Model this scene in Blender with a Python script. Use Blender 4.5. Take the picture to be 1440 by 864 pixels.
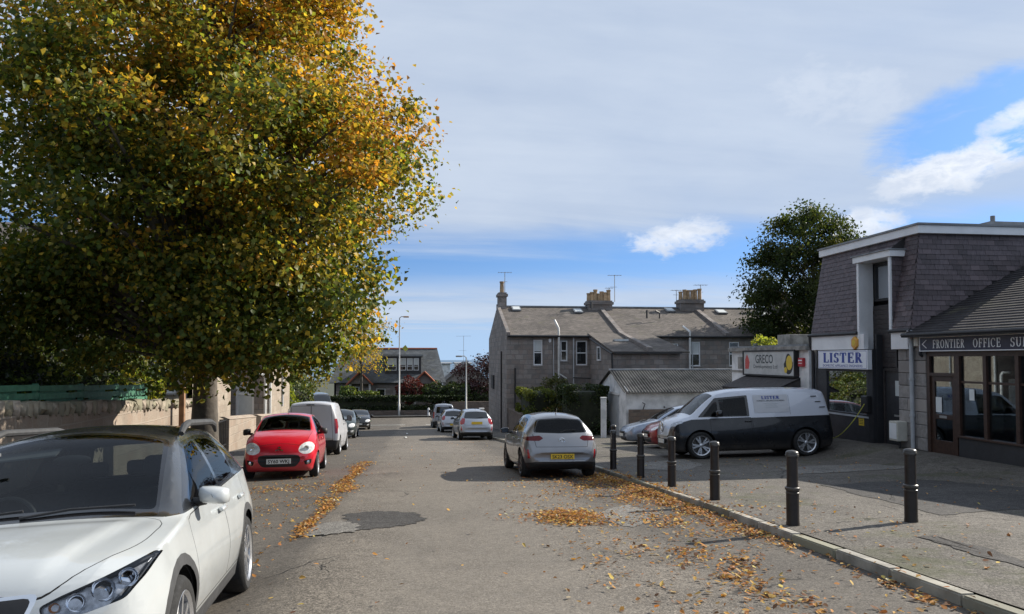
import bpy, bmesh, math, random
import numpy as np
from mathutils import Vector, Matrix
random.seed(7); rng = np.random.default_rng(11)
sc = bpy.context.scene
for o in list(bpy.data.objects): bpy.data.objects.remove(o)
col = sc.collection
R_ = math.radians
# ------------------------------------------------------------------ camera
FPX, PCX, PCY, PITCH, YAW, CZ = 1040.0, 720.0, 467.7, R_(2.0), R_(7.5), 1.55
cam = bpy.data.cameras.new('camera'); camo = bpy.data.objects.new('camera', cam); col.objects.link(camo)
camo.location = (0, 0, CZ); camo.rotation_euler = (R_(90) + PITCH, 0, -YAW)
cam.sensor_width = 36.0; cam.lens = 36.0 * FPX / 1440.0; cam.shift_y = (PCY - 432.0) / 1440.0
cam.clip_start = 0.05; cam.clip_end = 20000
sc.camera = camo
# ------------------------------------------------------------------ render look
sc.view_settings.view_transform = 'Standard'; sc.view_settings.look = 'None'
sc.view_settings.exposure = EXPOSURE = 0.7; sc.view_settings.gamma = 1.0
sc.render.engine = 'CYCLES'
sc.cycles.use_denoising = True
sc.cycles.max_bounces = 7; sc.cycles.diffuse_bounces = 3; sc.cycles.glossy_bounces = 4
sc.cycles.transmission_bounces = 6; sc.cycles.transparent_max_bounces = 14
sc.cycles.caustics_reflective = False; sc.cycles.caustics_refractive = False
sc.cycles.sample_clamp_indirect = 6.0
# ------------------------------------------------------------------ node helpers
class X:
    """a node socket with arithmetic"""
    def __init__(s, nt, k): s.nt, s.k = nt, k
    def _m(s, op, o=None, c=None, clamp=False):
        n = s.nt.nodes.new('ShaderNodeMath'); n.operation = op; n.use_clamp = clamp
        for i, q in enumerate((s, o, c)):
            if q is None: continue
            if isinstance(q, X): s.nt.links.new(q.k, n.inputs[i])
            else: n.inputs[i].default_value = q
        return X(s.nt, n.outputs[0])
    def __add__(s, o): return s._m('ADD', o)
    def __sub__(s, o): return s._m('SUBTRACT', o)
    def __mul__(s, o): return s._m('MULTIPLY', o)
    def __truediv__(s, o): return s._m('DIVIDE', o)
    def pw(s, o): return s._m('POWER', o)
    def mx(s, o): return s._m('MAXIMUM', o)
    def mn(s, o): return s._m('MINIMUM', o)
    def clamp(s): return s._m('ADD', 0.0, clamp=True)
    def gt(s, o): return s._m('GREATER_THAN', o)
    def fn(s, op): return s._m(op)
    def ss(s, a, b, lo=0.0, hi=1.0):
        n = s.nt.nodes.new('ShaderNodeMapRange'); n.interpolation_type = 'SMOOTHSTEP'
        s.nt.links.new(s.k, n.inputs[0])
        for i, q in enumerate((a, b, lo, hi)): n.inputs[i + 1].default_value = q
        return X(s.nt, n.outputs[0])
def Lk(nt, a, b): nt.links.new(a.k if isinstance(a, X) else a, b)
def noise(nt, vec, scale, detail=4, rough=.55, dist=0, out=0):
    n = nt.nodes.new('ShaderNodeTexNoise'); n.inputs['Scale'].default_value = scale
    n.inputs['Detail'].default_value = detail; n.inputs['Roughness'].default_value = rough; n.inputs['Distortion'].default_value = dist
    if vec is not None: Lk(nt, vec, n.inputs['Vector'])
    return X(nt, n.outputs[out])
def voro(nt, vec, scale, feature='F1', out='Distance', rnd=1):
    n = nt.nodes.new('ShaderNodeTexVoronoi'); n.feature = feature; n.inputs['Scale'].default_value = scale; n.inputs['Randomness'].default_value = rnd
    if vec is not None: Lk(nt, vec, n.inputs['Vector'])
    return X(nt, n.outputs[out])
def sepxyz(nt, vec):
    n = nt.nodes.new('ShaderNodeSeparateXYZ'); Lk(nt, vec, n.inputs[0]); return [X(nt, n.outputs[i]) for i in range(3)]
def comb(nt, x, y, z):
    n = nt.nodes.new('ShaderNodeCombineXYZ')
    for i, q in enumerate((x, y, z)):
        if isinstance(q, X): Lk(nt, q, n.inputs[i])
        else: n.inputs[i].default_value = q
    return X(nt, n.outputs[0])
def mixc(nt, fac, a, b, mode='MIX'):
    n = nt.nodes.new('ShaderNodeMix'); n.data_type = 'RGBA'; n.blend_type = mode
    if isinstance(fac, X): Lk(nt, fac, n.inputs[0])
    else: n.inputs[0].default_value = fac
    for q, i in ((a, 6), (b, 7)):
        if isinstance(q, X): Lk(nt, q, n.inputs[i])
        else: n.inputs[i].default_value = (*q[:3], 1)
    return X(nt, n.outputs[2])
# ------------------------------------------------------------------ world: daylight sky with a thin veil of cloud
SUN_EL, SUN_AZ = R_(31), R_(19)          # azimuth measured from +X (across the street) towards +Y (down the street)
w = bpy.data.worlds.new('World'); sc.world = w; w.use_nodes = True
nt = w.node_tree; nt.nodes.clear()
sky = nt.nodes.new('ShaderNodeTexSky'); sky.sky_type = 'NISHITA'; sky.sun_disc = False
sky.sun_elevation = SUN_EL; sky.sun_rotation = R_(90) - SUN_AZ; sky.air_density = 1.0; sky.dust_density = 0.4; sky.ozone_density = 2.0
tc = nt.nodes.new('ShaderNodeTexCoord'); dv = X(nt, tc.outputs['Generated'])
dx, dy, dz = sepxyz(nt, dv)
nt.links.new(comb(nt, dx, dy, dz.mx(0.0) * .75 + .2).k, sky.inputs[0])   # keeps the clear sky blue right down to the sea
el = dz.fn('ARCSINE') * 57.2958
az = dx._m('ARCTAN2', dy) * 57.2958            # degrees right of the street axis
den = dz.mx(0.0) + 0.16
flat = comb(nt, dx / den, dy / den, 0.0)
big = noise(nt, flat, 0.55, 5, .55, .4)
streak = noise(nt, comb(nt, dx / den * 0.35 + dy / den * 0.2, dy / den * 1.5, 3.0), 1.3, 6, .6, .5)
fine = noise(nt, flat, 4.0, 6, .62, .6)
edge = el + (streak - .5) * 5.0 + (big - .5) * 3.5
veil = edge.ss(7.2, 10.6)
def blob(a0, e0, ra, re, rot=0.0):
    u, v = az - a0, el - e0
    if rot:
        c, s = math.cos(R_(rot)), math.sin(R_(rot)); u, v = u * c + v * s, v * c - u * s
    return (u / ra).pw(2.0) + (v / re).pw(2.0)
hole = (blob(42.0, 15.3, 9.0, 3.1, 8) + (fine - .5) * 1.9 + (streak - .5) * 1.6).ss(.35, 1.25)
veil = veil * hole
veil = veil * (big.ss(.25, .5, .74, .97))
low = edge.ss(1.4, 3.0) * edge.ss(6.6, 4.6) * streak.ss(.3, .55) * .85   # a low white band over the sea
pn = noise(nt, comb(nt, az * .16, el * .3, 1.0), 1.6, 7, .62, .3)
pn2 = noise(nt, comb(nt, az * .4, el * .75, 4.0), 1.6, 6, .6, .4)
def puff(a0, e0, ra, re, rot=0):
    return (blob(a0, e0, ra, re, rot) + (pn - .5) * 4.2 + (pn2 - .5) * 2.2).ss(1.3, .1)
cum = puff(19.6, 9.0, 4.2, 1.25, 6).mx(puff(38.7, 12.5, 4.4, 1.5, 14)).mx(puff(43.2, 15.6, 3.6, .9, 20) * .8).mx(puff(33.0, 9.3, 2.6, 1.1)).mx(puff(44.5, 11.0, 1.8, .9))
cum = cum.mx(puff(31.5, 18.4, 4.5, 2.4, -15) * .18)
tone = (big - .5) * 1.0 + (streak - .5) * .9 + (fine - .5) * .2
veilc = mixc(nt, tone.ss(-.45, .5), (2.45, 2.95, 3.8), (3.75, 4.15, 4.7))
shade = (el + (pn - .5) * 3.0)
cumc = mixc(nt, (pn2 * .8 + pn * .5 + (el - 11.5) * .02).ss(.45, .85), (3.6, 4.0, 4.7), (5.4, 5.55, 5.75))
skyc = mixc(nt, 1.0, X(nt, sky.outputs[0]), (.5, .68, .86), 'MULTIPLY')
skyc = mixc(nt, el.ss(9.0, 1.0) * .62, skyc, (3.0, 3.75, 4.6))        # paler towards the sea horizon
c1 = mixc(nt, veil.mx(low) * .93, skyc, veilc)
c2 = mixc(nt, cum * .92, c1, cumc)
bg = nt.nodes.new('ShaderNodeBackground'); bg.inputs['Strength'].default_value = 0.118
Lk(nt, c2, bg.inputs['Color'])
wo = nt.nodes.new('ShaderNodeOutputWorld'); nt.links.new(bg.outputs[0], wo.inputs[0])
# ------------------------------------------------------------------ sun
sun = bpy.data.lights.new('sun', 'SUN'); suno = bpy.data.objects.new('sun', sun); col.objects.link(suno)
sun.energy = 4.6; sun.angle = R_(.55); sun.color = (1.0, .93, .82)
sd = Vector((math.cos(SUN_EL) * math.cos(SUN_AZ), math.cos(SUN_EL) * math.sin(SUN_AZ), math.sin(SUN_EL)))
suno.rotation_euler = sd.to_track_quat('Z', 'Y').to_euler(); suno.location = (40, 20, 60)
# ------------------------------------------------------------------ materials
def newmat(name):
    m = bpy.data.materials.new(name); m.use_nodes = True
    t = m.node_tree; b = t.nodes['Principled BSDF']; return m, t, b
def setspec(b, v): b.inputs['Specular IOR Level'].default_value = v
def mat(name, c, rough=.6, metal=0, c2=None, ns=5., var=.12, bump=0, bs=60., coat=0, spec=.5, rnd=0, detail=5, coord='Object', hue=None):
    m, t, b = newmat(name)
    tc = t.nodes.new('ShaderNodeTexCoord'); v = X(t, tc.outputs[coord])
    n = noise(t, v, ns, detail, .6).ss(.3, .7)
    a = tuple(q * (1 - var) for q in c); d = c2 or tuple(min(1, q * (1 + var)) for q in c)
    k = mixc(t, n, a, d)
    if rnd or hue:
        oi = t.nodes.new('ShaderNodeObjectInfo'); r = X(t, oi.outputs['Random'])
        if hue: k = mixc(t, (r * 7.31).fn('FRACT').pw(1.5), k, hue)
        g = r * (2 * rnd) + (1 - rnd); k = mixc(t, 1.0, k, comb(t, g, g, g), 'MULTIPLY')
    Lk(t, k, b.inputs['Base Color'])
    rr = noise(t, v, ns * 3.1, 3).ss(.2, .8, max(0, rough - .08), min(1, rough + .08)); Lk(t, rr, b.inputs['Roughness'])
    b.inputs['Metallic'].default_value = metal; setspec(b, spec)
    if coat: b.inputs['Coat Weight'].default_value = coat; b.inputs['Coat Roughness'].default_value = .04
    if bump:
        bn = t.nodes.new('ShaderNodeBump'); bn.inputs['Strength'].default_value = bump; bn.inputs['Distance'].default_value = .01
        Lk(t, noise(t, v, bs, 4, .6), bn.inputs['Height']); t.links.new(bn.outputs[0], b.inputs['Normal'])
    return m
def glassmat(name, tint, refl=1.0, rough=.01, trans=.8, ior=1.5):
    """thin window glass: tinted see-through plus a fresnel reflection"""
    m = bpy.data.materials.new(name); m.use_nodes = True; t = m.node_tree; t.nodes.clear()
    tr = t.nodes.new('ShaderNodeBsdfTransparent'); tr.inputs[0].default_value = (*[q * trans for q in tint], 1)
    gl = t.nodes.new('ShaderNodeBsdfGlossy'); gl.inputs['Roughness'].default_value = rough; gl.inputs[0].default_value = (.95, .97, 1, 1)
    fr = t.nodes.new('ShaderNodeFresnel'); fr.inputs[0].default_value = ior
    f = (X(t, fr.outputs[0]) * refl).clamp()
    mx = t.nodes.new('ShaderNodeMixShader'); Lk(t, f, mx.inputs[0]); t.links.new(tr.outputs[0], mx.inputs[1]); t.links.new(gl.outputs[0], mx.inputs[2])
    o = t.nodes.new('ShaderNodeOutputMaterial'); t.links.new(mx.outputs[0], o.inputs[0]); return m
def stonemat(name, cs, mortar, bw, bh, rough=.85, msize=.012, off=.5, bump=.6, grime=.3):
    """coursed stone from UVs in metres"""
    m, t, b = newmat(name)
    uv = X(t, t.nodes.new('ShaderNodeTexCoord').outputs['UV'])
    wob = noise(t, uv, 1.1, 3, out=1)
    n = t.nodes.new('ShaderNodeVectorMath'); n.operation = 'MULTIPLY_ADD'; Lk(t, wob, n.inputs[0]); n.inputs[1].default_value = (.28, .05, 0); Lk(t, uv, n.inputs[2])
    br = t.nodes.new('ShaderNodeTexBrick'); br.offset = off; t.links.new(n.outputs[0], br.inputs['Vector'])
    br.inputs['Color1'].default_value = (0, 0, 0, 1); br.inputs['Color2'].default_value = (1, 1, 1, 1); br.inputs['Mortar'].default_value = (.5, .5, .5, 1)
    br.inputs['Scale'].default_value = 1; br.inputs['Brick Width'].default_value = bw; br.inputs['Row Height'].default_value = bh
    br.inputs['Mortar Size'].default_value = msize; br.inputs['Mortar Smooth'].default_value = .2; br.inputs['Bias'].default_value = 0
    val = X(t, br.outputs['Color']); fac = X(t, br.outputs['Fac'])
    k = mixc(t, val, cs[0], cs[1])
    k = mixc(t, voro(t, uv, 2.3, out='Color'), k, cs[2]) if len(cs) > 2 else k
    if len(cs) > 2:
        k = mixc(t, noise(t, uv, 2.2, 2).ss(.45, .62, 0, .6), mixc(t, val, cs[0], cs[1]), cs[2])
    sp = noise(t, uv, 26, 4, .7); k = mixc(t, sp.ss(.3, .75, 0, .5), k, tuple(q * .55 for q in cs[0]))
    k = mixc(t, fac * .8, k, mortar)
    k = mixc(t, noise(t, uv, .45, 5, .65).ss(.45, .75, 0, grime), k, (.035, .033, .03))
    Lk(t, k, b.inputs['Base Color']); b.inputs['Roughness'].default_value = rough; setspec(b, .3)
    bn = t.nodes.new('ShaderNodeBump'); bn.inputs['Strength'].default_value = bump; bn.inputs['Distance'].default_value = .02
    Lk(t, (fac * -1.0) + sp * .5 + val * .25, bn.inputs['Height']); t.links.new(bn.outputs[0], b.inputs['Normal'])
    return m
# ------------------------------------------------------------------ mesh helpers
def link(o, parent=None, world=True):
    col.objects.link(o)
    if parent is not None:
        o.parent = parent
        if world: o.matrix_parent_inverse = parent.matrix_basis.inverted()
    return o
def tag(o, label=None, cat=None, group=None, kind=None):
    if label: o['label'] = label
    if cat: o['category'] = cat
    if group: o['group'] = group
    if kind: o['kind'] = kind
    return o
def thing(name, label, cat, loc=(0, 0, 0), group=None, rz=0):
    o = bpy.data.objects.new(name, None); o.empty_display_size = .2
    o.matrix_basis = Matrix.Translation(loc) @ Matrix.Rotation(rz, 4, 'Z'); col.objects.link(o); return tag(o, label, cat, group)
class MB:
    def __init__(s): s.v = []; s.f = []; s.m = []
    def add(s, vs, fs, mi=0):
        b = len(s.v); s.v += [tuple(q) for q in vs]
        for f in fs: s.f.append(tuple(b + i for i in f)); s.m.append(mi)
        return s
    def quad(s, a, b, c, d, mi=0): return s.add([a, b, c, d], [(0, 1, 2, 3)], mi)
    def box(s, x0, x1, y0, y1, z0, z1, mi=0):
        v = [(x, y, z) for x in (x0, x1) for y in (y0, y1) for z in (z0, z1)]
        return s.add(v, [(0, 1, 3, 2), (4, 6, 7, 5), (0, 4, 5, 1), (2, 3, 7, 6), (0, 2, 6, 4), (1, 5, 7, 3)], mi)
    def frame(s, o, u, n, a0, a1, b0, b1, c0, c1, mi=0):
        """box in wall coordinates: u along, z up, n outwards"""
        o, u, n = Vector(o), Vector(u), Vector(n); z = Vector((0, 0, 1))
        v = [o + u * a + z * b + n * c for a in (a0, a1) for b in (b0, b1) for c in (c0, c1)]
        fl = u.cross(z).dot(n) < 0
        fs = [(0, 1, 3, 2), (4, 6, 7, 5), (0, 4, 5, 1), (2, 3, 7, 6), (0, 2, 6, 4), (1, 5, 7, 3)]
        if not fl: fs = [f[::-1] for f in fs]
        return s.add(v, fs, mi)
    def prism(s, pts, d, mi=0):
        """polygon of 3D points pushed along vector d"""
        p = [Vector(q) for q in pts]; d = Vector(d); n = len(p)
        nn = sum(((p[i] - p[0]).cross(p[(i + 1) % n] - p[0]) for i in range(1, n)), Vector())
        if nn.dot(d) > 0: p = p[::-1]
        fs = [tuple(range(n)), tuple(range(2 * n - 1, n - 1, -1))]
        for i in range(n):
            j = (i + 1) % n; fs.append((i, n + i, n + j, j))
        return s.add(p + [q + d for q in p], fs, mi)
    def tube(s, path, r, n=8, mi=0, cap=True):
        P = [Vector(q) for q in path]; k = len(P); rr = r if isinstance(r, (list, tuple)) else [r] * k
        b = len(s.v); ref = None
        for i, q in enumerate(P):
            t = (P[min(i + 1, k - 1)] - P[max(i - 1, 0)]).normalized()
            if ref is None: ref = t.orthogonal().normalized()
            ref = (ref - t * ref.dot(t)); ref = ref.normalized() if ref.length > 1e-6 else t.orthogonal().normalized()
            w2 = t.cross(ref)
            for j in range(n):
                a = 2 * math.pi * j / n; s.v.append(tuple(q + (ref * math.cos(a) + w2 * math.sin(a)) * rr[i]))
        for i in range(k - 1):
            for j in range(n):
                j2 = (j + 1) % n; s.f.append((b + i * n + j, b + i * n + j2, b + (i + 1) * n + j2, b + (i + 1) * n + j)); s.m.append(mi)
        if cap:
            s.f.append(tuple(b + j for j in range(n))[::-1]); s.m.append(mi)
            s.f.append(tuple(b + (k - 1) * n + j for j in range(n))); s.m.append(mi)
        return s
    def lathe(s, prof, c=(0, 0, 0), n=16, ax='z', mi=0):
        b = len(s.v)
        for r, h in prof:
            for j in range(n):
                a = 2 * math.pi * j / n; x, y = r * math.cos(a), r * math.sin(a)
                q = {'z': (x, y, h), 'y': (x, h, -y), 'x': (h, x, y)}[ax]; s.v.append((c[0] + q[0], c[1] + q[1], c[2] + q[2]))
        for i in range(len(prof) - 1):
            for j in range(n):
                j2 = (j + 1) % n; s.f.append((b + i * n + j, b + i * n + j2, b + (i + 1) * n + j2, b + (i + 1) * n + j)); s.m.append(mi)
        return s
    def ell(s, c, r, n=12, k=8, mi=0):
        return s.lathe_scaled(c, r, n, k, mi)
    def lathe_scaled(s, c, r, n, k, mi):
        b = len(s.v)
        for i in range(k + 1):
            t = math.pi * i / k - math.pi / 2
            for j in range(n):
                a = 2 * math.pi * j / n
                s.v.append((c[0] + r[0] * math.cos(t) * math.cos(a), c[1] + r[1] * math.cos(t) * math.sin(a), c[2] + r[2] * math.sin(t)))
        for i in range(k):
            for j in range(n):
                j2 = (j + 1) % n; s.f.append((b + i * n + j, b + i * n + j2, b + (i + 1) * n + j2, b + (i + 1) * n + j)); s.m.append(mi)
        return s
    def mesh(s, name, mats, smooth=None, uv=False):
        me = bpy.data.meshes.new(name); me.from_pydata(s.v, [], s.f)
        for q in (mats if isinstance(mats, (list, tuple)) else [mats]): me.materials.append(q)
        if len(me.materials) > 1: me.polygons.foreach_set('material_index', s.m)
        if uv: boxuv(me)
        if smooth is not None: me.shade_smooth(); me.set_sharp_from_angle(angle=R_(smooth))
        me.update(); return me
    def build(s, name, mats, parent=None, smooth=None, uv=False, bevel=0, world=True):
        o = bpy.data.objects.new(name, s.mesh(name, mats, smooth, uv)); link(o, parent, world)
        if bevel:
            b = o.modifiers.new('b', 'BEVEL'); b.width = bevel; b.segments = 2; b.limit_method = 'ANGLE'; b.angle_limit = R_(40)
        return o
def boxuv(me):
    uv = me.uv_layers.new(name='UVMap')
    for p in me.polygons:
        n = p.normal; h = Vector((-n.y, n.x, 0))
        if h.length < .25: U, V = Vector((1, 0, 0)), Vector((0, 1, 0))
        else:
            U = h.normalized(); V = n.cross(U).normalized()
        for li in p.loop_indices:
            c = me.vertices[me.loops[li].vertex_index].co; uv.data[li].uv = (c.dot(U), c.dot(V))
def instance(me, name, parent, mw):
    """a piece sharing mesh data, placed by a world matrix under a parent"""
    o = bpy.data.objects.new(name, me); col.objects.link(o); o.parent = parent
    o.matrix_parent_inverse = parent.matrix_basis.inverted() if parent else Matrix(); o.matrix_basis = mw; return o
def ip(x, t):
    if x <= t[0][0]: return t[0][1]
    for (a, b), (c, d) in zip(t, t[1:]):
        if x <= c: return b + (d - b) * (x - a) / (c - a)
    return t[-1][1]
# ------------------------------------------------------------------ the lie of the land
def gz(Y):
    if Y < 52: return -.0665 * Y
    if Y < 68:
        t = Y - 52; return -3.458 - (.0665 * t - .0615 * t * t / 32)
    if Y < 110: return -4.03 - .005 * (Y - 68)
    return -4.24 - .045 * (Y - 110)
KX = [(-14, 4.15), (5, 4.18), (10, 4.33), (17, 4.37), (25, 4.25), (36, 3.86), (56, 3.2), (62, 3.05)]
ZB = [(-12, .55), (5, -.40), (13, -.66), (18, -.74), (22, -.84), (30, -1.5), (40, -2.3), (52, -3.3)]
LX = [(-14, -4.25), (30, -4.4), (62, -4.7)]
def kx(Y): return ip(Y, KX)
def lx(Y): return ip(Y, LX)
def rz(x, Y):
    """road surface: a slight crown, and a dip under the parking strip near the top of the street"""
    d = max(0, min(1, (-.9 - x) / 1.1)); d = d * d * (3 - 2 * d); e = max(0, min(1, (15 - Y) / 7)); e = e * e * (3 - 2 * e)
    return gz(Y) + .035 * math.exp(-((x - .1) / 2.8) ** 2) - .02 - .13 * d * e
def fz(x, Y):
    k = kx(Y)
    if x < lx(Y): return gz(Y) + .07
    if x < k: return rz(x, Y)
    a = gz(Y) + .08; b = max(a, ip(Y, ZB)); s = min(1, (x - k) / (12.4 - k)); q = max(0, min(1, (x - 10.4) / 1.9)); s = .2 * s + .8 * q * q * (3 - 2 * q)
    return a + (b - a) * s
# ------------------------------------------------------------------ ground materials
def asphalt(name, base, light, leafy=0, tracks=False, moss=0):
    m, t, b = newmat(name)
    v = X(t, t.nodes.new('ShaderNodeTexCoord').outputs['Object']); x, y, z = sepxyz(t, v)
    ag = voro(t, v, 95, out='Color'); agx, agy, agz = sepxyz(t, ag)
    mid = noise(t, v, 9, 5, .65); bigp = noise(t, v, .5, 7, .68, .8)
    k = mixc(t, bigp.ss(.36, .62), tuple(q * .85 for q in base), tuple(q * 1.08 for q in light))
    k = mixc(t, agx.ss(.5, 1.0, 0, .75), k, tuple(min(1, q * 2.2) for q in light))
    k = mixc(t, agy.ss(.5, 1.0, 0, .8), k, tuple(q * .25 for q in base)); g2 = noise(t, v, 38, 3, .7); k = mixc(t, g2.ss(.5, .72, 0, .6), k, tuple(min(1, q * 1.8) for q in light)); k = mixc(t, g2.ss(.5, .28, 0, .6), k, tuple(q * .3 for q in base))
    k = mixc(t, mid.ss(.42, .72, 0, .35), k, tuple(q * .55 for q in base))
    if tracks:
        w1 = noise(t, comb(t, x * .6, y * .12, 0.0), 2.0, 4, .6)
        ed = x + (w1 - .5) * .9
        lane = ed.ss(-1.35, -.95) * ed.ss(3.1, 2.2)              # the worn running surface
        k = mixc(t, (lane._m('MULTIPLY', -1.0) + 1.0) * .5, k, (.055, .05, .045))
        lig = (ed.ss(-.9, .1) * ed.ss(2.3, 1.2)) * .4; k = mixc(t, lig, k, (.18, .162, .138))
    st = noise(t, comb(t, x, y * .45, 2.0), .9, 6, .7); k = mixc(t, st.ss(.56, .74, 0, .38), k, (.03, .029, .028))
    wv = t.nodes.new('ShaderNodeVectorMath'); wv.operation = 'MULTIPLY_ADD'; Lk(t, noise(t, v, 2.2, 4, out=1), wv.inputs[0]); wv.inputs[1].default_value = (.7, .7, 0); Lk(t, v, wv.inputs[2])
    cr = voro(t, X(t, wv.outputs[0]), .33, 'DISTANCE_TO_EDGE'); ck = cr.ss(.006, .0)*noise(t, v, .5, 2).ss(.5, .6)
    k = mixc(t, ck * .8, k, (.012, .012, .012))
    if moss:
        mm = noise(t, v, .7, 6, .7).ss(.52, .68) * moss; k = mixc(t, mm, k, (.055, .062, .018))
    Lk(t, k, b.inputs['Base Color'])
    Lk(t, mid.ss(.2, .8, .72, .95), b.inputs['Roughness']); setspec(b, .35)
    bn = t.nodes.new('ShaderNodeBump'); bn.inputs['Strength'].default_value = .75; bn.inputs['Distance'].default_value = .008
    Lk(t, agz * .9 + mid * .6 - ck * 2.0, bn.inputs['Height']); t.links.new(bn.outputs[0], b.inputs['Normal'])
    return m
M = {}
M['road'] = asphalt('road_asphalt', (.115, .1, .083), (.17, .149, .123), tracks=True)
M['fore'] = asphalt('forecourt_asphalt', (.088, .079, .068), (.138, .124, .106), moss=.6)
M['pave'] = asphalt('pavement_asphalt', (.06, .059, .058), (.09, .088, .085))
M['patchd'] = asphalt('dark_patch_asphalt', (.045, .042, .04), (.07, .065, .06))
M['patchl'] = asphalt('pale_patch_asphalt', (.15, .142, .128), (.2, .187, .168))
M['kerb'] = mat('kerb_granite', (.32, .3, .26), .85, var=.3, ns=4, bump=.5, bs=50, rnd=.2, hue=(.24, .23, .17))
M['soil'] = mat('garden_soil', (.05, .055, .03), .95, var=.4, ns=.5, bump=.5, bs=20)
M['sea'] = mat('sea_water', (.05, .11, .17), .35, var=.2, ns=.003)
M['white_line'] = mat('worn_road_paint', (.5, .5, .47), .8, var=.35, ns=9)
def sheet(name, xs, ys, zf, m, kind='structure', extra=None):
    mb = MB(); nx, ny = len(xs(ys[0])), len(ys)
    for y in ys:
        for x in xs(y): mb.v.append((x, y, zf(x, y)))
    for j in range(ny - 1):
        for i in range(nx - 1):
            a = j * nx + i; mb.f.append((a, a + 1, a + nx + 1, a + nx)); mb.m.append(0)
    o = mb.build(name, m, smooth=60); return tag(o, kind=kind)
def lin(a, b, n): return [a + (b - a) * i / n for i in range(n + 1)]
# one ground sheet reaching the coast
def gro(x, y):
    z = gz(y) - .3
    if y > 110: z = -4.54 - .045 * (min(y, 900) - 110)
    return max(z, -41.0) if y < 1500 else -41.0
o = sheet('ground', lambda y: [-3000, -600, -150, -60, -20, -8, 0, 8, 20, 60, 150, 600, 3000], lin(-40, 110, 60) + [150, 200, 300, 500, 900, 1500], gro, M['soil'])
o['label'] = 'soil and gardens falling away towards the coast'
o = tag(MB().quad((-14000, 1400, -39.5), (14000, 1400, -39.5), (14000, 16000, -39.5), (-14000, 16000, -39.5)).build('sea', M['sea']), kind='structure'); o['label'] = 'strip of blue sea on the horizon'
YS = lin(-14, 62, 152)
o = sheet('road', lambda y: [lx(y) - .05] + lin(lx(y) + .4, kx(y) - .4, 24) + [kx(y) + .05], YS, lambda x, y: rz(x, y), M['road']); o['label'] = 'worn grey asphalt street running downhill'
o = sheet('cross_street', lambda y: lin(-70, 70, 40), lin(62, 70.6, 8), lambda x, y: gz(y), M['road']); o['label'] = 'asphalt street crossing at the foot of the hill'
o = sheet('forecourt', lambda y: lin(kx(y) + .15, 13.3, 22), lin(-14, 44, 116), lambda x, y: fz(x, y), M['fore']); o['label'] = 'patched asphalt forecourt and pavement in front of the shops'
o = sheet('side_pavement', lambda y: lin(kx(y) + .15, 5.58, 4), lin(44, 60, 16), lambda x, y: gz(y) + .08, M['pave']); o['label'] = 'dark pavement beside the stone gable'
o = sheet('pavement', lambda y: lin(-6.7, lx(y) - .15, 4), lin(-14, 60, 120), lambda x, y: gz(y) + .07, M['pave']); o['label'] = 'dark asphalt pavement along the stone garden walls'
o = sheet('far_pavement', lambda y: lin(-70, 70, 40), [70.75, 72.4], lambda x, y: gz(y) + .12, M['pave']); o['label'] = 'pavement below the long clipped hedge'
# kerbs, stone by stone
def kerb(name, xf, y0, y1, h, sgn, label):
    base = MB(); ys = lin(y0, y1, 60)
    for a, b in zip(ys, ys[1:]):
        base.quad((xf(a) - .01*sgn, a, gz(a) - .04), (xf(b) - .01*sgn, b, gz(b) - .04), (xf(b) + .16 * sgn, b, gz(b) - .04), (xf(a) + .16 * sgn, a, gz(a) - .04))
    k = tag(base.build(name, M['kerb']), label, kind='structure')
    st = MB(); L = .905; st.box(-.065, .065, -L / 2, L / 2, -.16, 0)
    me = st.mesh('kerb_stone', M['kerb'])
    bm = bmesh.new(); bm.from_mesh(me); bmesh.ops.bevel(bm, geom=[e for e in bm.edges], offset=.014, segments=2, affect='EDGES'); bm.to_mesh(me); bm.free()
    y = y0; 
    while y < y1:
        yc = y + .46; ang = math.atan2(-(xf(yc + .4) - xf(yc - .4)), .8); sl = math.atan2(gz(yc + .4) - gz(yc - .4), .8)
        mw = Matrix.Translation((xf(yc) + .075 * sgn + random.uniform(-.008, .008), yc, gz(yc) + h + random.uniform(-.008, .006))) @ Matrix.Rotation(ang, 4, 'Z') @ Matrix.Rotation(sl + random.uniform(-.006, .006), 4, 'X')
        instance(me, 'kerb_stone', k, mw); y += .92
kerb('kerb', kx, -3, 60, .083, 1, 'worn stone kerb edging the forecourt')
kerb('kerb', lx, 12, 60, .073, -1, 'stone kerb under the parked red car and white van')
# repair patches, worn centre marks
def patch(name, pts, m, dz, label):
    n = len(pts); P = []
    for i in range(n):
        a, b = Vector(pts[i]), Vector(pts[(i + 1) % n])
        nrm = Vector((-(b - a).y, (b - a).x)).normalized()
        for k in range(14):
            q = a.lerp(b, k / 14); w_ = .035 * math.sin(k * .9 + i * 2.1) + .02 * math.sin(k * 2.7 + i) + random.uniform(-.018, .018); P.append((q.x + nrm.x * w_, q.y + nrm.y * w_))
    c = Vector((sum(p[0] for p in P) / len(P), sum(p[1] for p in P) / len(P))); mb = MB()
    rings = [1.0, .66, .33]; vs = []
    crown = rz
    for r in rings:
        for p in P: x, y = c.x + (p[0] - c.x) * r, c.y + (p[1] - c.y) * r; vs.append((x, y, (crown(x, y) if x < kx(y) else fz(x, y)) + dz))
    N_ = len(P); fs = []
    for r in range(2):
        for i in range(N_): j = (i + 1) % N_; fs.append((r * N_ + i, r * N_ + j, (r + 1) * N_ + j, (r + 1) * N_ + i))
    fs.append(tuple(2 * N_ + i for i in range(N_)))
    mb.add(vs, fs); o = mb.build(name, m, smooth=60); return tag(o, label, kind='structure')
patch('road_patch', [(-1.0, 11.1), (-.55, 11.35), (.05, 11.0), (.16, 10.3), (-.1, 9.85), (-.6, 9.6), (-1.0, 9.75), (-.92, 10.4)], M['patchd'], .007, 'dark sunken tar patch in the middle of the street')
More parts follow.
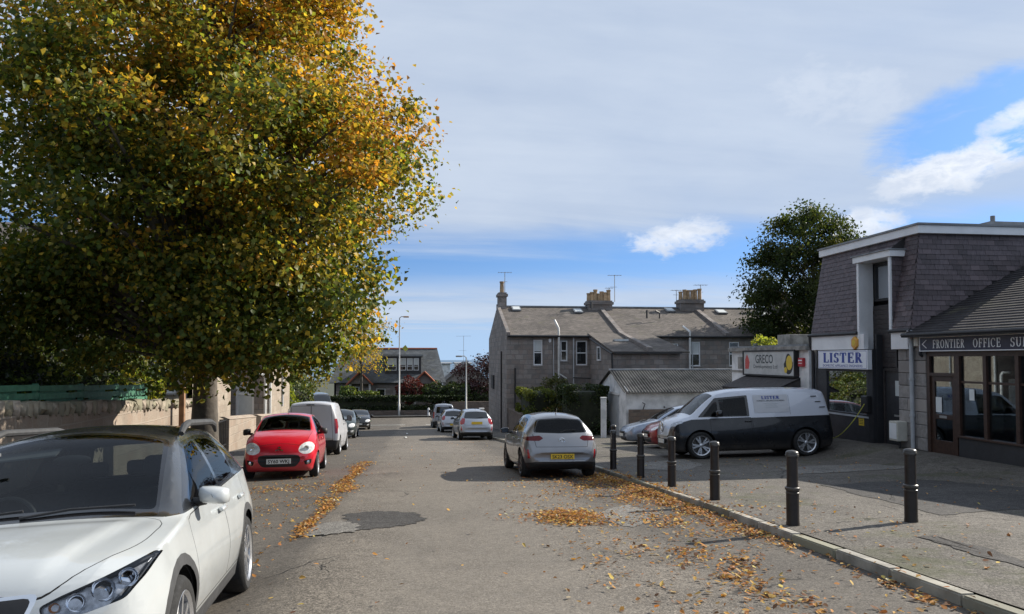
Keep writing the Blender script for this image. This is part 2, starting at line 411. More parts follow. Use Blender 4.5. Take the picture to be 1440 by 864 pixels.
patch('road_patch', [(-1.45, 10.3), (-1.0, 10.45), (-.72, 10.1), (-.72, 9.5), (-1.05, 9.35), (-1.5, 9.6)], M['patchl'], .011, 'pale concrete patch beside the dark tar patch')
patch('road_patch', [(2.35, 10.3), (3.35, 11.5), (3.55, 10.4), (2.8, 9.3)], M['patchl'], .006, 'pale worn patch between leaf drifts near the kerb')
patch('road_patch', [(5.2, 16.8), (5.9, 18.6), (7.2, 19.2), (7.0, 17.4), (6.0, 16.0)], M['patchl'], .006, 'pale patch on the forecourt by the van')
patch('road_patch', [(6.9, 9.0), (7.3, 12.6), (9.6, 13.2), (10.4, 11.6), (9.5, 9.6)], M['patchd'], .006, 'broad dark tar patch on the forecourt before the stationer')
patch('road_patch', [(5.3, 5.2), (5.5, 7.6), (5.75, 7.6), (5.6, 5.2)], M['patchd'], .007, 'narrow dark tar strip along the pavement')
patch('road_patch', [(8.0, 14.6), (8.3, 16.2), (10.6, 16.4), (10.9, 15.2)], M['patchl'], .008, 'pale rough patch in the shade of the shops')
for y0, y1 in ((38, 39.5), (43.5, 45.5)):
    mb = MB(); mb.quad((-.45, y0, gz(y0) + .05), (-.35, y0, gz(y0) + .05), (-.4, y1, gz(y1) + .05), (-.5, y1, gz(y1) + .05)); tag(mb.build('road_marking', M['white_line']), 'worn white centre dash on the street', kind='structure')
mb = MB(); mb.quad((-3.6, 61.3, gz(61.3) + .012), (3.0, 61.3, gz(61.3) + .012), (3.0, 61.6, gz(61.6) + .012), (-3.6, 61.6, gz(61.6) + .012)); tag(mb.build('road_marking', M['white_line']), 'faded white give way line at the junction', kind='structure')
# ------------------------------------------------------------------ building materials
M['granite'] = stonemat('terrace_granite', [(.2, .182, .172), (.36, .325, .3), (.3, .235, .2)], (.17, .16, .15), .52, .3, grime=.35, msize=.018)
M['granite_pale'] = stonemat('pale_granite', [(.34, .29, .23), (.42, .36, .29), (.3, .23, .18)], (.33, .29, .24), .5, .28, grime=.2)
M['rubble'] = stonemat('rubble_wall', [(.13, .105, .09), (.24, .19, .155), (.2, .14, .11)], (.15, .13, .115), .34, .19, msize=.02, bump=1.0)
M['garden_stone'] = stonemat('garden_wall_stone', [(.33, .27, .215), (.42, .35, .28), (.34, .25, .19)], (.38, .32, .26), .55, .3, msize=.02, bump=.8, grime=.35)
M['cope'] = mat('coping_stone', (.36, .3, .24), .9, var=.3, ns=7, bump=.7, bs=25, rnd=.22, hue=(.2, .19, .13))
M['block'] = mat('dressed_granite', (.25, .235, .225), .8, var=.22, ns=9, bump=.4, bs=60, rnd=.2, hue=(.3, .27, .25))
M['mortar'] = mat('mortar', (.16, .15, .14), .95)
M['slate'] = mat('roof_slate', (.078, .062, .068), .62, var=.3, ns=7, bump=.35, bs=30, rnd=.35, hue=(.11, .085, .09))
M['slate_back'] = mat('slate_underlay', (.03, .027, .028), .9)
def slatemat(name, a, b_, row=.16, wd=.24):
    m, t, b = newmat(name); uv = X(t, t.nodes.new('ShaderNodeTexCoord').outputs['UV'])
    br = t.nodes.new('ShaderNodeTexBrick'); Lk(t, uv, br.inputs['Vector']); br.inputs['Color1'].default_value = (0, 0, 0, 1); br.inputs['Color2'].default_value = (1, 1, 1, 1); br.inputs['Mortar'].default_value = (.2, .2, .2, 1)
    br.inputs['Scale'].default_value = 1; br.inputs['Brick Width'].default_value = wd; br.inputs['Row Height'].default_value = row; br.inputs['Mortar Size'].default_value = .006
    val, fac = X(t, br.outputs[0]), X(t, br.outputs[1]); k = mixc(t, val, a, b_)
    k = mixc(t, noise(t, uv, .5, 5, .65).ss(.42, .7, 0, .6), k, tuple(q * .45 for q in a)); k = mixc(t, noise(t, uv, 1.3, 4).ss(.55, .75, 0, .5), k, (.13, .125, .07))
    k = mixc(t, fac * .7, k, (.02, .02, .02)); Lk(t, k, b.inputs['Base Color']); b.inputs['Roughness'].default_value = .8; setspec(b, .3)
    su, sv, sw = sepxyz(t, uv); saw = (sv / row).fn('FRACT')
    bn = t.nodes.new('ShaderNodeBump'); bn.inputs['Strength'].default_value = .7; bn.inputs['Distance'].default_value = .02
    Lk(t, saw * -1.0 - fac * .6 + val * .3, bn.inputs['Height']); t.links.new(bn.outputs[0], b.inputs['Normal']); return m
M['roof_old'] = slatemat('old_slate_roof', (.095, .082, .072), (.165, .142, .125))
M['roof_far'] = slatemat('bungalow_slate_roof', (.07, .078, .085), (.115, .125, .135), .2, .3)
M['white'] = mat('white_paint', (.76, .77, .78), .5, var=.06, ns=2, bump=.05)
M['white_dirty'] = mat('stained_white_render', (.66, .67, .67), .85, c2=(.82, .82, .82), var=.25, ns=1.6, bump=.3, bs=40, detail=8)
M['white_frame'] = mat('white_window_frame', (.72, .73, .74), .4, var=.04)
M['grime'] = mat('grimy_concrete', (.25, .24, .22), .9, var=.4, ns=3, bump=.5, bs=30)
M['dark_timber'] = mat('dark_stained_timber', (.035, .031, .032), .6, var=.25, ns=14, bump=.2, bs=50, rnd=.15)
M['dark_panel'] = mat('charcoal_painted_panel', (.03, .031, .035), .5, var=.15, ns=4)
M['brown_frame'] = mat('dark_brown_joinery', (.05, .026, .018), .45, var=.25, ns=12)
M['navy'] = mat('navy_sign_board', (.012, .017, .05), .4, var=.1)
M['sign_white'] = mat('sign_white', (.8, .82, .86), .4, var=.03)
M['letter_blue'] = mat('blue_lettering', (.03, .06, .3), .4, var=.05)
M['letter_grey'] = mat('dark_grey_lettering', (.05, .06, .06), .5, var=.05)
M['letter_white'] = mat('white_lettering', (.85, .86, .88), .4, var=.03)
M['gold'] = mat('brass_threshold', (.6, .42, .16), .4, metal=.7)
M['pipe_grey'] = mat('grey_drainpipe', (.42, .44, .46), .45, var=.12, ns=3)
M['pipe_dark'] = mat('black_cast_pipe', (.02, .02, .022), .5)
M['pipe_white'] = mat('white_downpipe', (.62, .62, .6), .5, var=.12)
M['lead'] = mat('lead_flashing', (.2, .21, .22), .55, var=.25, ns=3)
M['black'] = mat('black_plastic', (.015, .015, .016), .5, var=.1)
M['cream_box'] = mat('cream_meter_box', (.55, .53, .46), .5, var=.08)
M['yellow'] = mat('yellow_paint', (.7, .5, .04), .45, var=.08)
M['orange'] = mat('amber_alarm_box', (.65, .33, .05), .4, var=.08)
M['red_box'] = mat('red_alarm_box', (.42, .02, .03), .4, var=.08)
M['awning'] = mat('weathered_felt_canopy', (.05, .045, .045), .85, var=.25, ns=6, bump=.4, bs=25)
M['paper'] = mat('white_paper', (.72, .74, .74), .7, var=.04)
M['room'] = mat('dim_shop_interior', (.2, .165, .14), .9, var=.4, ns=1.2)
M['pot'] = mat('buff_chimney_pot', (.42, .29, .17), .85, var=.3, ns=5, rnd=.2)
M['pot_red'] = mat('terracotta_ridge', (.3, .09, .045), .8, var=.25, ns=6)
M['corr'] = mat('corrugated_asbestos', (.03, .029, .027), .85, c2=(.12, .112, .1), ns=1.1, bump=.3, bs=30, detail=7)
M['wood'] = mat('weathered_wood_post', (.26, .15, .085), .8, var=.3, ns=6, bump=.4, bs=30)
M['green_paint'] = mat('green_fence_paint', (.06, .19, .115), .6, var=.22, ns=6, bump=.3, bs=40, rnd=.15)
M['steel'] = mat('galvanised_steel', (.4, .4, .39), .45, metal=.6, var=.15)
M['pane'] = glassmat('window_glass', (.82, .88, .9), refl=.65, trans=.85)
M['pane_dark'] = mat('dark_window_glass', (.012, .015, .018), .06, var=.1, ns=1.0, spec=.8)
M['blind'] = mat('pale_blind', (.55, .58, .58), .8, var=.05)
M['cable'] = mat('yellow_charging_cable', (.62, .6, .1), .5)
M['brick_red'] = mat('dark_red_brick', (.16, .06, .045), .9, var=.3, ns=8)
ZV = Vector((0, 0, 1))
def wall(parent, name, o, u, n, W, z0, z1, holes, m, depth=.12, thick=.0, top=None):
    """wall sheet with window openings and their reveals; holes = (a0,a1,b0,b1) in absolute z"""
    o, u, n = Vector(o), Vector(u), Vector(n); us = sorted({0, W, *[h[0] for h in holes], *[h[1] for h in holes]}); zs = sorted({z0, z1, *[h[2] for h in holes], *[h[3] for h in holes]})
    mb = MB(); P = lambda a, b, c=0: o + u * a + ZV * (b - o.z) + n * c
    flip = u.cross(ZV).dot(n) < 0
    def q(a, b, c, d): mb.quad(*((a, b, c, d) if not flip else (d, c, b, a)))
    for a0, a1 in zip(us, us[1:]):
        for b0, b1 in zip(zs, zs[1:]):
            ca, cb = (a0 + a1) / 2, (b0 + b1) / 2
            if any(h[0] < ca < h[1] and h[2] < cb < h[3] for h in holes): continue
            q(P(a0, b0), P(a1, b0), P(a1, b1), P(a0, b1))
    for a0, a1, b0, b1 in holes:
        q(P(a0, b0), P(a0, b0, -depth), P(a1, b0, -depth), P(a1, b0)); q(P(a0, b1, -depth), P(a0, b1), P(a1, b1), P(a1, b1, -depth))
        q(P(a0, b0, -depth), P(a0, b0), P(a0, b1), P(a0, b1, -depth)); q(P(a1, b0), P(a1, b0, -depth), P(a1, b1, -depth), P(a1, b1))
    return mb.build(name, m, parent, uv=True)
def window(parent, o, u, n, a0, a1, z0, z1, depth=.1, fw=.07, bars=(), vbars=(), fm=None, gm=None, blind=0, sill=True, name='window'):
    o = Vector((o[0], o[1], 0)); mb = MB(); fm = fm or M['white_frame']; d0, d1 = -depth - .03, -depth + .04
    mb.frame(o, u, n, a0, a1, z0, z0 + fw, d0, d1); mb.frame(o, u, n, a0, a1, z1 - fw, z1, d0, d1)
    mb.frame(o, u, n, a0, a0 + fw, z0 + fw, z1 - fw, d0, d1); mb.frame(o, u, n, a1 - fw, a1, z0 + fw, z1 - fw, d0, d1)
    for b in bars: zz = z0 + (z1 - z0) * b; mb.frame(o, u, n, a0 + fw, a1 - fw, zz - fw * .4, zz + fw * .4, d0 + .01, d1 - .005)
    for b in vbars: aa = a0 + (a1 - a0) * b; mb.frame(o, u, n, aa - fw * .4, aa + fw * .4, z0 + fw, z1 - fw, d0 + .015, d1 - .01)
    w_ = mb.build(name, fm, parent)
    MB().frame(o, u, n, a0 + fw * .5, a1 - fw * .5, z0 + fw * .5, z1 - fw * .5, -depth - .012, -depth - .004).build('pane', gm or M['pane_dark'], w_)
    if blind: MB().frame(o, u, n, a0 + fw, a1 - fw, z1 - (z1 - z0) * blind, z1 - fw, -depth - .002, -depth + .001).build('blind', M['blind'], w_)
    if sill: MB().frame(o, u, n, a0 - .05, a1 + .05, z0 - .07, z0 - .002, -depth, .05).build('sill', M['block'], w_)
    return w_
def roofslab(mb, a, b, c, d, t=.08):
    a, b, c, d = map(Vector, (a, b, c, d)); n = (b - a).cross(d - a).normalized()
    if n.z < 0: a, b, c, d = d, c, b, a; n = -n
    mb.prism([a, b, c, d], -n * t)
# ---- lettering: serif strokes for the painted shop signs
def glyph(ch, wt=.15, th=.07):
    V = lambda x, y0=0., y1=1., w_=None: [(x - (w_ or wt) / 2, y0), (x + (w_ or wt) / 2, y0), (x + (w_ or wt) / 2, y1), (x - (w_ or wt) / 2, y1)]
    H = lambda x0, x1, y, h=None: [(x0, y - (h or th) / 2), (x1, y - (h or th) / 2), (x1, y + (h or th) / 2), (x0, y + (h or th) / 2)]
    S = lambda x, y, w_=.16: H(x - w_, x + w_, y, th * .8)
    def A(cx, cy, rx, ry, a0, a1, k=14):
        out = []
        for i in range(k):
            p = []
            for a in (a0 + (a1 - a0) * i / k, a0 + (a1 - a0) * (i + 1) / k):
                c, s = math.cos(R_(a)), math.sin(R_(a)); t_ = th + (wt - th) * abs(c)
                p.append(((cx + rx * c, cy + ry * s), (cx + (rx - t_) * c, cy + (ry - th - (t_ - th) * .2) * s)))
            out.append([p[0][0], p[1][0], p[1][1], p[0][1]])
        return out
    def D(x0, y0, x1, y1, w_): return [(x0 - w_ / 2, y0), (x0 + w_ / 2, y0), (x1 + w_ / 2, y1), (x1 - w_ / 2, y1)]
    b, t = th * .4, 1 - th * .4
    g = {'F': (.66, [V(.2), S(.2, b), H(.1, .62, t), V(.6, .72, 1, th), H(.2, .5, .52), V(.5, .4, .64, th * .8)]),
         'E': (.7, [V(.2), H(.08, .64, b), H(.08, .62, t), V(.6, .72, 1, th), V(.63, 0, .28, th), H(.2, .5, .52), V(.5, .4, .64, th * .8)]),
         'L': (.66, [V(.2), S(.2, t), H(.08, .62, b), V(.6, 0, .3, th)]),
         'I': (.4, [V(.2), S(.2, b), S(.2, t)]),
         'T': (.72, [V(.36), S(.36, b), H(.05, .67, t), V(.07, .7, 1, th), V(.65, .7, 1, th)]),
         'N': (.8, [V(.15, w_=th), V(.65, w_=th), D(.62, 0, .18, 1, wt * 1.1), S(.15, b, .12), S(.65, t, .12), S(.13, t, .1)]),
         'U': (.78, [V(.18, .3, 1), V(.62, .3, 1, th), S(.18, t), S(.62, t, .12), *A(.385, .32, .28, .32, 180, 360)]),
         'O': (.82, A(.4, .5, .37, .51, 0, 360, 26)),
         'C': (.76, A(.4, .5, .37, .51, 45, 318, 22) + [V(.66, .68, .95, th)]),
         'S': (.6, A(.3, .73, .25, .28, 30, 270) + A(.3, .27, .27, .28, -150, 90) + [V(.5, .72, .98, th), V(.08, .02, .3, th)]),
         'P': (.68, [V(.2), S(.2, b), H(.08, .35, t), H(.2, .35, .5)] + A(.36, .74, .26, .265, -90, 90)),
         'R': (.76, [V(.2), S(.2, b), H(.08, .35, t), H(.2, .38, .5), D(.62, 0, .38, .5, wt), S(.64, b, .1)] + A(.36, .74, .26, .265, -90, 90)),
         'J': (.5, [V(.3, .25, 1), S(.3, t), *A(.16, .26, .21, .26, 180, 360)])}
    return g.get(ch, (.45, []))
def lettering(parent, text, mw, height, m, wt=.15, th=.07, track=.06, name='lettering', fit=None):
    mb = MB(); x = 0
    for ch in text:
        adv, polys = glyph(ch, wt, th)
        for i, p in enumerate(polys): mb.add([((x + q[0]), q[1], .002 + .0004 * (i % 5)) for q in p], [tuple(range(len(p)))])
        x += adv + track
    s = height; sx = s if not fit else fit / x
    mb.v = [(a * sx, b * s, c) for a, b, c in mb.v]
    o = mb.build(name, m, parent, world=True); o.matrix_basis = mw; return o, x * sx
FONT_MESHES = {}
def ftext(parent, text, mw, size, m, fit=None, bold=0.0, name='lettering', extrude=.001):
    c = bpy.data.curves.new(name, 'FONT'); c.body = text; c.size = size; c.extrude = extrude; c.offset = bold; c.resolution_u = 3
    tmp = bpy.data.objects.new('tmp', c); col.objects.link(tmp)
    me = bpy.data.meshes.new_from_object(tmp.evaluated_get(bpy.context.evaluated_depsgraph_get())); bpy.data.objects.remove(tmp); bpy.data.curves.remove(c)
    me.name = name; me.materials.clear(); me.materials.append(m)
    xs = [v.co.x for v in me.vertices]; w0, w1 = min(xs), max(xs); k = (fit / (w1 - w0)) if fit else 1
    for v in me.vertices: v.co.x = (v.co.x - w0) * k
    o = bpy.data.objects.new(name, me); link(o, parent); o.matrix_basis = mw; return o
def faceX(x, y, z): return Matrix(((0, 0, -1, x), (-1, 0, 0, y), (0, 1, 0, z), (0, 0, 0, 1)))   # text read from the street side (-X)
UY, NX, NY, UX = Vector((0, -1, 0)), Vector((-1, 0, 0)), Vector((0, -1, 0)), Vector((1, 0, 0))
# ================================================================== the two-storey shop with the mansard roof
FX = 12.4
b1 = thing('shop_building', 'two-storey shop with plum slate mansard roof and slot dormer behind the black van', 'building', (FX, 19.3, -.75))
mb = MB()   # core walls
mb.box(12.72, 20, 17.2, 18.0, -1.1, 2.2); mb.box(15.2, 20, 18.0, 21.62, -1.1, 2.2); mb.box(12.95, 20, 17.55, 21.6, 2.2, 4.7)
mb.box(12.45, 15.2, 21.5, 21.64, -1.1, 2.2); mb.build('wall', M['dark_panel'], b1)
# shop front
mb = MB(); mb.box(FX, FX + .1, 18.75, 21.62, -1.1, -.06); mb.box(FX, FX + .1, 21.08, 21.62, -.06, 1.25); mb.box(FX, FX + .1, 18.75, 18.98, -.06, 1.25); mb.box(FX + .02, FX + .12, 18.75, 21.62, 1.25, 1.8)
mb.box(FX + .1, FX + .3, 18.72, 18.78, -1.1, 2.2)
for i in range(4): mb.box(FX - .012, FX, 18.77 + i * .055, 18.81 + i * .055, -1.0, 1.22)
mb.build('shopfront_panel', M['dark_panel'], b1, bevel=.004)
o = window(b1, (FX, 21.08), UY, NX, 0, 2.1, -.06, 1.22, .03, .05, gm=M['pane'], fm=M['dark_panel'], sill=False, name='shop_window')
MB().box(FX - .03, FX + .06, 18.95, 21.1, -.11, -.06).build('window_sill', M['pipe_grey'], b1)
mb = MB(); mb.box(FX + .1, 15.1, 18.8, 21.48, -.5, -.44); mb.box(15.0, 15.1, 18.8, 21.48, -.44, 1.8); mb.build('display_room', M['room'], b1)
mb = MB(); mb.box(12.75, 13.25, 20.1, 20.68, -.43, .35); mb.box(12.735, 12.75, 20.16, 20.62, -.3, .15); mb.build('washing_machine', M['white'], None, bevel=.02)
tag(bpy.data.objects[-1] if False else [q for q in bpy.data.objects if q.name == 'washing_machine'][0], 'white washing machine standing inside the shop window', 'appliance')
mb = MB(); mb.box(12.55, 12.56, 20.96, 21.03, .75, .98); mb.box(12.52, 12.53, 18.99, 19.12, .15, .6); mb.box(12.5, 12.51, 20.85, 21.0, .05, .3); mb.build('window_notice', M['paper'], b1)
# fascia boards and sign
mb = MB(); mb.box(FX - .12, FX + .02, 18.95, 21.66, 1.8, 2.22); mb.build('fascia_board', M['white'], b1, bevel=.006)
mb = MB(); mb.box(FX - .12, FX + .02, 17.12, 17.78, 1.78, 2.22); mb.build('fascia_board', M['white'], b1, bevel=.006)
sg = MB().box(FX - .16, FX - .02, 18.74, 21.22, 1.24, 1.775).build('shop_sign', M['sign_white'], b1, bevel=.006)
lettering(sg, 'LISTER', faceX(FX - .1615, 20.95, 1.42), .29, M['letter_blue'], wt=.24, th=.1, track=.05, fit=2.02)
ftext(sg, 'DOMESTIC APPLIANCE ENGINEERS', faceX(FX - .162, 20.95, 1.3), .1, M['letter_blue'], fit=1.98)
mb = MB()
for a in ((18.78, 21.18, 1.265, 1.275), (18.78, 21.18, 1.742, 1.752)): mb.box(FX - .1625, FX - .161, *a)
for a in ((18.78, 18.79), (21.17, 21.18)): mb.box(FX - .1625, FX - .161, *a, 1.275, 1.742)
mb.build('sign_border', M['letter_blue'], sg)
bell = MB(); bell.prism([(FX - .2, 19.3 + .16 * math.cos(R_(60 * i + 30)), 1.98 + .19 * math.sin(R_(60 * i + 30))) for i in range(6)], (.08, 0, 0)); bell = bell.build('alarm_box', M['orange'], b1, bevel=.02)
MB().prism([(FX - .206, 19.3 + .08 * math.cos(R_(60 * i)), 1.98 + .09 * math.sin(R_(60 * i))) for i in range(6)], (.01, 0, 0)).build('badge', M['yellow'], bell)
# gutters
mb = MB(); mb.tube([(FX - .16, 19.2, 2.25), (FX - .16, 21.75, 2.25)], .05, 8); mb.build('gutter', M['pipe_dark'], b1, smooth=50)
mb = MB(); mb.tube([(FX - .16, 16.95, 2.25), (FX - .16, 17.8, 2.25)], .045, 8); mb.build('gutter', M['pipe_dark'], b1, smooth=50)
mb = MB(); mb.tube([(FX - .15, 21.7, 2.2), (FX - .12, 21.72, 1.95), (FX - .05, 21.7, 1.75), (FX - .05, 21.7, -1.0)], .05, 8); mb.build('downpipe', M['pipe_dark'], b1, smooth=50)
# mansard: underlay surfaces, then slates
TB, TT = 2.24, 4.74; SX = .44
def mans(y, s): return Vector((FX - .1 + SX * s, y, TB + (TT - TB) * s))
def side(x, s): return Vector((x, 17.02 + .22 * s, TB + (TT - TB) * s))
mb = MB()
A_, B_ = mans(17.02, 0), mans(17.24, 1)
mb.quad(mans(21.68, 0), mans(19.22, 0), mans(19.22, 1), mans(21.68, 1)); mb.quad(mans(17.74, 0), A_, B_, mans(17.74, 1)); mb.quad(mans(19.22, .86), mans(17.74, .86), mans(17.74, 1), mans(19.22, 1))
mb.quad(A_, side(20, 0), side(20, 1), B_); mb.quad(mans(21.68, 0), mans(21.68, 1), (20, 21.68, TT), (20, 21.68, TB))
mb.quad(mans(17.74, 0), mans(17.74, 1), (FX - .08, 17.74, TT - .3), (FX - .1, 17.74, TB))     # slated cheek
und = mb.build('mansard_underlay', M['slate_back'], b1)
SL = []
def lay(p0, p1, q0, q1, w_, clip=None):
    """courses between the bottom line p0-p1 and the top line q0-q1"""
    p0, p1, q0, q1 = map(Vector, (p0, p1, q0, q1)); hgt = (q0 - p0).length; rows = int(hgt / .128)
    nrm = (p1 - p0).cross(q0 - p0).normalized(); 
    if nrm.dot(Vector((-1, -1, .3))) < 0: nrm = -nrm
    for r in range(rows):
        s = (r + .5) / rows; a, b = p0.lerp(q0, s), p1.lerp(q1, s); ln = (b - a).length; u = (b - a).normalized(); v = (q0 - p0).normalized(); v = (v - u * u.dot(v)).normalized()
        x = -w_ * .5 * (r % 2)
        while x < ln - .02:
            x0, x1 = max(x, 0), min(x + w_ - .006, ln)
            if x1 - x0 > .04:
                c = a + u * ((x0 + x1) / 2)
                if not clip or clip(c): SL.append((c, u, v, nrm, x1 - x0))
            x += w_
lay(mans(21.7, 0), mans(19.22, 0), mans(21.7, 1), mans(19.22, 1), .215)
lay(mans(17.74, 0), mans(17.02, 0), mans(17.74, 1), mans(17.24, 1), .215)
lay(mans(19.22, .865), mans(17.74, .865), mans(19.22, 1), mans(17.74, 1), .215)
froof = lambda x: 2.12 + (x - 12.05) * .52
lay(side(FX - .1, 0), side(17.6, 0), side(FX + .34, 1), side(17.6, 1), .25, lambda c: c.z > froof(c.x) - .02)
lay(Vector((FX - .09, 17.738, TB)), Vector((FX - .085, 17.738, TB)), Vector((FX - .09, 17.738, TT - .35)), Vector((FX + .28, 17.738, TT - .35)), .2)
slm = MB().box(-.5, .5, -.085, .085, -.006, .006).mesh('slate', M['slate'])
SL.sort(key=lambda q: (q[0] - Vector((0, 0, 1.5))).length)
rest = MB()
for i, (c, u, v, n, wd) in enumerate(SL):
    v2 = (v * math.cos(.09) + n * -math.sin(.09)).normalized(); n2 = u.cross(v2); n2 = n2 if n2.dot(n) > 0 else -n2
    tw = random.uniform(-.012, .012); u2 = (u + v2 * tw).normalized()
    pos = c + n * (.012 + random.uniform(-.002, .003))
    if i < 300:
        mw = Matrix(((u2.x * wd, v2.x, n2.x, pos.x), (u2.y * wd, v2.y, n2.y, pos.y), (u2.z * wd, v2.z, n2.z, pos.z), (0, 0, 0, 1))); instance(slm, 'slate', b1, mw)
    else:
        P = [pos + u2 * (wd * a) + v2 * (.085 * b) + n2 * c_ for a in (-.5, .5) for b in (-1, 1) for c_ in (-.006, .006)]
        rest.add(P, [(0, 1, 3, 2), (4, 6, 7, 5), (0, 4, 5, 1), (2, 3, 7, 6), (0, 2, 6, 4), (1, 5, 7, 3)])
o = rest.build('slates', M['slate'], b1); o['kind'] = 'stuff'
# roof cap
mb = MB(); mb.box(FX + .22, 20.1, 17.1, 21.75, 4.72, 4.93); mb.build('roof_edge', M['white'], b1, bevel=.008)
mb = MB(); mb.box(FX + .18, 20.1, 17.06, 21.8, 4.93, 4.98); mb.build('roof_capping', M['lead'], b1)
mb = MB(); mb.box(15.4, 16.6, 18.0, 19.2, 4.98, 5.25); mb.tube([(15.9, 18.5, 5.25), (15.9, 18.5, 5.5)], .06, 8); mb.build('roof_vent', M['lead'], b1)
# slot dormer: white surround, timber boards, window
mb = MB(); mb.box(FX - .2, FX + .6, 17.66, 19.3, 4.2, 4.37); mb.build('dormer_fascia', M['white'], b1, bevel=.006)
MB().box(FX - .24, FX + .6, 17.62, 19.34, 4.37, 4.4).build('dormer_roof', M['lead'], b1)
mb = MB(); mb.box(FX - .14, FX + .3, 19.12, 19.215, 1.8, 4.2); mb.build('dormer_jamb', M['white'], b1, bevel=.004)
mb = MB(); mb.box(FX - .14, FX + .02, 17.745, 17.82, 2.2, 4.2); mb.build('dormer_jamb', M['white'], b1, bevel=.004)
mb = MB(); mb.box(FX + .02, FX + .32, 17.76, 17.8, 1.3, 4.2); mb.build('recess_cheek', M['dark_timber'], b1)
bd = MB().box(-.02, .0, -.665, .665, -.062, .062).mesh('board', M['dark_timber'])
z = 1.38
while z < 4.2:
    if z < 3.05: instance(bd, 'board', b1, Matrix.Translation((FX + .3 + random.uniform(-.003, .003), 18.46, z)))
    z += .13
window(b1, (FX + .3, 19.1), UY, NX, .05, 1.3, 3.12, 4.15, .02, .07, vbars=(.55,), fm=M['black'], gm=M['pane'], sill=False)
MB().box(FX + .34, FX + .36, 18.1, 18.5, 3.2, 4.1).build('curtain', M['blind'], b1)
# entrance door in the recess
mb = MB(); mb.box(FX + .28, FX + .33, 17.72, 18.6, -.8, 1.2); dr = mb.build('door', M['dark_panel'], b1, bevel=.004)
for a in ((17.68, 17.72), (18.6, 18.66)): MB().box(FX + .24, FX + .36, *a, -.85, 1.26).build('door_jamb', M['dark_timber'], b1)
MB().box(FX + .24, FX + .36, 17.72, 18.6, 1.2, 1.3).build('door_head', M['dark_timber'], b1)
MB().box(FX + .272, FX + .28, 18.02, 18.2, .55, .95).build('door_light', M['blind'], dr); MB().box(FX + .268, FX + .28, 18.0, 18.26, .0, .05).build('letterbox', M['steel'], dr)
MB().box(FX + .1, FX + .4, 17.66, 18.74, -1.0, -.8).build('step', M['grime'], b1)
# granite pier between the shops
pier = MB().box(FX + .02, FX + .5, 16.62, 17.62, -1.1, 2.2).build('pier', M['mortar'], b1)
z = -.72; r = 0
while z < 2.1:
    cut_ = 17.3 if r % 2 else 16.95
    for y0, y1 in ((16.6, cut_), (cut_, 17.64)):
        m_ = MB().box(FX - .03, FX + .2, y0 + .006, y1 - .006, z + .006, z + .31).build('stone_block', M['block'], b1, bevel=.014)
    z += .316; r += 1
# down pipe at the corner
mb = MB(); mb.tube([(FX - .12, 17.02, 2.25), (FX - .12, 17.02, 2.05)], [.09, .06], 10); mb.tube([(FX - .1, 17.02, 2.06), (FX - .1, 17.02, -.7)], .05, 10)
for zz in (1.95, 1.0, .1): mb.lathe([(.06, zz), (.066, zz), (.066, zz + .06), (.06, zz + .06)], (FX - .1, 17.02, 0), 10)
mb.build('drainpipe', M['pipe_grey'], b1, smooth=50)
# meter box, charger, notices: fixed to the building
mb = MB(); mb.box(FX - .32, FX - .03, 17.3, 17.64, -.55, -.05); o = mb.build('meter_box', M['cream_box'], b1, bevel=.02); MB().box(FX - .33, FX - .32, 17.33, 17.61, -.5, -.1).build('meter_door', M['white'], o, bevel=.004)
MB().tube([(FX - .15, 17.45, -.55), (FX - .15, 17.45, -.8)], .03, 8).build('conduit', M['pipe_dark'], b1)
ch = MB().box(FX - .17, FX - .013, 18.8, 19.08, .05, .52).build('charging_box', M['black'], b1, bevel=.03)
o = MB().box(FX - .008, FX - .002, 19.18, 19.42, -.33, -.1).build('warning_notice', M['yellow'], b1)
mb = MB()
for k in range(4): mb.box(FX - .0095, FX - .008, 19.21, 19.39, -.15 - k * .045, -.135 - k * .045)
mb.build('print', M['black'], o)
pts = []
for i in range(31):
    t = i / 30; pts.append((FX - .2 - .1 * math.sin(t * 3.1) - t * .25, 18.85 + 1.35 * t, .3 - 1.07 * (1 - (1 - t) ** 2.2) + .0))
gr = fz(12.0, 20.2) + .015
pts = [(p[0], p[1], max(p[2], gr + .01)) for p in pts]
for i in range(34):
    a = i * .5; pts.append((11.85 + .2 * math.cos(a), 20.35 + .16 * math.sin(a), gr + .02 + i * .0012))
pts += [(11.6, 20.2, gr + .02), (11.3, 19.9, gr), (11.05, 19.6, gr + .2), (10.98, 19.4, .05)]
tag(MB().tube(pts, .012, 6).build('charging_cable', M['cable'], smooth=60), 'yellow charging cable looping from the wall box to the van', 'cable')
# ================================================================== the single-storey stationer's shop
b2 = thing('shop_building', 'single-storey brown glazed shop under a long navy sign board', 'building', (FX, 12.5, -.7))
mb = MB(); mb.box(12.6, 18, 5.0, 5.2, -1.1, 2.1); mb.box(17.8, 18, 5.2, 16.9, -1.1, 2.1); mb.box(FX, 12.55, 5.0, 6.0, -.9, 2.1); mb.build('wall', M['dark_panel'], b2)
MB().box(FX + .1, 17.8, 5.2, 17.15, -.74, -.7).build('shop_floor', M['room'], b2)
MB().box(15.6, 15.7, 5.2, 17.15, -.7, 2.1).build('back_partition', M['room'], b2); MB().box(FX + .1, 17.8, 5.2, 17.15, 2.1, 2.14).build('shop_ceiling', M['room'], b2)
st = MB(); st.box(FX - .02, FX + .08, 6.0, 15.55, -.9, -.27); st.build('stall_riser', M['dark_panel'], b2, bevel=.005)
MB().box(FX - .06, FX + .1, 6.0, 15.55, -.27, -.22).build('window_sill', M['brown_frame'], b2, bevel=.008)
MB().box(FX, FX + .1, 6.0, 16.6, 1.6, 1.72).build('head_rail', M['brown_frame'], b2)
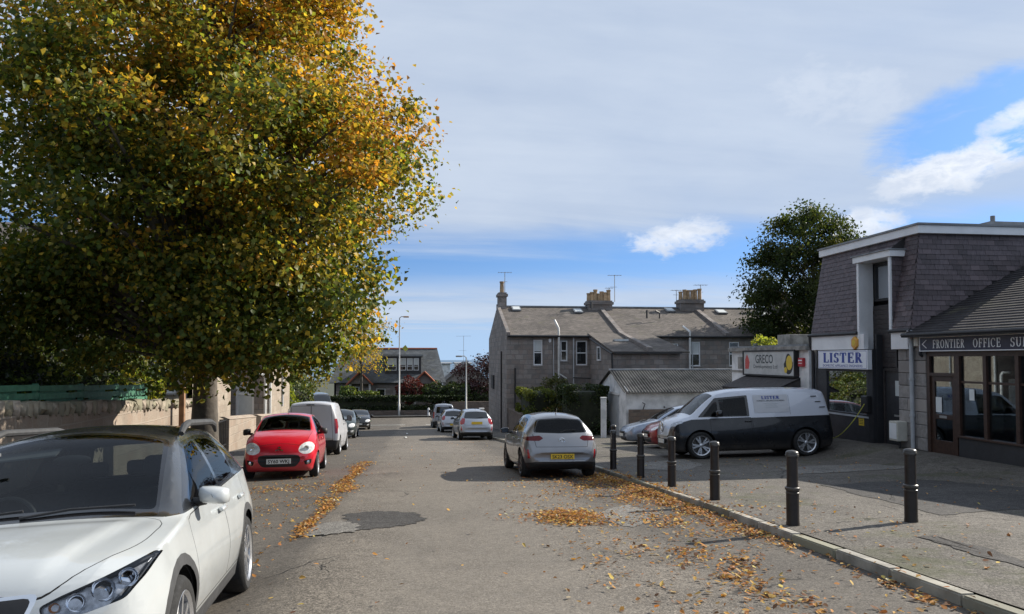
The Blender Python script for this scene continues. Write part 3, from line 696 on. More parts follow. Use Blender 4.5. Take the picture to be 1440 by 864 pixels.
ys = [15.55, 14.74, 13.86, 12.98, 12.1, 11.2, 10.3, 9.4, 8.5, 7.6, 6.8, 6.0]
for i, y in enumerate(ys): MB().box(FX - .02, FX + .09, y - .05, y + .05, -.22, 1.6).build('mullion', M['brown_frame'], b2, bevel=.006)
for a, b in zip(ys, ys[1:]):
    w_ = MB().box(FX + .02, FX + .07, b + .05, a - .05, .98, 1.03).build('transom', M['brown_frame'], b2); MB().box(FX + .04, FX + .048, b + .05, a - .05, -.22, 1.6).build('pane', M['pane'], w_)
for y0, y1, h in ((15.4, 14.85, .75), (14.6, 14.0, .7), (13.7, 13.1, .8)):
    MB().box(FX + .5, FX + .52, y1, y0, -.1, h).build('display_board', M['letter_grey'], b2)
MB().box(FX + .025, FX + .03, 15.1, 15.25, .6, .85).build('window_notice', M['paper'], b2)
# door
jm = MB(); jm.box(FX - .01, FX + .1, 16.5, 16.6, -.75, 1.6); jm.box(FX - .01, FX + .1, 15.6, 15.68, -.75, 1.6); jm.box(FX - .01, FX + .1, 15.68, 16.5, 1.12, 1.2); jm.build('door_frame', M['brown_frame'], b2, bevel=.006)
mb = MB(); mb.box(FX + .03, FX + .08, 15.68, 15.8, -.72, 1.12); mb.box(FX + .03, FX + .08, 16.38, 16.5, -.72, 1.12); mb.box(FX + .03, FX + .08, 15.8, 16.38, -.72, -.4); mb.box(FX + .03, FX + .08, 15.8, 16.38, 1.0, 1.12); mb.box(FX + .03, FX + .08, 15.8, 16.38, .1, .22)
dr = mb.build('door', M['brown_frame'], b2, bevel=.005)
MB().box(FX + .05, FX + .056, 15.8, 16.38, -.4, 1.0).build('pane', M['pane'], dr); MB().box(FX + .02, FX + .03, 15.98, 16.22, .13, .19).build('letterbox', M['steel'], dr)
MB().box(FX + .04, FX + .045, 16.16, 16.36, .26, .62).build('notice', M['paper'], dr); MB().box(FX + .0, FX + .1, 15.68, 16.5, -.77, -.72).build('threshold', M['gold'], dr)
MB().box(FX + .05, FX + .056, 15.68, 16.5, 1.2, 1.6).build('fanlight', M['pane'], b2)
sg = MB().box(FX - .12, FX + .02, 6.2, 16.68, 1.71, 2.07).build('shop_sign', M['navy'], b2, bevel=.006)
mb = MB()
for a in ((1.715, 1.735), (2.045, 2.065)): mb.box(FX - .135, FX - .12, 6.2, 16.68, *a)
for a in ((6.2, 6.225), (16.655, 16.68)): mb.box(FX - .135, FX - .12, *a, 1.735, 2.045)
for s_ in (1, -1): mb.prism([(FX - .1225, 16.6, 1.89), (FX - .1225, 16.45, 1.89 + .1 * s_), (FX - .1225, 16.42, 1.89 + .1 * s_), (FX - .1225, 16.56, 1.89)], (.002, 0, 0))
mb.build('sign_border', M['letter_white'], sg)
y = 16.22
for word, wd in (('FRONTIER', 1.05), ('OFFICE', .8), ('SUPPLIES', 1.15)):
    o, L_ = lettering(sg, word, faceX(FX - .1225, y, 1.79), .195, M['letter_white'], wt=.17, th=.085, fit=wd); y -= wd + .24
mb = MB(); mb.box(FX - .3, FX - .05, 16.55, 16.62, 2.12, 2.16); mb.box(FX - .14, FX + .02, 16.72, 16.88, 1.85, 2.1); mb.build('wall_fitting', M['cream_box'], b2, bevel=.01)
MB().tube([(FX - .05, 16.75, 1.8), (FX - .1, 16.7, 1.65), (FX - .02, 16.72, 1.6)], .04, 8).build('pipe_elbow', M['pipe_dark'], b2, smooth=60)
# slated roof in stepped courses
mb = MB(); RIDGE = 16.4
n = 34
for i in range(n):
    x0, x1 = 12.05 + (RIDGE - 12.05) * i / n, 12.05 + (RIDGE - 12.05) * (i + 1) / n
    za, zb_ = froof(x0) + .018, froof(x1) + .002
    mb.quad((x0, 17.02, za), (x0, 4.8, za), (x1, 4.8, zb_), (x1, 17.02, zb_)); mb.quad((x0, 17.02, froof(x0) - .012), (x0, 4.8, froof(x0) - .012), (x0, 4.8, za), (x0, 17.02, za))
mb.quad((RIDGE, 17.02, froof(RIDGE)), (RIDGE, 4.8, froof(RIDGE)), (20.0, 4.8, 2.4), (20.0, 17.02, 2.4))
mb.prism([(12.05, 4.8, froof(12.05) - .02), (RIDGE, 4.8, froof(RIDGE) - .02), (20, 4.8, 2.3), (12.4, 4.8, 2.05)], (0, .1, 0))
M['roof_shop'] = slatemat('shop_slate_roof', (.03, .028, .03), (.055, .05, .053), .15, .24)
mb.build('roof', M['roof_shop'], b2, uv=True)
MB().box(12.0, 12.5, 4.8, 16.98, 2.06, 2.1).build('soffit', M['black'], b2); MB().tube([(12.02, 4.8, 2.12), (12.02, 16.96, 2.12)], .05, 8).build('gutter', M['pipe_dark'], b2, smooth=50)
# ================================================================== the small rendered unit with the canopy
GX = 12.25
b3 = thing('shop_building', 'low stained white rendered unit with flat roof and dark felt canopy', 'building', (GX, 24.5, -1.1))
mb = MB(); mb.box(GX, GX + .2, 21.78, 22.35, -1.4, 1.8); mb.box(GX, GX + .2, 26.15, 27.45, -1.9, 1.8); mb.box(GX, GX + .2, 22.35, 26.15, .75, 1.8); mb.box(GX + .2, 19, 21.78, 21.9, -1.4, 1.8); mb.box(GX + .2, 19, 27.25, 27.45, -2, 1.8); mb.build('wall', M['white_dirty'], b3)
MB().box(GX - .02, GX + .2, 21.9, 22.35, -1.4, -.6).build('plinth', M['grime'], b3)
MB().box(GX - .12, 19, 21.77, 27.55, 1.8, 1.94).build('roof_slab', M['grime'], b3, bevel=.01); MB().box(GX - .06, 19, 21.8, 27.5, 1.94, 2.0).build('roof_felt', M['lead'], b3)
MB().box(GX - .03, GX, 26.2, 27.4, 1.02, 1.1).build('string_course', M['grime'], b3); MB().box(GX - .012, GX, 26.35, 26.9, 1.15, 1.6).build('stain_panel', M['grime'], b3)
mb = MB(); mb.box(GX + .8, GX + .9, 22.35, 26.15, -1.4, .75); mb.build('shop_door', M['dark_panel'], b3)
for y in (23.3, 24.2, 25.1): MB().box(GX + .76, GX + .8, y - .04, y + .04, -1.4, .75).build('door_frame', M['white_frame'], b3)
sg = MB().box(GX - .14, GX - .02, 22.42, 26.1, .98, 1.78).build('shop_sign', mat('greyed_sign_face', (.5, .51, .5), .45, var=.12, ns=3), b3, bevel=.005)
mb = MB()
for a in ((22.38, 26.14, .93, .98), (22.38, 26.14, 1.78, 1.83)): mb.box(GX - .17, GX, *a)
for a in ((22.37, 22.42), (26.1, 26.15)): mb.box(GX - .17, GX, *a, .98, 1.78)
mb.build('sign_frame', M['black'], sg)
ftext(sg, 'GRECO', faceX(GX - .142, 25.15, 1.38), .42, M['letter_grey'], fit=1.3, bold=.006)
ftext(sg, 'Developments Ltd', faceX(GX - .142, 25.3, 1.2), .18, M['letter_grey'], fit=1.75)
mb = MB(); mb.prism([(GX - .143, 25.98, 1.16), (GX - .143, 25.98, 1.5), (GX - .143, 25.83, 1.7), (GX - .143, 25.7, 1.55), (GX - .143, 25.62, 1.4), (GX - .143, 25.7, 1.16)], (.002, 0, 0)); mb.build('red_emblem', mat('faded_red_print', (.55, .08, .07), .5, var=.3, ns=20), sg)
mb = MB(); mb.prism([(GX - .143, 22.8 + .3 * math.cos(a) * (1 if math.sin(a) < .3 else .7), 1.36 + .34 * math.sin(a)) for a in lin(0, 6.0, 18)], (.002, 0, 0)); e1 = mb.build('black_emblem', M['black'], sg)
mb = MB(); mb.prism([(GX - .1455, 22.74 + .2 * math.cos(a), 1.4 + .24 * math.sin(a)) for a in lin(0, 6.0, 14)], (.002, 0, 0)); mb.prism([(GX - .1455, 22.98 + .1 * math.cos(a), 1.16 + .1 * math.sin(a)) for a in lin(0, 6.0, 10)], (.002, 0, 0)); mb.build('yellow_emblem', M['yellow'], sg)
mb = MB(); q = [(GX, 22.3, .93), (GX, 26.2, .93), (GX - .95, 26.2, .52), (GX - .95, 22.3, .52)]; roofslab(mb, *q, t=.05)
for y in (22.3, 26.14): mb.prism([(GX, y, .9), (GX, y, .45), (GX - .94, y, .45), (GX - .94, y, .5)], (0, .06, 0))
mb.build('canopy', M['awning'], b3)
al = MB().box(GX - .1, GX, 21.98, 22.28, 1.28, 1.56).build('alarm_box', M['red_box'], b3, bevel=.02); mb = MB(); mb.box(GX - .102, GX - .1, 22.02, 22.24, 1.38, 1.4); mb.box(GX - .102, GX - .1, 22.02, 22.24, 1.46, 1.5); mb.build('print', M['letter_white'], al)
tk = MB().box(14.0, 15.4, 26.2, 27.2, 2.0, 2.45).build('roof_tank', M['grime'], b3, bevel=.02)
# ================================================================== corrugated-roof garage and its stone yard wall
b4 = thing('garage', 'white walled garage with mossy corrugated roof beside the stone terrace', 'building', (9.9, 36.5, -2.3))
mb = MB(); mb.prism([(9.9, 34, -2.6), (9.9, 39, -2.6), (9.9, 39, 0), (9.9, 36.5, .9), (9.9, 34, 0)], (.2, 0, 0)); mb.box(10.1, 18, 34, 34.2, -2.6, 0); mb.box(10.1, 18, 38.8, 39, -2.6, 0); mb.build('wall', M['white_dirty'], b4)
nw = 58
for side_ in (0, 1):
    mb = MB(); y0, y1 = ((33.75, 36.5) if side_ == 0 else (39.25, 36.5)); k = nw * 6
    for i in range(k + 1):
        x = 9.75 + 8.4 * i / k; dz = .026 * math.sin(i * 2 * math.pi / 6)
        mb.v += [(x, y0, -.08 + dz), (x, y1, .95 + dz)]
    for i in range(k): mb.f.append((2 * i, 2 * i + 2, 2 * i + 3, 2 * i + 1)[::1 if side_ == 0 else -1]); mb.m.append(0)
    mb.build('roof', M['corr'], b4, smooth=60)
MB().tube([(9.75, 36.5, .96), (18.1, 36.5, .96)], .06, 8).build('ridge_cap', M['lead'], b4); MB().box(9.9, 18, 33.86, 33.94, -.1, -.03).build('gutter', M['black'], b4)
mb = MB(); mb.box(9.86, 9.9, 35.2, 37.8, -2.5, -.25); mb.build('garage_door', M['pipe_grey'], b4); mb = MB(); mb.box(9.82, 9.9, 35.0, 38.0, -.25, -.12); mb.build('door_lintel', M['white_frame'], b4)
MB().tube([(10.7, 33.95, -.55), (10.75, 33.75, -.6), (10.6, 33.7, -.95)], .025, 6).build('bracket', M['pipe_dark'], b4)
mb = MB(); mb.box(9.95, 17.5, 33.45, 33.75, -2.6, -.85); tag(mb.build('yard_wall', M['rubble'], uv=True), 'dark rubble stone wall under the white garage', 'wall')
mb = MB(); mb.box(8.5, 8.72, 33.1, 33.32, -2.2, -.3); mb.prism([(8.48, 33.08, -.3), (8.74, 33.08, -.3), (8.74, 33.34, -.3), (8.48, 33.34, -.3)], (0, 0, .06)); tag(mb.build('gate_post', M['white_dirty'], bevel=.015), 'tall white square post at the corner of the garage', 'post')
# ================================================================== granite terrace
b5 = thing('terrace_house', 'long grey granite terrace with slate roof and clustered chimney pots', 'building', (5.6, 45, -3.1))
X0, X1, Y0, Y1, EZ, RZ, RY = 5.6, 30.0, 45.0, 56.0, 3.0, 5.06, 50.5
wins = [(7.25, 7.83, 1.11, 2.69, .45), (8.95, 9.4, 1.37, 2.65, 0), (9.93, 10.65, 1.11, 2.65, 0), (16.1, 16.55, 1.6, 2.5, 0), (17.3, 18.0, 1.04, 2.6, .5), (19.9, 20.6, 1.04, 2.6, 0), (21.5, 22.0, 1.6, 2.5, 0), (23.5, 24.2, 1.04, 2.6, .4), (26, 26.7, 1.04, 2.6, .4),
        (7.2, 7.9, -2.1, -.6, .5), (9.5, 10.2, -2.1, -.6, 0)]
wall(b5, 'rear_wall', (X0 + .25, Y0, -3.6), UX, NY, X1 - X0 - .25, -3.6, EZ, [(a - X0 - .25, b - X0 - .25, c, d) for a, b, c, d, e in wins], M['granite'])
for a, b, c, d, e in wins: window(b5, (X0, Y0), UX, NY, a - X0, b - X0, c, d, .1, .08, bars=(.5,), blind=e)
mb = MB(); mb.prism([(X0, Y0, -4), (X0, Y1, -4.2), (X0, Y1, EZ), (X0, RY, RZ), (X0, Y0, EZ)], (.25, 0, 0)); mb.build('gable_wall', M['granite'], b5, uv=True)
mb = MB(); mb.box(X0 + .25, X1, Y1 - .2, Y1, -4.2, EZ); mb.build('front_wall', M['granite'], b5, uv=True)
mb = MB(); roofslab(mb, (X0 + .12, Y0 - .25, EZ - .06), (X1, Y0 - .25, EZ - .06), (X1, RY, RZ + .03), (X0 + .12, RY, RZ + .03)); roofslab(mb, (X0 + .12, RY, RZ + .03), (X1, RY, RZ + .03), (X1, Y1 + .25, EZ - .06), (X0 + .12, Y1 + .25, EZ - .06)); rf = mb.build('roof', M['roof_old'], b5, uv=True)
MB().box(X0 + .1, X1, RY - .1, RY + .1, RZ + .02, RZ + .12).build('ridge', M['lead'], rf)
mb = MB(); mb.tube([(X0, Y0 - .27, EZ - .1), (10.7, Y0 - .27, EZ - .1)], .07, 8); mb.build('gutter', M['pipe_dark'], b5, smooth=50)
mb = MB(); mb.tube([(14.75, Y0 - .27, EZ - .1), (X1, Y0 - .27, EZ - .1)], .07, 8); mb.build('gutter', M['pipe_dark'], b5, smooth=50)
def skew(x, yb, zb_, w_=.3):
    mb = MB(); mb.prism([(x, RY + .1, RZ + .2), (x, Y0 - .2, EZ + .14), (x, Y0 - .2, EZ - .1), (x, RY + .1, RZ - .1)], (w_, 0, 0)); mb.build('skew_stone', M['granite'], rf, uv=True)
skew(X0 - .03, 0, 0, .22); skew(19.6, 0, 0); skew(26.0, 0, 0)
mb = MB(); mb.prism([(12.7, RY + .1, RZ + .2), (12.7, Y0, EZ + .18), (12.7, 39.3, 2.15), (12.7, 39.3, 1.9), (12.7, Y0, EZ - .1), (12.7, RY + .1, RZ - .1)], (.28, 0, 0)); mb.build('skew_stone', M['granite'], rf, uv=True)
# projecting wing under a catslide roof
wx0, wx1, wy = 10.8, 14.6, 39.5
mb = MB(); mb.prism([(wx0, Y0, -3.4), (wx0, wy, -3.0), (wx0, wy, 1.93), (wx0, Y0, EZ)], (.2, 0, 0)); mb.box(wx0 + .2, wx1 - .2, wy, wy + .2, -3, 1.93); mb.prism([(wx1, Y0, -3.4), (wx1, wy, -3.0), (wx1, wy, 1.93), (wx1, Y0, EZ)], (-.2, 0, 0)); mb.build('wing_wall', M['granite'], b5, uv=True)
mb = MB(); roofslab(mb, (wx0 - .08, wy - .2, 1.92), (wx1 + .5, wy - .2, 1.92), (wx1 + .1, Y0 + .3, EZ + .14), (wx0 - .08, Y0 + .3, EZ + .14)); mb.build('wing_roof', M['roof_old'], b5, uv=True)
window(b5, (wx0 - .02, 42.9), UY, NX, 0, .8, 1.4, 2.25, -.02, .09, sill=False)
MB().tube([(wx0 - .1, Y0, EZ - .15), (wx0 - .1, 39.4, 1.8), (wx0 - .05, 39.35, -1.0)], .06, 6).build('downpipe', M['pipe_dark'], b5)
MB().box(wx0, wx1, wy - .3, wy - .2, 1.8, 1.9).build('gutter', M['pipe_dark'], b5)
# rooflights, chimneys, pipes, aerials
def onroof(x, y): return Vector((x, y, EZ + (RZ - EZ) * (y - Y0) / (RY - Y0) + .04))
for x, y, s in ((6.55, 49.5, .6), (10.75, 49.1, .6), (17.4, 49.5, .6), (21.0, 49.2, .7), (24.0, 48.7, .7)):
    mb = MB(); p = onroof(x, y); d = Vector((0, 5.5, 2.06)).normalized(); n_ = Vector((0, -2.06, 5.5)).normalized(); q = [p, p + UX * s, p + UX * s + d * .8, p + d * .8]
    mb.prism([v + n_ * .02 for v in q], n_ * .1); o = mb.build('rooflight', M['lead'], rf); mb = MB(); mb.prism([p + UX * .07 + d * .07 + n_ * .125, p + UX * (s - .07) + d * .07 + n_ * .125, p + UX * (s - .07) + d * .73 + n_ * .125, p + UX * .07 + d * .73 + n_ * .125], n_ * .005); mb.build('pane', M['blind'], o)
o = MB(); p = Vector((12.0, 42.2, 2.5)); o.box(11.75, 12.5, 42.3, 43.0, 2.55, 2.68); o.build('rooflight', M['blind'], b5)
def stack(x, y, z0, w_, d_, h, pots, ph=.62, base=None):
    mb = MB(); mb.box(x - w_ / 2, x + w_ / 2, y - d_ / 2, y + d_ / 2, z0 - .8, z0 + h); mb.box(x - w_ / 2 - .08, x + w_ / 2 + .08, y - d_ / 2 - .08, y + d_ / 2 + .08, z0 + h - .28, z0 + h - .1)
    c = mb.build('chimney', M['granite'], b5, uv=True)
    for i in range(pots):
        px = x + (i - (pots - 1) / 2) * (w_ - .3) / max(1, pots - 1) if pots > 1 else x
        hh = ph * random.uniform(.85, 1.35); mb = MB(); mb.lathe([(.15, z0 + h - .02), (.13, z0 + h + hh * .85), (.16, z0 + h + hh * .86), (.16, z0 + h + hh), (.1, z0 + h + hh)], (px, y + random.uniform(-.1, .1), 0), 10); mb.build('chimney_pot', M['pot'], c, smooth=40)
stack(5.95, 50.5, 5.1, .55, .9, .95, 1, .75); stack(12.75, 50.4, 5.0, 1.7, 1.0, .55, 7); stack(19.4, 50.4, 5.0, 1.7, 1.0, .7, 6); stack(26.2, 50.4, 5.0, 1.7, 1.0, .7, 6)
def aerial(x, y, z0, h, parent, arms=5, l=.9):
    mb = MB(); mb.tube([(x, y, z0), (x, y, z0 + h)], .025, 5); mb.tube([(x - l / 2, y, z0 + h - .05), (x + l / 2, y, z0 + h - .02)], .018, 4)
    for i in range(arms): xx = x - l / 2 + l * i / (arms - 1); mb.tube([(xx, y - .25, z0 + h - .04), (xx, y + .25, z0 + h - .04)], .012, 4)
    mb.tube([(x - l * .35, y, z0 + h * .55), (x + l * .2, y, z0 + h * .55)], .015, 4); mb.build('aerial', M['steel'], parent)
aerial(6.15, 50.5, 6.0, 1.5, b5); aerial(13.9, 50.4, 5.5, 1.9, b5); aerial(20.2, 50.4, 5.6, 1.2, b5); aerial(18.4, 50.4, 5.6, .8, b5, l=.7); aerial(13.5, 50.4, 5.5, 1.0, b5, 4, .5)
mb = MB(); mb.tube([(8.55, 44.85, 3.9), (8.75, 44.6, 3.4), (8.8, 44.75, 2.9), (8.8, 44.85, -3)], .07, 6); mb.tube([(8.8, 44.8, .6), (9.3, 44.85, .3)], .05, 6); mb.build('soil_pipe', M['pipe_white'], b5, smooth=50)
MB().tube([(9.75, 44.88, 2.85), (9.75, 44.88, -3)], .045, 6).build('downpipe', M['pipe_grey'], b5); MB().tube([(8.5, 44.9, 2.8), (8.5, 44.9, -2.5)], .03, 5).build('downpipe', M['pipe_grey'], b5)
mb = MB(); mb.tube([(17.2, 45.9, 3.6), (17.2, 44.7, 3.2), (17.2, 44.75, 2.8), (17.2, 44.85, -2)], .07, 6); mb.build('soil_pipe', M['pipe_white'], b5, smooth=50)
MB().tube([(17.4, 44.86, 2.6), (17.4, 44.86, -2)], .04, 6).build('downpipe', M['pipe_grey'], b5)
MB().tube([(6.1, 44.88, .95), (6.1, 44.88, -3)], .05, 6).build('downpipe', M['pipe_dark'], b5)
mb = MB(); mb.tube([(9.7, 44.8, .35), (11.2, 44.7, .3)], .03, 5); mb.tube([(9.7, 44.9, -.1), (10.3, 44.8, -.35), (11, 44.8, -.1)], .03, 5); mb.build('waste_pipe', M['pipe_dark'], b5)
mb = MB(); mb.prism([(8.2, 44.95, 2.75), (8.36, 44.95, 2.75), (8.36, 44.95, 2.6), (8.28, 44.95, 2.5), (8.2, 44.95, 2.6)], (0, .05, 0)); mb.build('alarm_box', M['white'], b5)
mb = MB(); mb.tube([(12.0, 49.5, 5.0), (12.0, 49.5, 5.4)], .07, 6); mb.tube([(15.3, 47.5, 4.2), (15.3, 47.5, 4.75)], .06, 6); mb.tube([(16.2, 47.6, 4.2), (16.2, 47.6, 4.6), (15.9, 47.5, 4.7)], .05, 6); mb.build('roof_vent', M['pipe_dark'], b5)
mb = MB(); mb.box(5.5, 5.58, 52.0, 53.4, -.6, .35); mb.build('street_sign', M['pipe_dark'], b5)
MB().tube([(5.55, 47.5, 2), (5.55, 47.5, -3.2)], .05, 6).build('downpipe', M['pipe_dark'], b5)
mb = MB(); mb.box(5.7, 6.0, 37.6, 44.98, -3.3, -1.55); mb.box(6.0, 7.3, 37.6, 37.9, -3.0, -1.5); mb.prism([(5.66, 37.55, -1.55), (6.04, 37.55, -1.55), (6.04, 44.98, -1.6), (5.66, 44.98, -1.6)], (0, 0, .1)); tag(mb.build('garden_wall', M['rubble'], uv=True), 'rubble garden wall under the hedge at the terrace gable', 'wall')
# ================================================================== stone house and walls on the other side of the street
b6 = thing('stone_house', 'granite house end with white downpipes past the autumn tree', 'building', (-7, 37, -2.4))
wall(b6, 'end_wall', (-13, 37, -3), UX, NY, 6, -3, 1.9, [(4.5, 5.35, -1.5, .4)], M['granite'])
window(b6, (-13, 37), UX, NY, 4.5, 5.35, -1.5, .4, .08, .1, bars=(.7,), gm=M['blind'])
mb = MB(); mb.box(-7.2, -7.0, 37.2, 43.2, -3.4, 1.9); mb.box(-13, -7.2, 43, 43.2, -3.4, 1.9); mb.build('street_wall', M['granite_pale'], b6, uv=True)  # paler stone than the end wall: sunlight on this side put into the colour
MB().box(-13, -6.98, 36.98, 37.2, -3.2, -2.9).build('base_course', M['grime'], b6)
mb = MB(); roofslab(mb, (-7.0 + .25, 36.8, 1.85), (-7 + .25, 43.4, 1.85), (-10, 43.4, 4.2), (-10, 36.8, 4.2)); roofslab(mb, (-10, 36.8, 4.2), (-10, 43.4, 4.2), (-13.2, 43.4, 1.85), (-13.2, 36.8, 1.85)); mb.build('roof', M['roof_old'], b6, uv=True)
mb = MB(); mb.prism([(-13, 37, 1.9), (-7, 37, 1.9), (-10, 37, 4.15)], (0, .2, 0)); mb.build('gable', M['granite'], b6, uv=True)
mb = MB(); mb.tube([(-7.6, 36.9, .75), (-7.2, 36.9, .75), (-7.12, 36.9, .6), (-7.12, 36.9, -2.6)], .07, 8); mb.build('downpipe', M['pipe_white'], b6, smooth=50)
MB().tube([(-6.92, 37.1, 1.8), (-6.92, 37.1, -2.4)], .06, 8).build('downpipe', M['pipe_white'], b6); MB().tube([(-6.94, 40.6, 1.8), (-6.94, 40.6, -1.0)], .05, 8).build('downpipe', M['pipe_grey'], b6)
# garden wall with stones set on edge along its top
ZT = [(4, 1.1), (12.7, .62), (14.9, .5), (22.9, .1), (26, -.06)]
mb = MB(); ys = lin(5, 25.2, 40)
for a, b in zip(ys, ys[1:]):
    mb.quad((-6.6, b, gz(b) - .1), (-6.6, a, gz(a) - .1), (-6.6, a, ip(a, ZT)), (-6.6, b, ip(b, ZT))); mb.quad((-6.6, b, ip(b, ZT)), (-6.6, a, ip(a, ZT)), (-6.95, a, ip(a, ZT)), (-6.95, b, ip(b, ZT)))
e = 25.2; mb.quad((-6.6, e, gz(e) - .1), (-6.6, e, ip(e, ZT)), (-6.95, e, ip(e, ZT)), (-6.95, e, gz(e) - .1))
gw = tag(mb.build('garden_wall', M['garden_stone'], uv=True), 'sunlit pinkish stone garden wall with upright coping below the green fence', 'wall')
def stone(sx, sy, sz, seed):
    r = random.Random(seed); bm = bmesh.new(); bmesh.ops.create_cube(bm, size=1)
    bmesh.ops.subdivide_edges(bm, edges=bm.edges[:], cuts=1, use_grid_fill=True)
    for v in bm.verts:
        l = v.co.length; v.co *= (.5 + .12 * r.uniform(-1, 1)) / max(l, .5) * 1.15 if l > .6 else 1; v.co.x *= sx; v.co.y *= sy; v.co.z *= sz
    me = bpy.data.meshes.new('coping_stone'); bm.to_mesh(me); bm.free(); me.materials.append(M['cope']); me.shade_smooth(); me.set_sharp_from_angle(angle=R_(50)); return me
cs = [stone(.42, .3, .3, i) for i in range(5)]
y = 9.0
while y < 25.1:
    st_ = random.uniform(.2, .3); instance(random.choice(cs), 'coping_stone', gw, Matrix.Translation((-6.77, y, ip(y, ZT) + .1)) @ Matrix.Rotation(random.uniform(-.15, .15), 4, 'Z') @ Matrix.Rotation(random.uniform(-.3, -.1), 4, 'X') @ Matrix.Diagonal((1, st_ / .27, random.uniform(.85, 1.15), 1))); y += st_
# low wall pieces and gate beyond
for (a, b, z0, z1, lab) in ((27.4, 31.9, -.62, -.88, 'low sunlit stone wall beside the dark garden gate'), (32.9, 36.8, -.95, -1.2, 'short stone wall running up to the house end')):
    mb = MB(); mb.prism([(-6.5, a, gz(a)), (-6.5, b, gz(b)), (-6.5, b, z1), (-6.5, a, z0)], (-.35, 0, 0)); mb.prism([(-6.46, a, z0), (-6.46, b, z1), (-6.68, b, z1 + .1), (-6.68, a, z0 + .1)], (-.2, 0, 0)); tag(mb.build('low_wall', M['garden_stone'], uv=True, bevel=.02), lab, 'wall')
gt = thing('garden_gate', 'black iron garden gate between the stone walls', 'gate', (-6.6, 26.3, gz(26.3)))
for i in range(9): y = 25.5 + i * .22; MB().tube([(-6.6, y, gz(y) + .2), (-6.6, y, gz(26.3) + 1.15)], .012, 5).build('bar', M['black'], gt)
mb = MB(); mb.box(-6.62, -6.58, 25.4, 27.35, gz(26.3) + 1.1, gz(26.3) + 1.14); mb.box(-6.62, -6.58, 25.4, 27.35, gz(26.3) + .25, gz(26.3) + .29); mb.build('rail', M['black'], gt)
bn = thing('wheelie_bin', 'dark wheelie bin with pale label panel behind the gate', 'bin', (-7.3, 28.0, gz(28)))
mb = MB(); mb.prism([(-7.6, 27.7, gz(28) + .05), (-7.0, 27.7, gz(28) + .05), (-6.95, 27.7, gz(28) + 1.0), (-7.65, 27.7, gz(28) + 1.0)], (0, .6, 0)); mb.build('body', M['black'], bn, bevel=.02); MB().box(-7.67, -6.93, 27.65, 28.35, gz(28) + 1.0, gz(28) + 1.08).build('lid', M['dark_panel'], bn, bevel=.02); MB().box(-7.5, -7.1, 27.68, 27.7, gz(28) + .5, gz(28) + .9).build('label_panel', M['blind'], bn)
mb = MB(); mb.box(-6.42, -6.28, 21.4, 21.54, gz(21.4), .75); tag(mb.build('wooden_post', M['wood'], bevel=.01), 'square brown wooden post beside the tree trunk', 'post')
for yy in (17.2, 18.0, 20.2):
    pass
# green hit-and-miss fence
fe = thing('fence', 'green painted board fence on top of the stone garden wall', 'fence', (-6.9, 14, .6))
FZ = [(4, 1.5), (12.7, 1.12), (20.3, .86)]
for i, (a, b) in enumerate(zip(lin(5.4, 20.3, 8), lin(5.4, 20.3, 8)[1:])):
    MB().box(-6.98, -6.9, a - .045, a + .045, ip(a, ZT), ip(a, FZ) + .03).build('post', M['green_paint'], fe, bevel=.006)
    zt = ip((a + b) / 2, FZ)
    for k in range(3):
        z1 = zt - k * .152; xf = -6.885
        sl_ = -.022 * (b - a) / 2
        m_ = MB(); m_.prism([(xf, a + .01, z1 - sl_), (xf, b - .01, z1 + sl_), (xf, b - .01, z1 - .108 + sl_), (xf, a + .01, z1 - .108 - sl_)], (.018, 0, 0)); m_.build('board', M['green_paint'], fe)
    for k in range(3):
        z1 = zt - .1 - k * .152; m_ = MB(); m_.box(-6.93, -6.905, a + .05 + .3 * (k % 2), a + (.62 + .22 * (k % 2)) * (b - a), z1 - .06, z1); m_.build('spacer_board', M['green_paint'], fe)
MB().box(-6.98, -6.9, 20.26, 20.35, 0, .9).build('post', M['green_paint'], fe)
# house glimpsed through the crown
b7 = thing('stone_house', 'stone villa with white bay windows half hidden behind the garden trees', 'building', (-14, 30, -2))
ww = [(5.6, 6.6, 3.2, 4.9), (8.0, 8.9, 3.2, 4.9), (2.5, 3.4, 3.2, 4.9), (5.6, 6.6, .2, 2.0), (8.0, 8.9, .2, 2.0)]
wall(b7, 'garden_wall_face', (-18, 30, -2.5), UX, NY, 9.5, -2.5, 5.6, ww, M['granite_pale'])
for a, b, c, d in ww: window(b7, (-18, 30), UX, NY, a, b, c, d, .1, .12, bars=(.5,))
mb = MB(); mb.box(-8.7, -8.5, 30, 36, -2.5, 5.6); mb.build('side_wall', M['granite_pale'], b7, uv=True)
mb = MB(); mb.prism([(-18.2, 29.7, 5.5), (-8.3, 29.7, 5.5), (-8.3, 33, 7.2), (-18.2, 33, 7.2)], (0, 0, -.1)); mb.prism([(-18.2, 36.3, 5.5), (-8.3, 36.3, 5.5), (-8.3, 33, 7.2), (-18.2, 33, 7.2)], (0, 0, -.1)); mb.build('roof', M['roof_old'], b7, uv=True)
mb = MB(); mb.box(-14.9, -13.8, 32.5, 33.5, 6.0, 7.3); c = mb.build('chimney', M['granite_pale'], b7, uv=True)
for x in (-14.6, -14.1): MB().lathe([(.16, 7.28), (.13, 7.8), (.16, 7.82), (.16, 7.9)], (x, 33, 0), 10).build('chimney_pot', M['pot_red'], c)
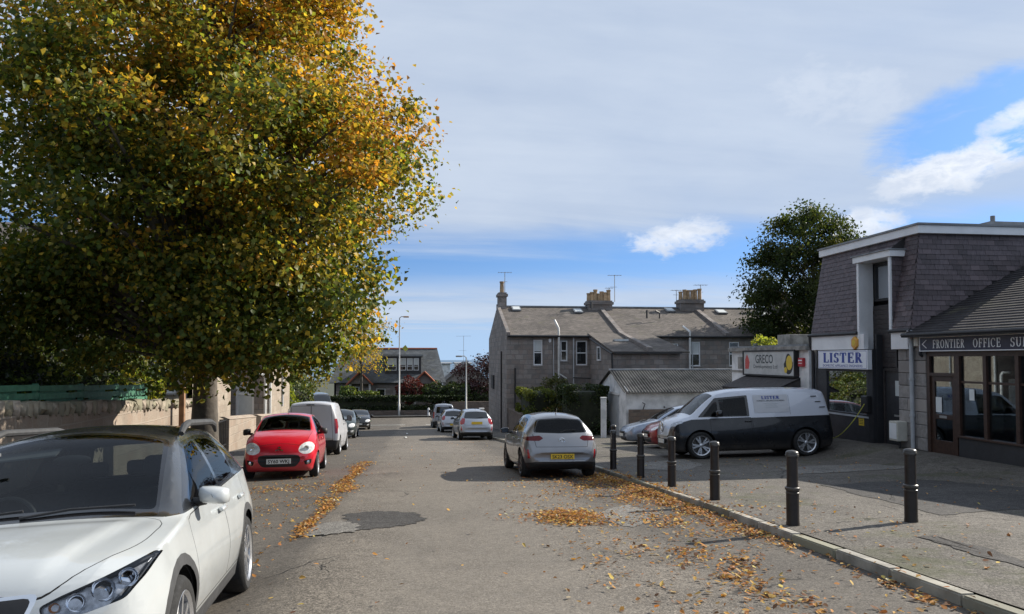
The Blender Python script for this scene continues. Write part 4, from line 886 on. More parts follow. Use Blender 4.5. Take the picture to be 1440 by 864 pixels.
# ================================================================== the bungalow at the foot of the hill
b8 = thing('bungalow', 'slate roofed bungalow with flat dormer above the hedge across the junction', 'building', (-2, 79, -4))
wall(b8, 'front_wall', (-8.3, 79, -4.2), UX, NY, 11.2, -4.2, -.9, [(1.0, 2.6, -3.0, -1.4), (4.3, 5.3, -4.2, -1.6), (6.6, 8.2, -3.0, -1.4)], M['granite'])
window(b8, (-8.3, 79), UX, NY, 1.0, 2.6, -3.0, -1.4, .1, .12, vbars=(.5,)); window(b8, (-8.3, 79), UX, NY, 6.6, 8.2, -3.0, -1.4, .1, .12, vbars=(.5,)); window(b8, (-8.3, 79), UX, NY, 4.3, 5.3, -4.2, -1.6, .15, .12, name='door')
mb = MB(); mb.box(2.7, 2.9, 79, 87, -4.2, -.9); mb.box(-8.3, -8.1, 79, 87, -4.2, -.9); mb.build('side_wall', M['granite'], b8, uv=True)
mb = MB(); roofslab(mb, (-8.8, 78.5, -1.0), (3.3, 78.5, -1.0), (2.5, 83, 2.6), (-7.5, 83, 2.6)); mb.add([(3.3, 78.5, -1.0), (3.3, 87.5, -1.0), (2.5, 83, 2.6)], [(0, 1, 2)]); mb.add([(-8.8, 78.5, -1.0), (-7.5, 83, 2.6), (-8.8, 87.5, -1.0)], [(0, 1, 2)]); roofslab(mb, (3.3, 87.5, -1.0), (-8.8, 87.5, -1.0), (-7.5, 83, 2.6), (2.5, 83, 2.6)); rf = mb.build('roof', M['roof_far'], b8, uv=True)
MB().tube([(-7.5, 83, 2.62), (2.5, 83, 2.62)], .1, 6).build('ridge', M['pot_red'], rf)
mb = MB(); mb.box(-3.1, .7, 79.6, 83, -.15, 1.75); d_ = mb.build('dormer', M['dark_panel'], b8); MB().box(-3.3, .9, 79.3, 83, 1.75, 1.95).build('dormer_roof', M['lead'], d_)
for a, b in ((-2.9, -1.9), (-1.7, -.9), (-.8, -.2), (-.1, .45)):
    if b > a: window(b8, (0, 79.6), UX, NY, a, b, .25, 1.55, -.03, .06, bars=(.35,), blind=.55, sill=False)
for x in (-5.6, 1.05):
    mb = MB(); mb.prism([(x - 1.1, 78.2, -1.1), (x + 1.1, 78.2, -1.1), (x, 78.2, .0)], (0, 2.5, 0)); g = mb.build('bay_gable', M['granite'], b8)
    mb = MB(); roofslab(mb, (x - 1.35, 77.9, -1.22), (x, 77.9, .1), (x, 80.5, .1), (x - 1.35, 80.5, -1.22), .1); roofslab(mb, (x + 1.35, 77.9, -1.22), (x, 77.9, .1), (x, 80.5, .1), (x + 1.35, 80.5, -1.22), .1); mb.build('bay_roof', M['roof_far'], b8, uv=True)
    mb = MB()
    for s in (-1, 1): mb.tube([(x + s * 1.35, 77.85, -1.2), (x, 77.85, .15)], .1, 5)
    mb.build('ridge_tiles', M['pot_red'], b8)
    for s in (-1, 1): MB().box(x + s * 1.0 - .1, x + s * 1.0 + .1, 78.2, 78.4, -4.1, -1.15).build('bay_post', M['white_dirty'], b8)
# roofs further down towards the sea
def cottage(x, y, w_, d_, ez, rz, base, label, wm, rm, ax='x'):
    b = thing('cottage', label, 'building', (x, y, base))
    mb = MB()
    if ax == 'y':
        mb.prism([(x, y, base), (x + w_, y, base), (x + w_, y, ez), (x + w_ / 2, y, rz), (x, y, ez)], (0, d_, 0)); mb.build('wall', wm, b, uv=True)
        mb = MB(); roofslab(mb, (x - .3, y - .3, ez - .2), (x + w_ / 2, y - .3, rz + .1), (x + w_ / 2, y + d_, rz + .1), (x - .3, y + d_, ez - .2), .12); roofslab(mb, (x + w_ + .3, y - .3, ez - .2), (x + w_ / 2, y - .3, rz + .1), (x + w_ / 2, y + d_, rz + .1), (x + w_ + .3, y + d_, ez - .2), .12)
    else:
        mb.box(x, x + w_, y, y + d_, base, ez); mb.build('wall', wm, b, uv=True)
        mb = MB(); roofslab(mb, (x - .3, y - .3, ez - .1), (x + w_ + .3, y - .3, ez - .1), (x + w_ + .3, y + d_ / 2, rz), (x - .3, y + d_ / 2, rz), .12); roofslab(mb, (x - .3, y + d_ + .3, ez - .1), (x + w_ + .3, y + d_ + .3, ez - .1), (x + w_ + .3, y + d_ / 2, rz), (x - .3, y + d_ / 2, rz), .12)
    mb.build('roof', rm, b, uv=True)
    return b
b9 = cottage(4.0, 97, 5.6, 9, -1.4, 1.0, -5.5, 'grey stone cottage with its gable towards the street', M['granite'], M['roof_old'], 'y')
b10 = cottage(4.8, 128, 1.3, 8, .75, .85, -7, 'narrow flat topped cream block seen against the sea', M['white_dirty'], M['lead'])
b11 = cottage(7.4, 132, 2.5, 8, .75, .85, -7, 'wider cream house block against the sea by the purple tree', M['white_dirty'], M['lead'])
aerial(6.4, 97.5, .2, 4.3, b9, 5, 1.9)
b12 = cottage(-30, 82, 16, 9, -.6, 2.4, -5, 'grey bungalow half hidden past the white van', M['granite'], M['roof_far'])
tag(MB().box(-40, 3.3, 72.45, 72.75, -4.3, -3.5).build('garden_wall', M['rubble'], uv=True), 'low stone wall under the long clipped hedge', 'wall')
tag(MB().box(3.5, 40, 72.6, 72.95, -4.3, -2.7).build('garden_wall', M['rubble'], uv=True), 'tall stone wall under the purple tree', 'wall')
# ================================================================== street furniture
def lamp(x, y, z0, h, hx, label, m, arm):
    t_ = thing('street_lamp', label, 'street lamp', (x, y, z0)); mb = MB(); mb.tube([(x, y, z0), (x, y, z0 + 1.2), (x, y, z0 + 1.25), (x, y, z0 + h)], [.11, .11, .075, .05], 10); mb.build('column', m, t_, smooth=50)
    MB().tube([(x, y, z0 + h - .02), (x + arm * .5, y, z0 + h + .12), (x + arm, y, z0 + h + .1)], .04, 6).build('arm', m, t_, smooth=50)
    mb = MB(); mb.box(x + arm - (.0 if arm > 0 else .55), x + arm + (.55 if arm > 0 else 0), y - .14, y + .14, z0 + h + .02, z0 + h + .16); mb.build('lantern', hx, t_, bevel=.05)
    MB().box(x + .07, x + .09, y - .06, y + .06, z0 + .5, z0 + .95).build('door_panel', m, t_)
lamp(-1.45, 72.0, gz(72), 9.5, mat('sun_tinted_lantern', (.45, .26, .12), .4), 'tall grey street lamp in front of the long hedge', M['steel'], .35)  # orange sunlight on the lamp head is painted into the lantern colour
lamp(4.4, 63.6, gz(63.6), 5.6, M['steel'], 'shorter street lamp on the corner by the stone gable', M['steel'], -.35)
mb = MB(); mb.lathe([(.1, gz(71.5)), (.1, gz(71.5) + .75), (.06, gz(71.5) + .85), (0, gz(71.5) + .86)], (1.35, 71.4, 0), 10); tag(mb.build('marker_post', M['white'], smooth=40), 'small white marker post below the hedge', 'post')
mb = MB(); mb.box(5.1, 5.4, 58.0, 58.3, gz(58), gz(58) + 1.35); mb.box(5.05, 5.45, 57.95, 58.35, gz(58) + 1.35, gz(58) + 1.42); tag(mb.build('marker_post', M['white'], bevel=.02), 'white square post by the gable of the terrace', 'post')
M['bollard'] = mat('brown_black_bollard', (.014, .01, .009), .42, var=.3, ns=7, bump=.15, bs=30, spec=.45)
M['bollard_cap'] = mat('scuffed_bollard_band', (.05, .046, .042), .35, var=.4, ns=20)
prof = [(.085, -.06), (.085, .42), (.078, .44), (.078, .46)]
bp = [(.0, -.05), (.082, -.05), (.082, .40)]
up = [(.068, .47), (.07, .8)]
bm_body = MB().lathe([(.08, -.06), (.08, .03), (.076, .05), (.076, .43), (.072, .46), (.066, .49), (.066, .82), (.064, .84)], n=18).mesh('post', M['bollard'], 40)
bm_band = MB().lathe([(.077, .425), (.088, .432), (.09, .446), (.088, .46), (.075, .47)], n=18).lathe([(.074, .385), (.081, .39), (.081, .402), (.074, .408)], n=18).mesh('band', M['bollard_cap'], 40)
bm_cap = MB().lathe([(.06, .835), (.079, .84), (.081, .862), (.074, .872), (.078, .878), (.072, .895), (.05, .908), (.02, .914), (0, .915)], n=18).mesh('cap', M['bollard_cap'], 50)
BL = [((848, 4.62, 16.94), 'dark bollard at the kerb beside the silver hatchback'), ((863, 5.79, 21.18), 'dark bollard standing alone on the forecourt before the garage'), ((883, 4.63, 14.85), 'dark bollard at the kerb just behind the silver hatchback'),
      ((926, 4.66, 13.07), 'third kerb bollard counting from the silver hatchback'), ((984, 4.66, 11.12), 'fourth kerb bollard counting from the silver hatchback'), ((1087, 4.6, 8.6), 'kerb bollard at the end of the row, farthest from the silver hatchback'), ((1282, 6.15, 8.57), 'bollard set back from the kerb in front of the stone pier')]
for (px, x, y), lab in BL:
    t_ = thing('bollard', lab, 'bollard', (x, y, fz(x, y)), 'bollards along the forecourt edge', random.uniform(0, 6))
    for me, nm in ((bm_body, 'post'), (bm_band, 'band'), (bm_cap, 'cap')):
        o = bpy.data.objects.new(nm, me); link(o, t_, world=False); o.rotation_euler = (random.uniform(-.0, .0), 0, 0)
# ------------------------------------------------------------------ foliage
def leafmat(name, trans=.45, rough=.5):
    m = bpy.data.materials.new(name); m.use_nodes = True; t = m.node_tree; t.nodes.clear()
    at = t.nodes.new('ShaderNodeAttribute'); at.attribute_name = 'tint'; c = X(t, at.outputs['Color'])
    v = X(t, t.nodes.new('ShaderNodeTexCoord').outputs['Object']); n = noise(t, v, 9, 2).ss(.3, .7, .8, 1.15); c = mixc(t, 1.0, c, comb(t, n, n, n), 'MULTIPLY')
    d = t.nodes.new('ShaderNodeBsdfPrincipled'); Lk(t, c, d.inputs['Base Color']); d.inputs['Roughness'].default_value = rough; d.inputs['Specular IOR Level'].default_value = .35
    tr = t.nodes.new('ShaderNodeBsdfTranslucent'); Lk(t, mixc(t, 1.0, c, (1.35, 1.25, .8), 'MULTIPLY'), tr.inputs[0])
    mx = t.nodes.new('ShaderNodeMixShader'); mx.inputs[0].default_value = trans; t.links.new(d.outputs[0], mx.inputs[1]); t.links.new(tr.outputs[0], mx.inputs[2])
    o = t.nodes.new('ShaderNodeOutputMaterial'); t.links.new(mx.outputs[0], o.inputs[0]); return m
M['leaf'] = leafmat('leaf', .55); M['leaf_dark'] = leafmat('evergreen_leaf', .25, .45)
def barkmat(name, a, b_):
    return mat(name, a, .9, c2=b_, ns=3.5, bump=.9, bs=14, detail=8)
M['bark'] = barkmat('lime_bark', (.06, .052, .042), (.13, .115, .095)); M['twig'] = mat('twig', (.05, .04, .03), .9)
M['hedge_core'] = mat('hedge_inner_twigs', (.018, .022, .01), .95, var=.4, ns=3)  # dark fill for the solid cores that block light inside bushes
def leaves(name, P, size, C, m, parent=None, up=.35, out=None, wide=.62):
    """leaf blades (two folded triangles each) at points P with tints C"""
    n = len(P); P = np.asarray(P, float); C = np.asarray(C, float)
    d = rng.normal(size=(n, 3)); d[:, 2] -= .5                      # blades hang a little
    if out is not None: d += out * .5
    d /= np.linalg.norm(d, axis=1)[:, None]
    nn = rng.normal(size=(n, 3)); nn[:, 2] += up * 3
    if out is not None: nn += out * .8
    s_ = np.cross(d, nn); s_ /= np.linalg.norm(s_, axis=1)[:, None] + 1e-9; nn = np.cross(s_, d)
    L = size * rng.uniform(.65, 1.3, n)[:, None]; w_ = L * wide * .5 * rng.uniform(.8, 1.2, n)[:, None]; fold = L * rng.uniform(.05, .22, n)[:, None]
    a = P - d * L * .5; tip = P + d * L * .5 - nn * L * .08; l = P - s_ * w_ + nn * fold; r = P + s_ * w_ + nn * fold
    V = np.stack([a, l, tip, r], 1).reshape(-1, 3)
    F = (np.arange(n)[:, None] * 4 + np.array([[0, 2, 1, 0, 3, 2]])).reshape(-1)
    me = bpy.data.meshes.new(name); me.vertices.add(4 * n); me.vertices.foreach_set('co', V.ravel().astype(np.float32))
    me.loops.add(6 * n); me.loops.foreach_set('vertex_index', F.astype(np.int32)); me.polygons.add(2 * n)
    me.polygons.foreach_set('loop_start', np.arange(0, 6 * n, 3, dtype=np.int32)); me.update(calc_edges=True)
    ca = me.attributes.new('tint', 'FLOAT_COLOR', 'POINT'); cc = np.ones((4 * n, 4), np.float32); cc[:, :3] = np.repeat(C, 4, 0); ca.data.foreach_set('color', cc.ravel())
    me.materials.append(m); o = bpy.data.objects.new(name, me); link(o, parent); return o
def tints(n, pal, w_, jit=.22):
    pal = np.array(pal); i = rng.choice(len(pal), n, p=np.array(w_) / sum(w_)); c = pal[i] * rng.uniform(1 - jit, 1 + jit, (n, 1)) * rng.uniform(.92, 1.08, (n, 3)); return np.clip(c, .004, .9)
GREEN, OLIVE, YEL, ORA, BRN, LIME = (.075, .11, .02), (.2, .185, .03), (.58, .41, .05), (.55, .27, .035), (.27, .15, .04), (.26, .31, .045)
def branches(name, root, tips, trunk_top, r0, r1, parent, m, ntr=12, flare=1.35, lean=(0, 0), limb=.05):
    mb = MB(); x, y, z = root; H = trunk_top - z; path = []; rad = []
    for i in range(14):
        t = i / 13; path.append((x + lean[0] * t + .1 * math.sin(t * 5 + x) * t, y + lean[1] * t + .1 * math.cos(t * 4) * t, z - .1 + (H + .1) * t)); rad.append((r0 + (r1 - r0) * t ** .8) * (1 + (flare - 1) * math.exp(-t * 22)))
    mb.tube(path, rad, ntr)
    for q in tips:
        q = Vector(q); hd = math.hypot(q.x - x, q.y - y); zz = min(trunk_top - .1, max(z + H * .22, q.z - hd * random.uniform(.5, .95))); t = (zz - z) / H; k = min(13, max(0, int(t * 13)))
        p0 = Vector(path[k]); p0.z = zz; a = p0.lerp(q, .35) + Vector((random.uniform(-.2, .2), random.uniform(-.2, .2), .05 * hd)); b = p0.lerp(q, .7) + Vector((random.uniform(-.15, .15), random.uniform(-.15, .15), .08 * hd))
        R0 = min(rad[k] * .55, limb * (.5 + hd * .28)); mb.tube([p0, a, b, q], [R0, R0 * .7, R0 * .4, .008], 5, cap=False)
    return mb.build(name, m, parent, smooth=60)
def lump(nc, c, rad, lo=.5, seed=1, wob=.14, zbias=0):
    """clump centres near an uneven ellipsoid"""
    r = np.random.default_rng(seed); d = r.normal(size=(nc, 3)); d /= np.linalg.norm(d, axis=1)[:, None]
    ph = r.uniform(0, 6, 6); b = 1 + wob * (np.sin(d[:, 0] * 4 + ph[0]) * np.cos(d[:, 2] * 5 + ph[1]) + .7 * np.sin(d[:, 1] * 6 + ph[2] + d[:, 2] * 3) + .5 * np.sin(d[:, 0] * 9 + ph[3]))
    f = lo + (1 - lo) * r.uniform(0, 1, nc) ** .45
    return np.asarray(c) + d * (f * b)[:, None] * np.asarray(rad), d, f
def crown(clumps, per, spread, flat=.6):
    n = len(clumps); k = np.repeat(np.arange(n), per); q = rng.normal(size=(n * per, 3)); q /= np.linalg.norm(q, axis=1)[:, None]; q *= (rng.uniform(size=(n * per, 1)) ** .5) * np.where(rng.uniform(size=(n * per, 1)) < .2, 1.45, 1.0); q[:, 2] *= flat
    s_ = np.repeat(rng.uniform(.7, 1.25, n) * spread, per)[:, None]; return clumps[k] + q * s_, k
# ---- the big autumn tree
tx, ty = -4.78, 17.8; tz = gz(ty) + .11
tr = thing('autumn_tree', 'big street tree with orange and yellow-green autumn leaves behind the white car', 'tree', (tx, ty, tz))
cc = np.array([tx + .15, ty + .2, 6.25]); cl, dd, ff = lump(470, cc, (4.75, 4.7, 5.4), .25, 5, .07)
cl = cl[(cl[:, 2] > .55) & ~((cl[:, 2] < 2.1) & (np.hypot(cl[:, 0] - tx, cl[:, 1] - ty) > 3.4))]
ex, _, _ = lump(16, (tx + .3, ty - .8, 2.3), (1.4, 1.4, 1.4), .3, 9); ex = ex[ex[:, 2] > .9]; cl = np.vstack([cl, ex]); cl = cl[~((cl[:, 1] > 17.2) & (cl[:, 0] > -6.3) & (cl[:, 2] < (cl[:, 0] + 6.6) * .64 + 1.15))]
low, _, _ = lump(46, (tx + 2.1, ty - 2.3, 2.35), (2.1, 1.4, 1.5), .3, 13); low2, _, _ = lump(26, (tx - 3.0, ty - 1.5, 3.0), (2.0, 1.6, 1.2), .3, 14); low = np.vstack([low, low2]); cl = np.vstack([cl, low])
lim = np.interp(cl[:, 2], [1, 1.95, 2.76, 4.1, 5.5, 6.5], [-2.7, -1.35, -.9, -.2, .2, 3]); cl = cl[cl[:, 0] < lim]
P, k = crown(cl, 300, .84, .62)
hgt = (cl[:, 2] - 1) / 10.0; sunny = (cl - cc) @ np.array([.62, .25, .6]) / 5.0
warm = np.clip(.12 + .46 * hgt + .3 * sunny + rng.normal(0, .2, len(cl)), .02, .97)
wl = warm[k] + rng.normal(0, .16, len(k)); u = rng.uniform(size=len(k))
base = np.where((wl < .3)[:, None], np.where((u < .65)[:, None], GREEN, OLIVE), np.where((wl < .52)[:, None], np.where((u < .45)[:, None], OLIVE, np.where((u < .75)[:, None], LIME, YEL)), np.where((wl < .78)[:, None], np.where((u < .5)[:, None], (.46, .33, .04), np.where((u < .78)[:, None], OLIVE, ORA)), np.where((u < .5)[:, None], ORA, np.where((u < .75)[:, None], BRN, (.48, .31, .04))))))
base = base * rng.uniform(.75, 1.25, (len(k), 1))
leaves('crown', P, .112, base, M['leaf'], tr, up=.5, out=(P - cc) / 5.0, wide=.9)
branches('trunk', (tx, ty, tz), cl[::2], 9.8, .33, .05, tr, M['bark'], 14, 1.4, limb=.07)
print('big tree', len(P))
def tree(name, label, root, c, rad, nc, per, spread, size, pal, w_, r0, seed, group=None, lo=.4, m=None, wob=.13, up=.3, clip=None):
    t_ = thing(name, label, 'tree', root, group); cl, d, f = lump(nc, c, rad, lo, seed, wob)
    if clip is not None: cl = cl[cl[:, 2] > clip]
    P, k = crown(cl, per, spread); ct = tints(len(cl), pal, w_, .15)[k] * .6 + tints(len(P), pal, w_) * .4
    leaves('crown', P, size, ct, m or M['leaf'], t_, up=up, out=(P - np.asarray(c)) / np.asarray(rad)); branches('trunk', root, cl[::3], c[2] + rad[2] * .6, r0, .04, t_, M['bark'], 10)
    return t_
DG, DG2, PUR = (.026, .045, .013), (.06, .08, .018), (.05, .018, .022)
tree('broadleaf_tree', 'round dark green tree rising behind the shops', (25.2, 44, -2.6), (25.2, 44, 5.6), (4.3, 4.0, 5.6), 230, 220, 1.0, .2, [DG, DG2, (.09, .095, .02)], [5, 3, 1], .3, 3, lo=.35, wob=.08)
tree('garden_tree', 'thin yellow leaved tree in front of the bungalow roof', (-5.3, 76, -4.1), (-5.2, 76, 3.6), (2.7, 2.4, 3.8), 60, 60, 1.2, .25, [OLIVE, YEL, ORA, LIME], [3, 3, 1, 2], .16, 8, lo=.3)
tree('garden_tree', 'purple leaved tree beside the stone gable', (7.6, 77, -4.1), (7.4, 77, -.9), (2.6, 2.2, 2.6), 70, 110, 1.1, .24, [PUR, (.075, .025, .025), (.03, .02, .016)], [4, 2, 2], .14, 12, m=M['leaf_dark'])
tree('garden_tree', 'dull green tree half hidden behind the white parked van', (-10.5, 60, -3.9), (-10.5, 60, .6), (3.2, 3, 3.4), 80, 110, 1.2, .22, [DG2, OLIVE, GREEN], [3, 2, 3], .16, 14)
tree('garden_tree', 'tall dark garden tree beyond the green fence', (-13.5, 20, -1.2), (-13.5, 20, 3.2), (3.4, 3.2, 3.6), 110, 150, 1.2, .16, [DG, GREEN, DG2], [4, 3, 2], .18, 15, m=M['leaf_dark'])
tree('garden_tree', 'green garden tree before the villa windows', (-10.2, 24.5, -1.5), (-10.2, 24.5, 1.9), (2.2, 2.0, 2.2), 70, 120, 1.0, .15, [GREEN, DG2, OLIVE], [4, 3, 2], .12, 16)
tree('garden_tree', 'leafy garden tree farther up the street', (-11, 4, -.2), (-11, 4, 4.2), (3.6, 3.6, 4.0), 80, 90, 1.6, .24, [GREEN, OLIVE, DG2], [4, 2, 2], .2, 17)  # out of view, added so the shop windows reflect dark foliage
def bush(name, label, c, rad, n, size, pal, w_, seed, cat='shrub', m=None, core=.78, group=None, box=False):
    r = np.random.default_rng(seed); c = np.asarray(c, float); rad = np.asarray(rad, float)
    t_ = thing(name, label, cat, (c[0], c[1], c[2] - rad[2]), group)
    d = r.normal(size=(n, 3)); d /= np.linalg.norm(d, axis=1)[:, None]
    if box: e = np.abs(d) ** .33 * np.sign(d); e /= np.abs(e).max(axis=1)[:, None] ** .75; q = e
    else: q = d
    ph = r.uniform(0, 6, 5); wv = 1 + (.1 if not box else .035) * (np.sin(q[:, 0] * 7 * max(1, rad[0] / 2) + ph[0]) + np.sin(q[:, 1] * 6 + ph[1] + q[:, 2] * 5) + np.sin(q[:, 2] * 9 + ph[2]))
    P = c + q * rad * (wv * (1 - .22 * r.uniform(size=n) ** 2.2))[:, None]
    patch_ = tints(n, pal, w_); leaves('foliage', P, size, patch_, m or M['leaf_dark'], t_, out=d, up=.15)
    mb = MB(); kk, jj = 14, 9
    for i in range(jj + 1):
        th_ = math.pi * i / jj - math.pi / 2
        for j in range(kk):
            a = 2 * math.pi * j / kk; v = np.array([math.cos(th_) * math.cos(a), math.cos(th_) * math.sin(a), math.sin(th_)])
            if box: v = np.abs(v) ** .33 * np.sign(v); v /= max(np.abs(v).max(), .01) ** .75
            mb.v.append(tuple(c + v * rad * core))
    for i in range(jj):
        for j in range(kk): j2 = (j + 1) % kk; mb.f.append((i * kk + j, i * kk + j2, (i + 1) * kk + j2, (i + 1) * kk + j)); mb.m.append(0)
    mb.build('inner_branches', M['hedge_core'], t_, smooth=60); return t_  # solid core in place of inner twigs, added to block light
# gardens behind the fence
bush('conifer_hedge', 'dense dark conifer hedge above the green fence', (-9.2, 12.2, 1.6), (1.5, 3.2, 1.55), 15000, .11, [DG, (.012, .022, .008), DG2], [5, 3, 1], 21, 'hedge', box=True)
bush('garden_shrub', 'bright yellow-green shrub showing over the conifer hedge', (-10.3, 15.6, 2.5), (1.0, 1.2, .9), 4500, .12, [LIME, (.25, .3, .03), GREEN], [3, 2, 2], 22, m=M['leaf'])
bush('garden_shrub', 'mid green shrub between the conifer hedge and the tree', (-9.4, 17.6, .9), (1.4, 1.7, 1.2), 8500, .11, [GREEN, DG2, LIME, DG], [4, 3, 1, 3], 23)
bush('garden_shrub', 'leafy climber spilling over the fence end by the wooden post', (-7.6, 21.3, .3), (.7, .9, .95), 4200, .12, [GREEN, LIME, OLIVE], [3, 2, 2], 24, m=M['leaf'])
bush('garden_shrub', 'dark shrub filling the garden behind the wooden post', (-8.9, 23.2, 0.2), (1.2, 1.3, 1.4), 5000, .13, [DG, GREEN], [3, 1], 25)
bush('garden_shrub', 'sunny yellow-green shrub past the stone house end', (-7.6, 45.6, -1.6), (.8, 1.2, 1.3), 3000, .16, [LIME, (.2, .24, .03), GREEN], [3, 2, 2], 26, m=M['leaf'])
bush('garden_shrub', 'dark green shrub mass behind the parked white van', (-8.3, 52, -1.6), (1.6, 2.5, 1.9), 5000, .2, [DG2, GREEN, OLIVE], [3, 3, 1], 27)
# terrace corner
bush('clipped_hedge', 'light green hedge over the rubble wall at the terrace corner', (6.55, 40.3, -.85), (.75, 2.1, .75), 5000, .13, [DG2, (.15, .17, .035), GREEN], [2, 4, 2], 31, 'hedge', box=True, m=M['leaf'])
bush('clipped_hedge', 'tall rounded dark green hedge beside the silver hatchback', (8.5, 37.2, -1.15), (1.15, 1.15, 1.3), 9000, .11, [DG, (.03, .05, .014), DG2], [3, 3, 2], 32, 'hedge', box=True)
bush('garden_shrub', 'straggly pale leaved shrub between the two hedges', (8.05, 42.2, -.75), (.75, .7, 1.35), 2200, .15, [(.13, .14, .06), DG2, (.2, .2, .1)], [3, 2, 1], 33, core=.35, m=M['leaf'])
bush('garden_shrub', 'brownish low shrub on the rubble wall', (7.2, 39.0, -1.5), (.8, .8, .6), 1800, .12, [BRN, DG2, OLIVE], [1, 3, 1], 34)
bush('garden_shrub', 'yellow-green shrub tip showing above the flat roofed unit', (15.2, 30.5, 1.2), (.7, .7, 1.3), 1500, .16, [LIME, (.3, .32, .05), GREEN], [3, 2, 1], 35, core=.5, m=M['leaf'])
bush('garden_shrub', 'dark shrub below the round tree behind the shops', (19.5, 33, .2), (2.5, 1.5, 2.0), 3500, .2, [DG, DG2], [2, 1], 36)
# bungalow garden
bush('clipped_hedge', 'long clipped dark hedge on the low wall across the junction', (-18.3, 73.3, -2.85), (21.5, .65, .72), 26000, .2, [DG, (.012, .024, .008), DG2], [5, 3, 1], 41, 'hedge', box=True)
bush('garden_shrub', 'red leaved shrub before the bungalow door', (-.4, 76, -1.75), (1.35, 1.0, 1.25), 1800, .22, [(.13, .02, .018), (.2, .05, .03), (.06, .02, .015)], [3, 1, 2], 42, core=.6)
bush('garden_shrub', 'round light green bush above the clipped hedge', (-6.6, 75.5, -1.9), (.75, .7, .75), 900, .2, [(.1, .16, .03), LIME], [2, 1], 43)
bush('garden_shrub', 'low light green bush beside the round one over the hedge', (-4.6, 75.5, -2.15), (1.1, .6, .5), 800, .2, [(.12, .18, .03), LIME, DG2], [2, 1, 1], 44)
bush('garden_shrub', 'dark green shrub next to the red leaved one', (2.1, 75.2, -2.0), (1.3, 1.0, 1.1), 1600, .22, [DG2, GREEN, DG], [1, 2, 2], 45)
bush('garden_shrub', 'big dark green shrub at the end of the clipped hedge', (4.1, 74.6, -2.2), (1.6, 1.0, 1.35), 2400, .22, [DG, GREEN, DG2], [3, 2, 1], 46)
bush('garden_shrub', 'dark ivy shrub under the purple tree', (7.0, 75, -2.6), (1.6, 1, 1.3), 1800, .22, [DG, DG2], [3, 1], 47)
# ------------------------------------------------------------------ vehicles
def paint(name, c, metal=0., rough=.38, coat=1., dirt=.12):
    m, t, b = newmat(name); v = X(t, t.nodes.new('ShaderNodeTexCoord').outputs['Object']); x, y, z = sepxyz(t, v)
    k = mixc(t, noise(t, v, 3, 5, .65).ss(.45, .8, 0, dirt), c, (.16, .14, .115))
    k = mixc(t, (z + (noise(t, v, 7, 4) - .5) * .3).ss(.5, .15, 0, .35), k, (.13, .11, .09))
    Lk(t, k, b.inputs['Base Color']); b.inputs['Metallic'].default_value = metal; Lk(t, noise(t, v, 5, 4).ss(.3, .7, rough - .05, rough + .1), b.inputs['Roughness'])
    b.inputs['Coat Weight'].default_value = coat; b.inputs['Coat Roughness'].default_value = .05; return m
CM = dict(
    glass=glassmat('car_glass', (.62, .7, .7), refl=.5, trans=.28), glass_clear=glassmat('windscreen_glass', (.8, .88, .88), refl=.6, trans=.72), glass_dark=mat('privacy_glass', (.01, .012, .014), .05, var=.1, spec=.7, coat=.6),
    lens=glassmat('headlamp_lens', (.97, .98, 1.0), refl=1.0, trans=.95, ior=1.4), black=mat('car_black_plastic', (.016, .016, .017), .55, var=.2, ns=9), gloss=mat('gloss_black_trim', (.008, .008, .009), .15, coat=.6),
    grey=mat('grey_unpainted_plastic', (.045, .046, .048), .65, var=.2, ns=8, bump=.1), gap=mat('panel_shadow_gap', (.006, .006, .006), .9),
    chrome=mat('chrome', (.75, .76, .78), .12, metal=1, var=.05), alloy=mat('silver_alloy', (.55, .56, .58), .3, metal=.8, var=.08, coat=.3), alloy_dark=mat('dark_alloy', (.06, .06, .065), .35, metal=.5),
    tyre=mat('tyre_rubber', (.02, .02, .02), .85, var=.25, ns=12, bump=.3, bs=80), red=mat('tail_lamp_red', (.32, .008, .012), .12, var=.2, ns=20, coat=1), redd=mat('tail_lamp_dark_red', (.1, .004, .008), .2, var=.2, coat=.15, spec=.3),
    amber=mat('amber_lamp', (.55, .2, .02), .2, coat=1), lamp=mat('pale_headlamp', (.85, .88, .88), .12, var=.3, ns=14, coat=1), lampd=mat('lamp_housing', (.4, .42, .45), .3, metal=.6, var=.4, ns=18), mirrorm=mat('lamp_reflector', (.8, .82, .85), .1, metal=1),
    trim=mat('dark_cabin_lining', (.02, .021, .023), .85), seat=mat('charcoal_seat_cloth', (.022, .023, .026), .9, var=.2, ns=20), seat_grey=mat('grey_seat_panel', (.12, .125, .13), .8),
    plate_y=mat('yellow_plate', (.72, .48, .03), .35, var=.05), plate_w=mat('white_plate', (.74, .74, .7), .35, var=.05), ink=mat('plate_ink', (.01, .01, .01), .5), disc=mat('brake_disc', (.1, .095, .09), .5, metal=.6))
def pchip(t, Y, tq):
    h = np.diff(t); d = np.diff(Y, axis=0) / h[:, None]; n = len(t); m = np.zeros_like(Y)
    for i in range(1, n - 1):
        w1, w2 = 2 * h[i] + h[i - 1], h[i] + 2 * h[i - 1]; ok = d[i - 1] * d[i] > 0
        with np.errstate(divide='ignore', invalid='ignore'): v = (w1 + w2) / (w1 / d[i - 1] + w2 / d[i])
        m[i] = np.where(ok, np.nan_to_num(v), 0)
    m[0], m[-1] = d[0], d[-1]; k = np.clip(np.searchsorted(t, tq) - 1, 0, n - 2); s = ((tq - t[k]) / h[k])[:, None]; H = h[k][:, None]
    return (2 * s ** 3 - 3 * s ** 2 + 1) * Y[k] + (s ** 3 - 2 * s ** 2 + s) * H * m[k] + (-2 * s ** 3 + 3 * s ** 2) * Y[k + 1] + (s ** 3 - s ** 2) * H * m[k + 1]
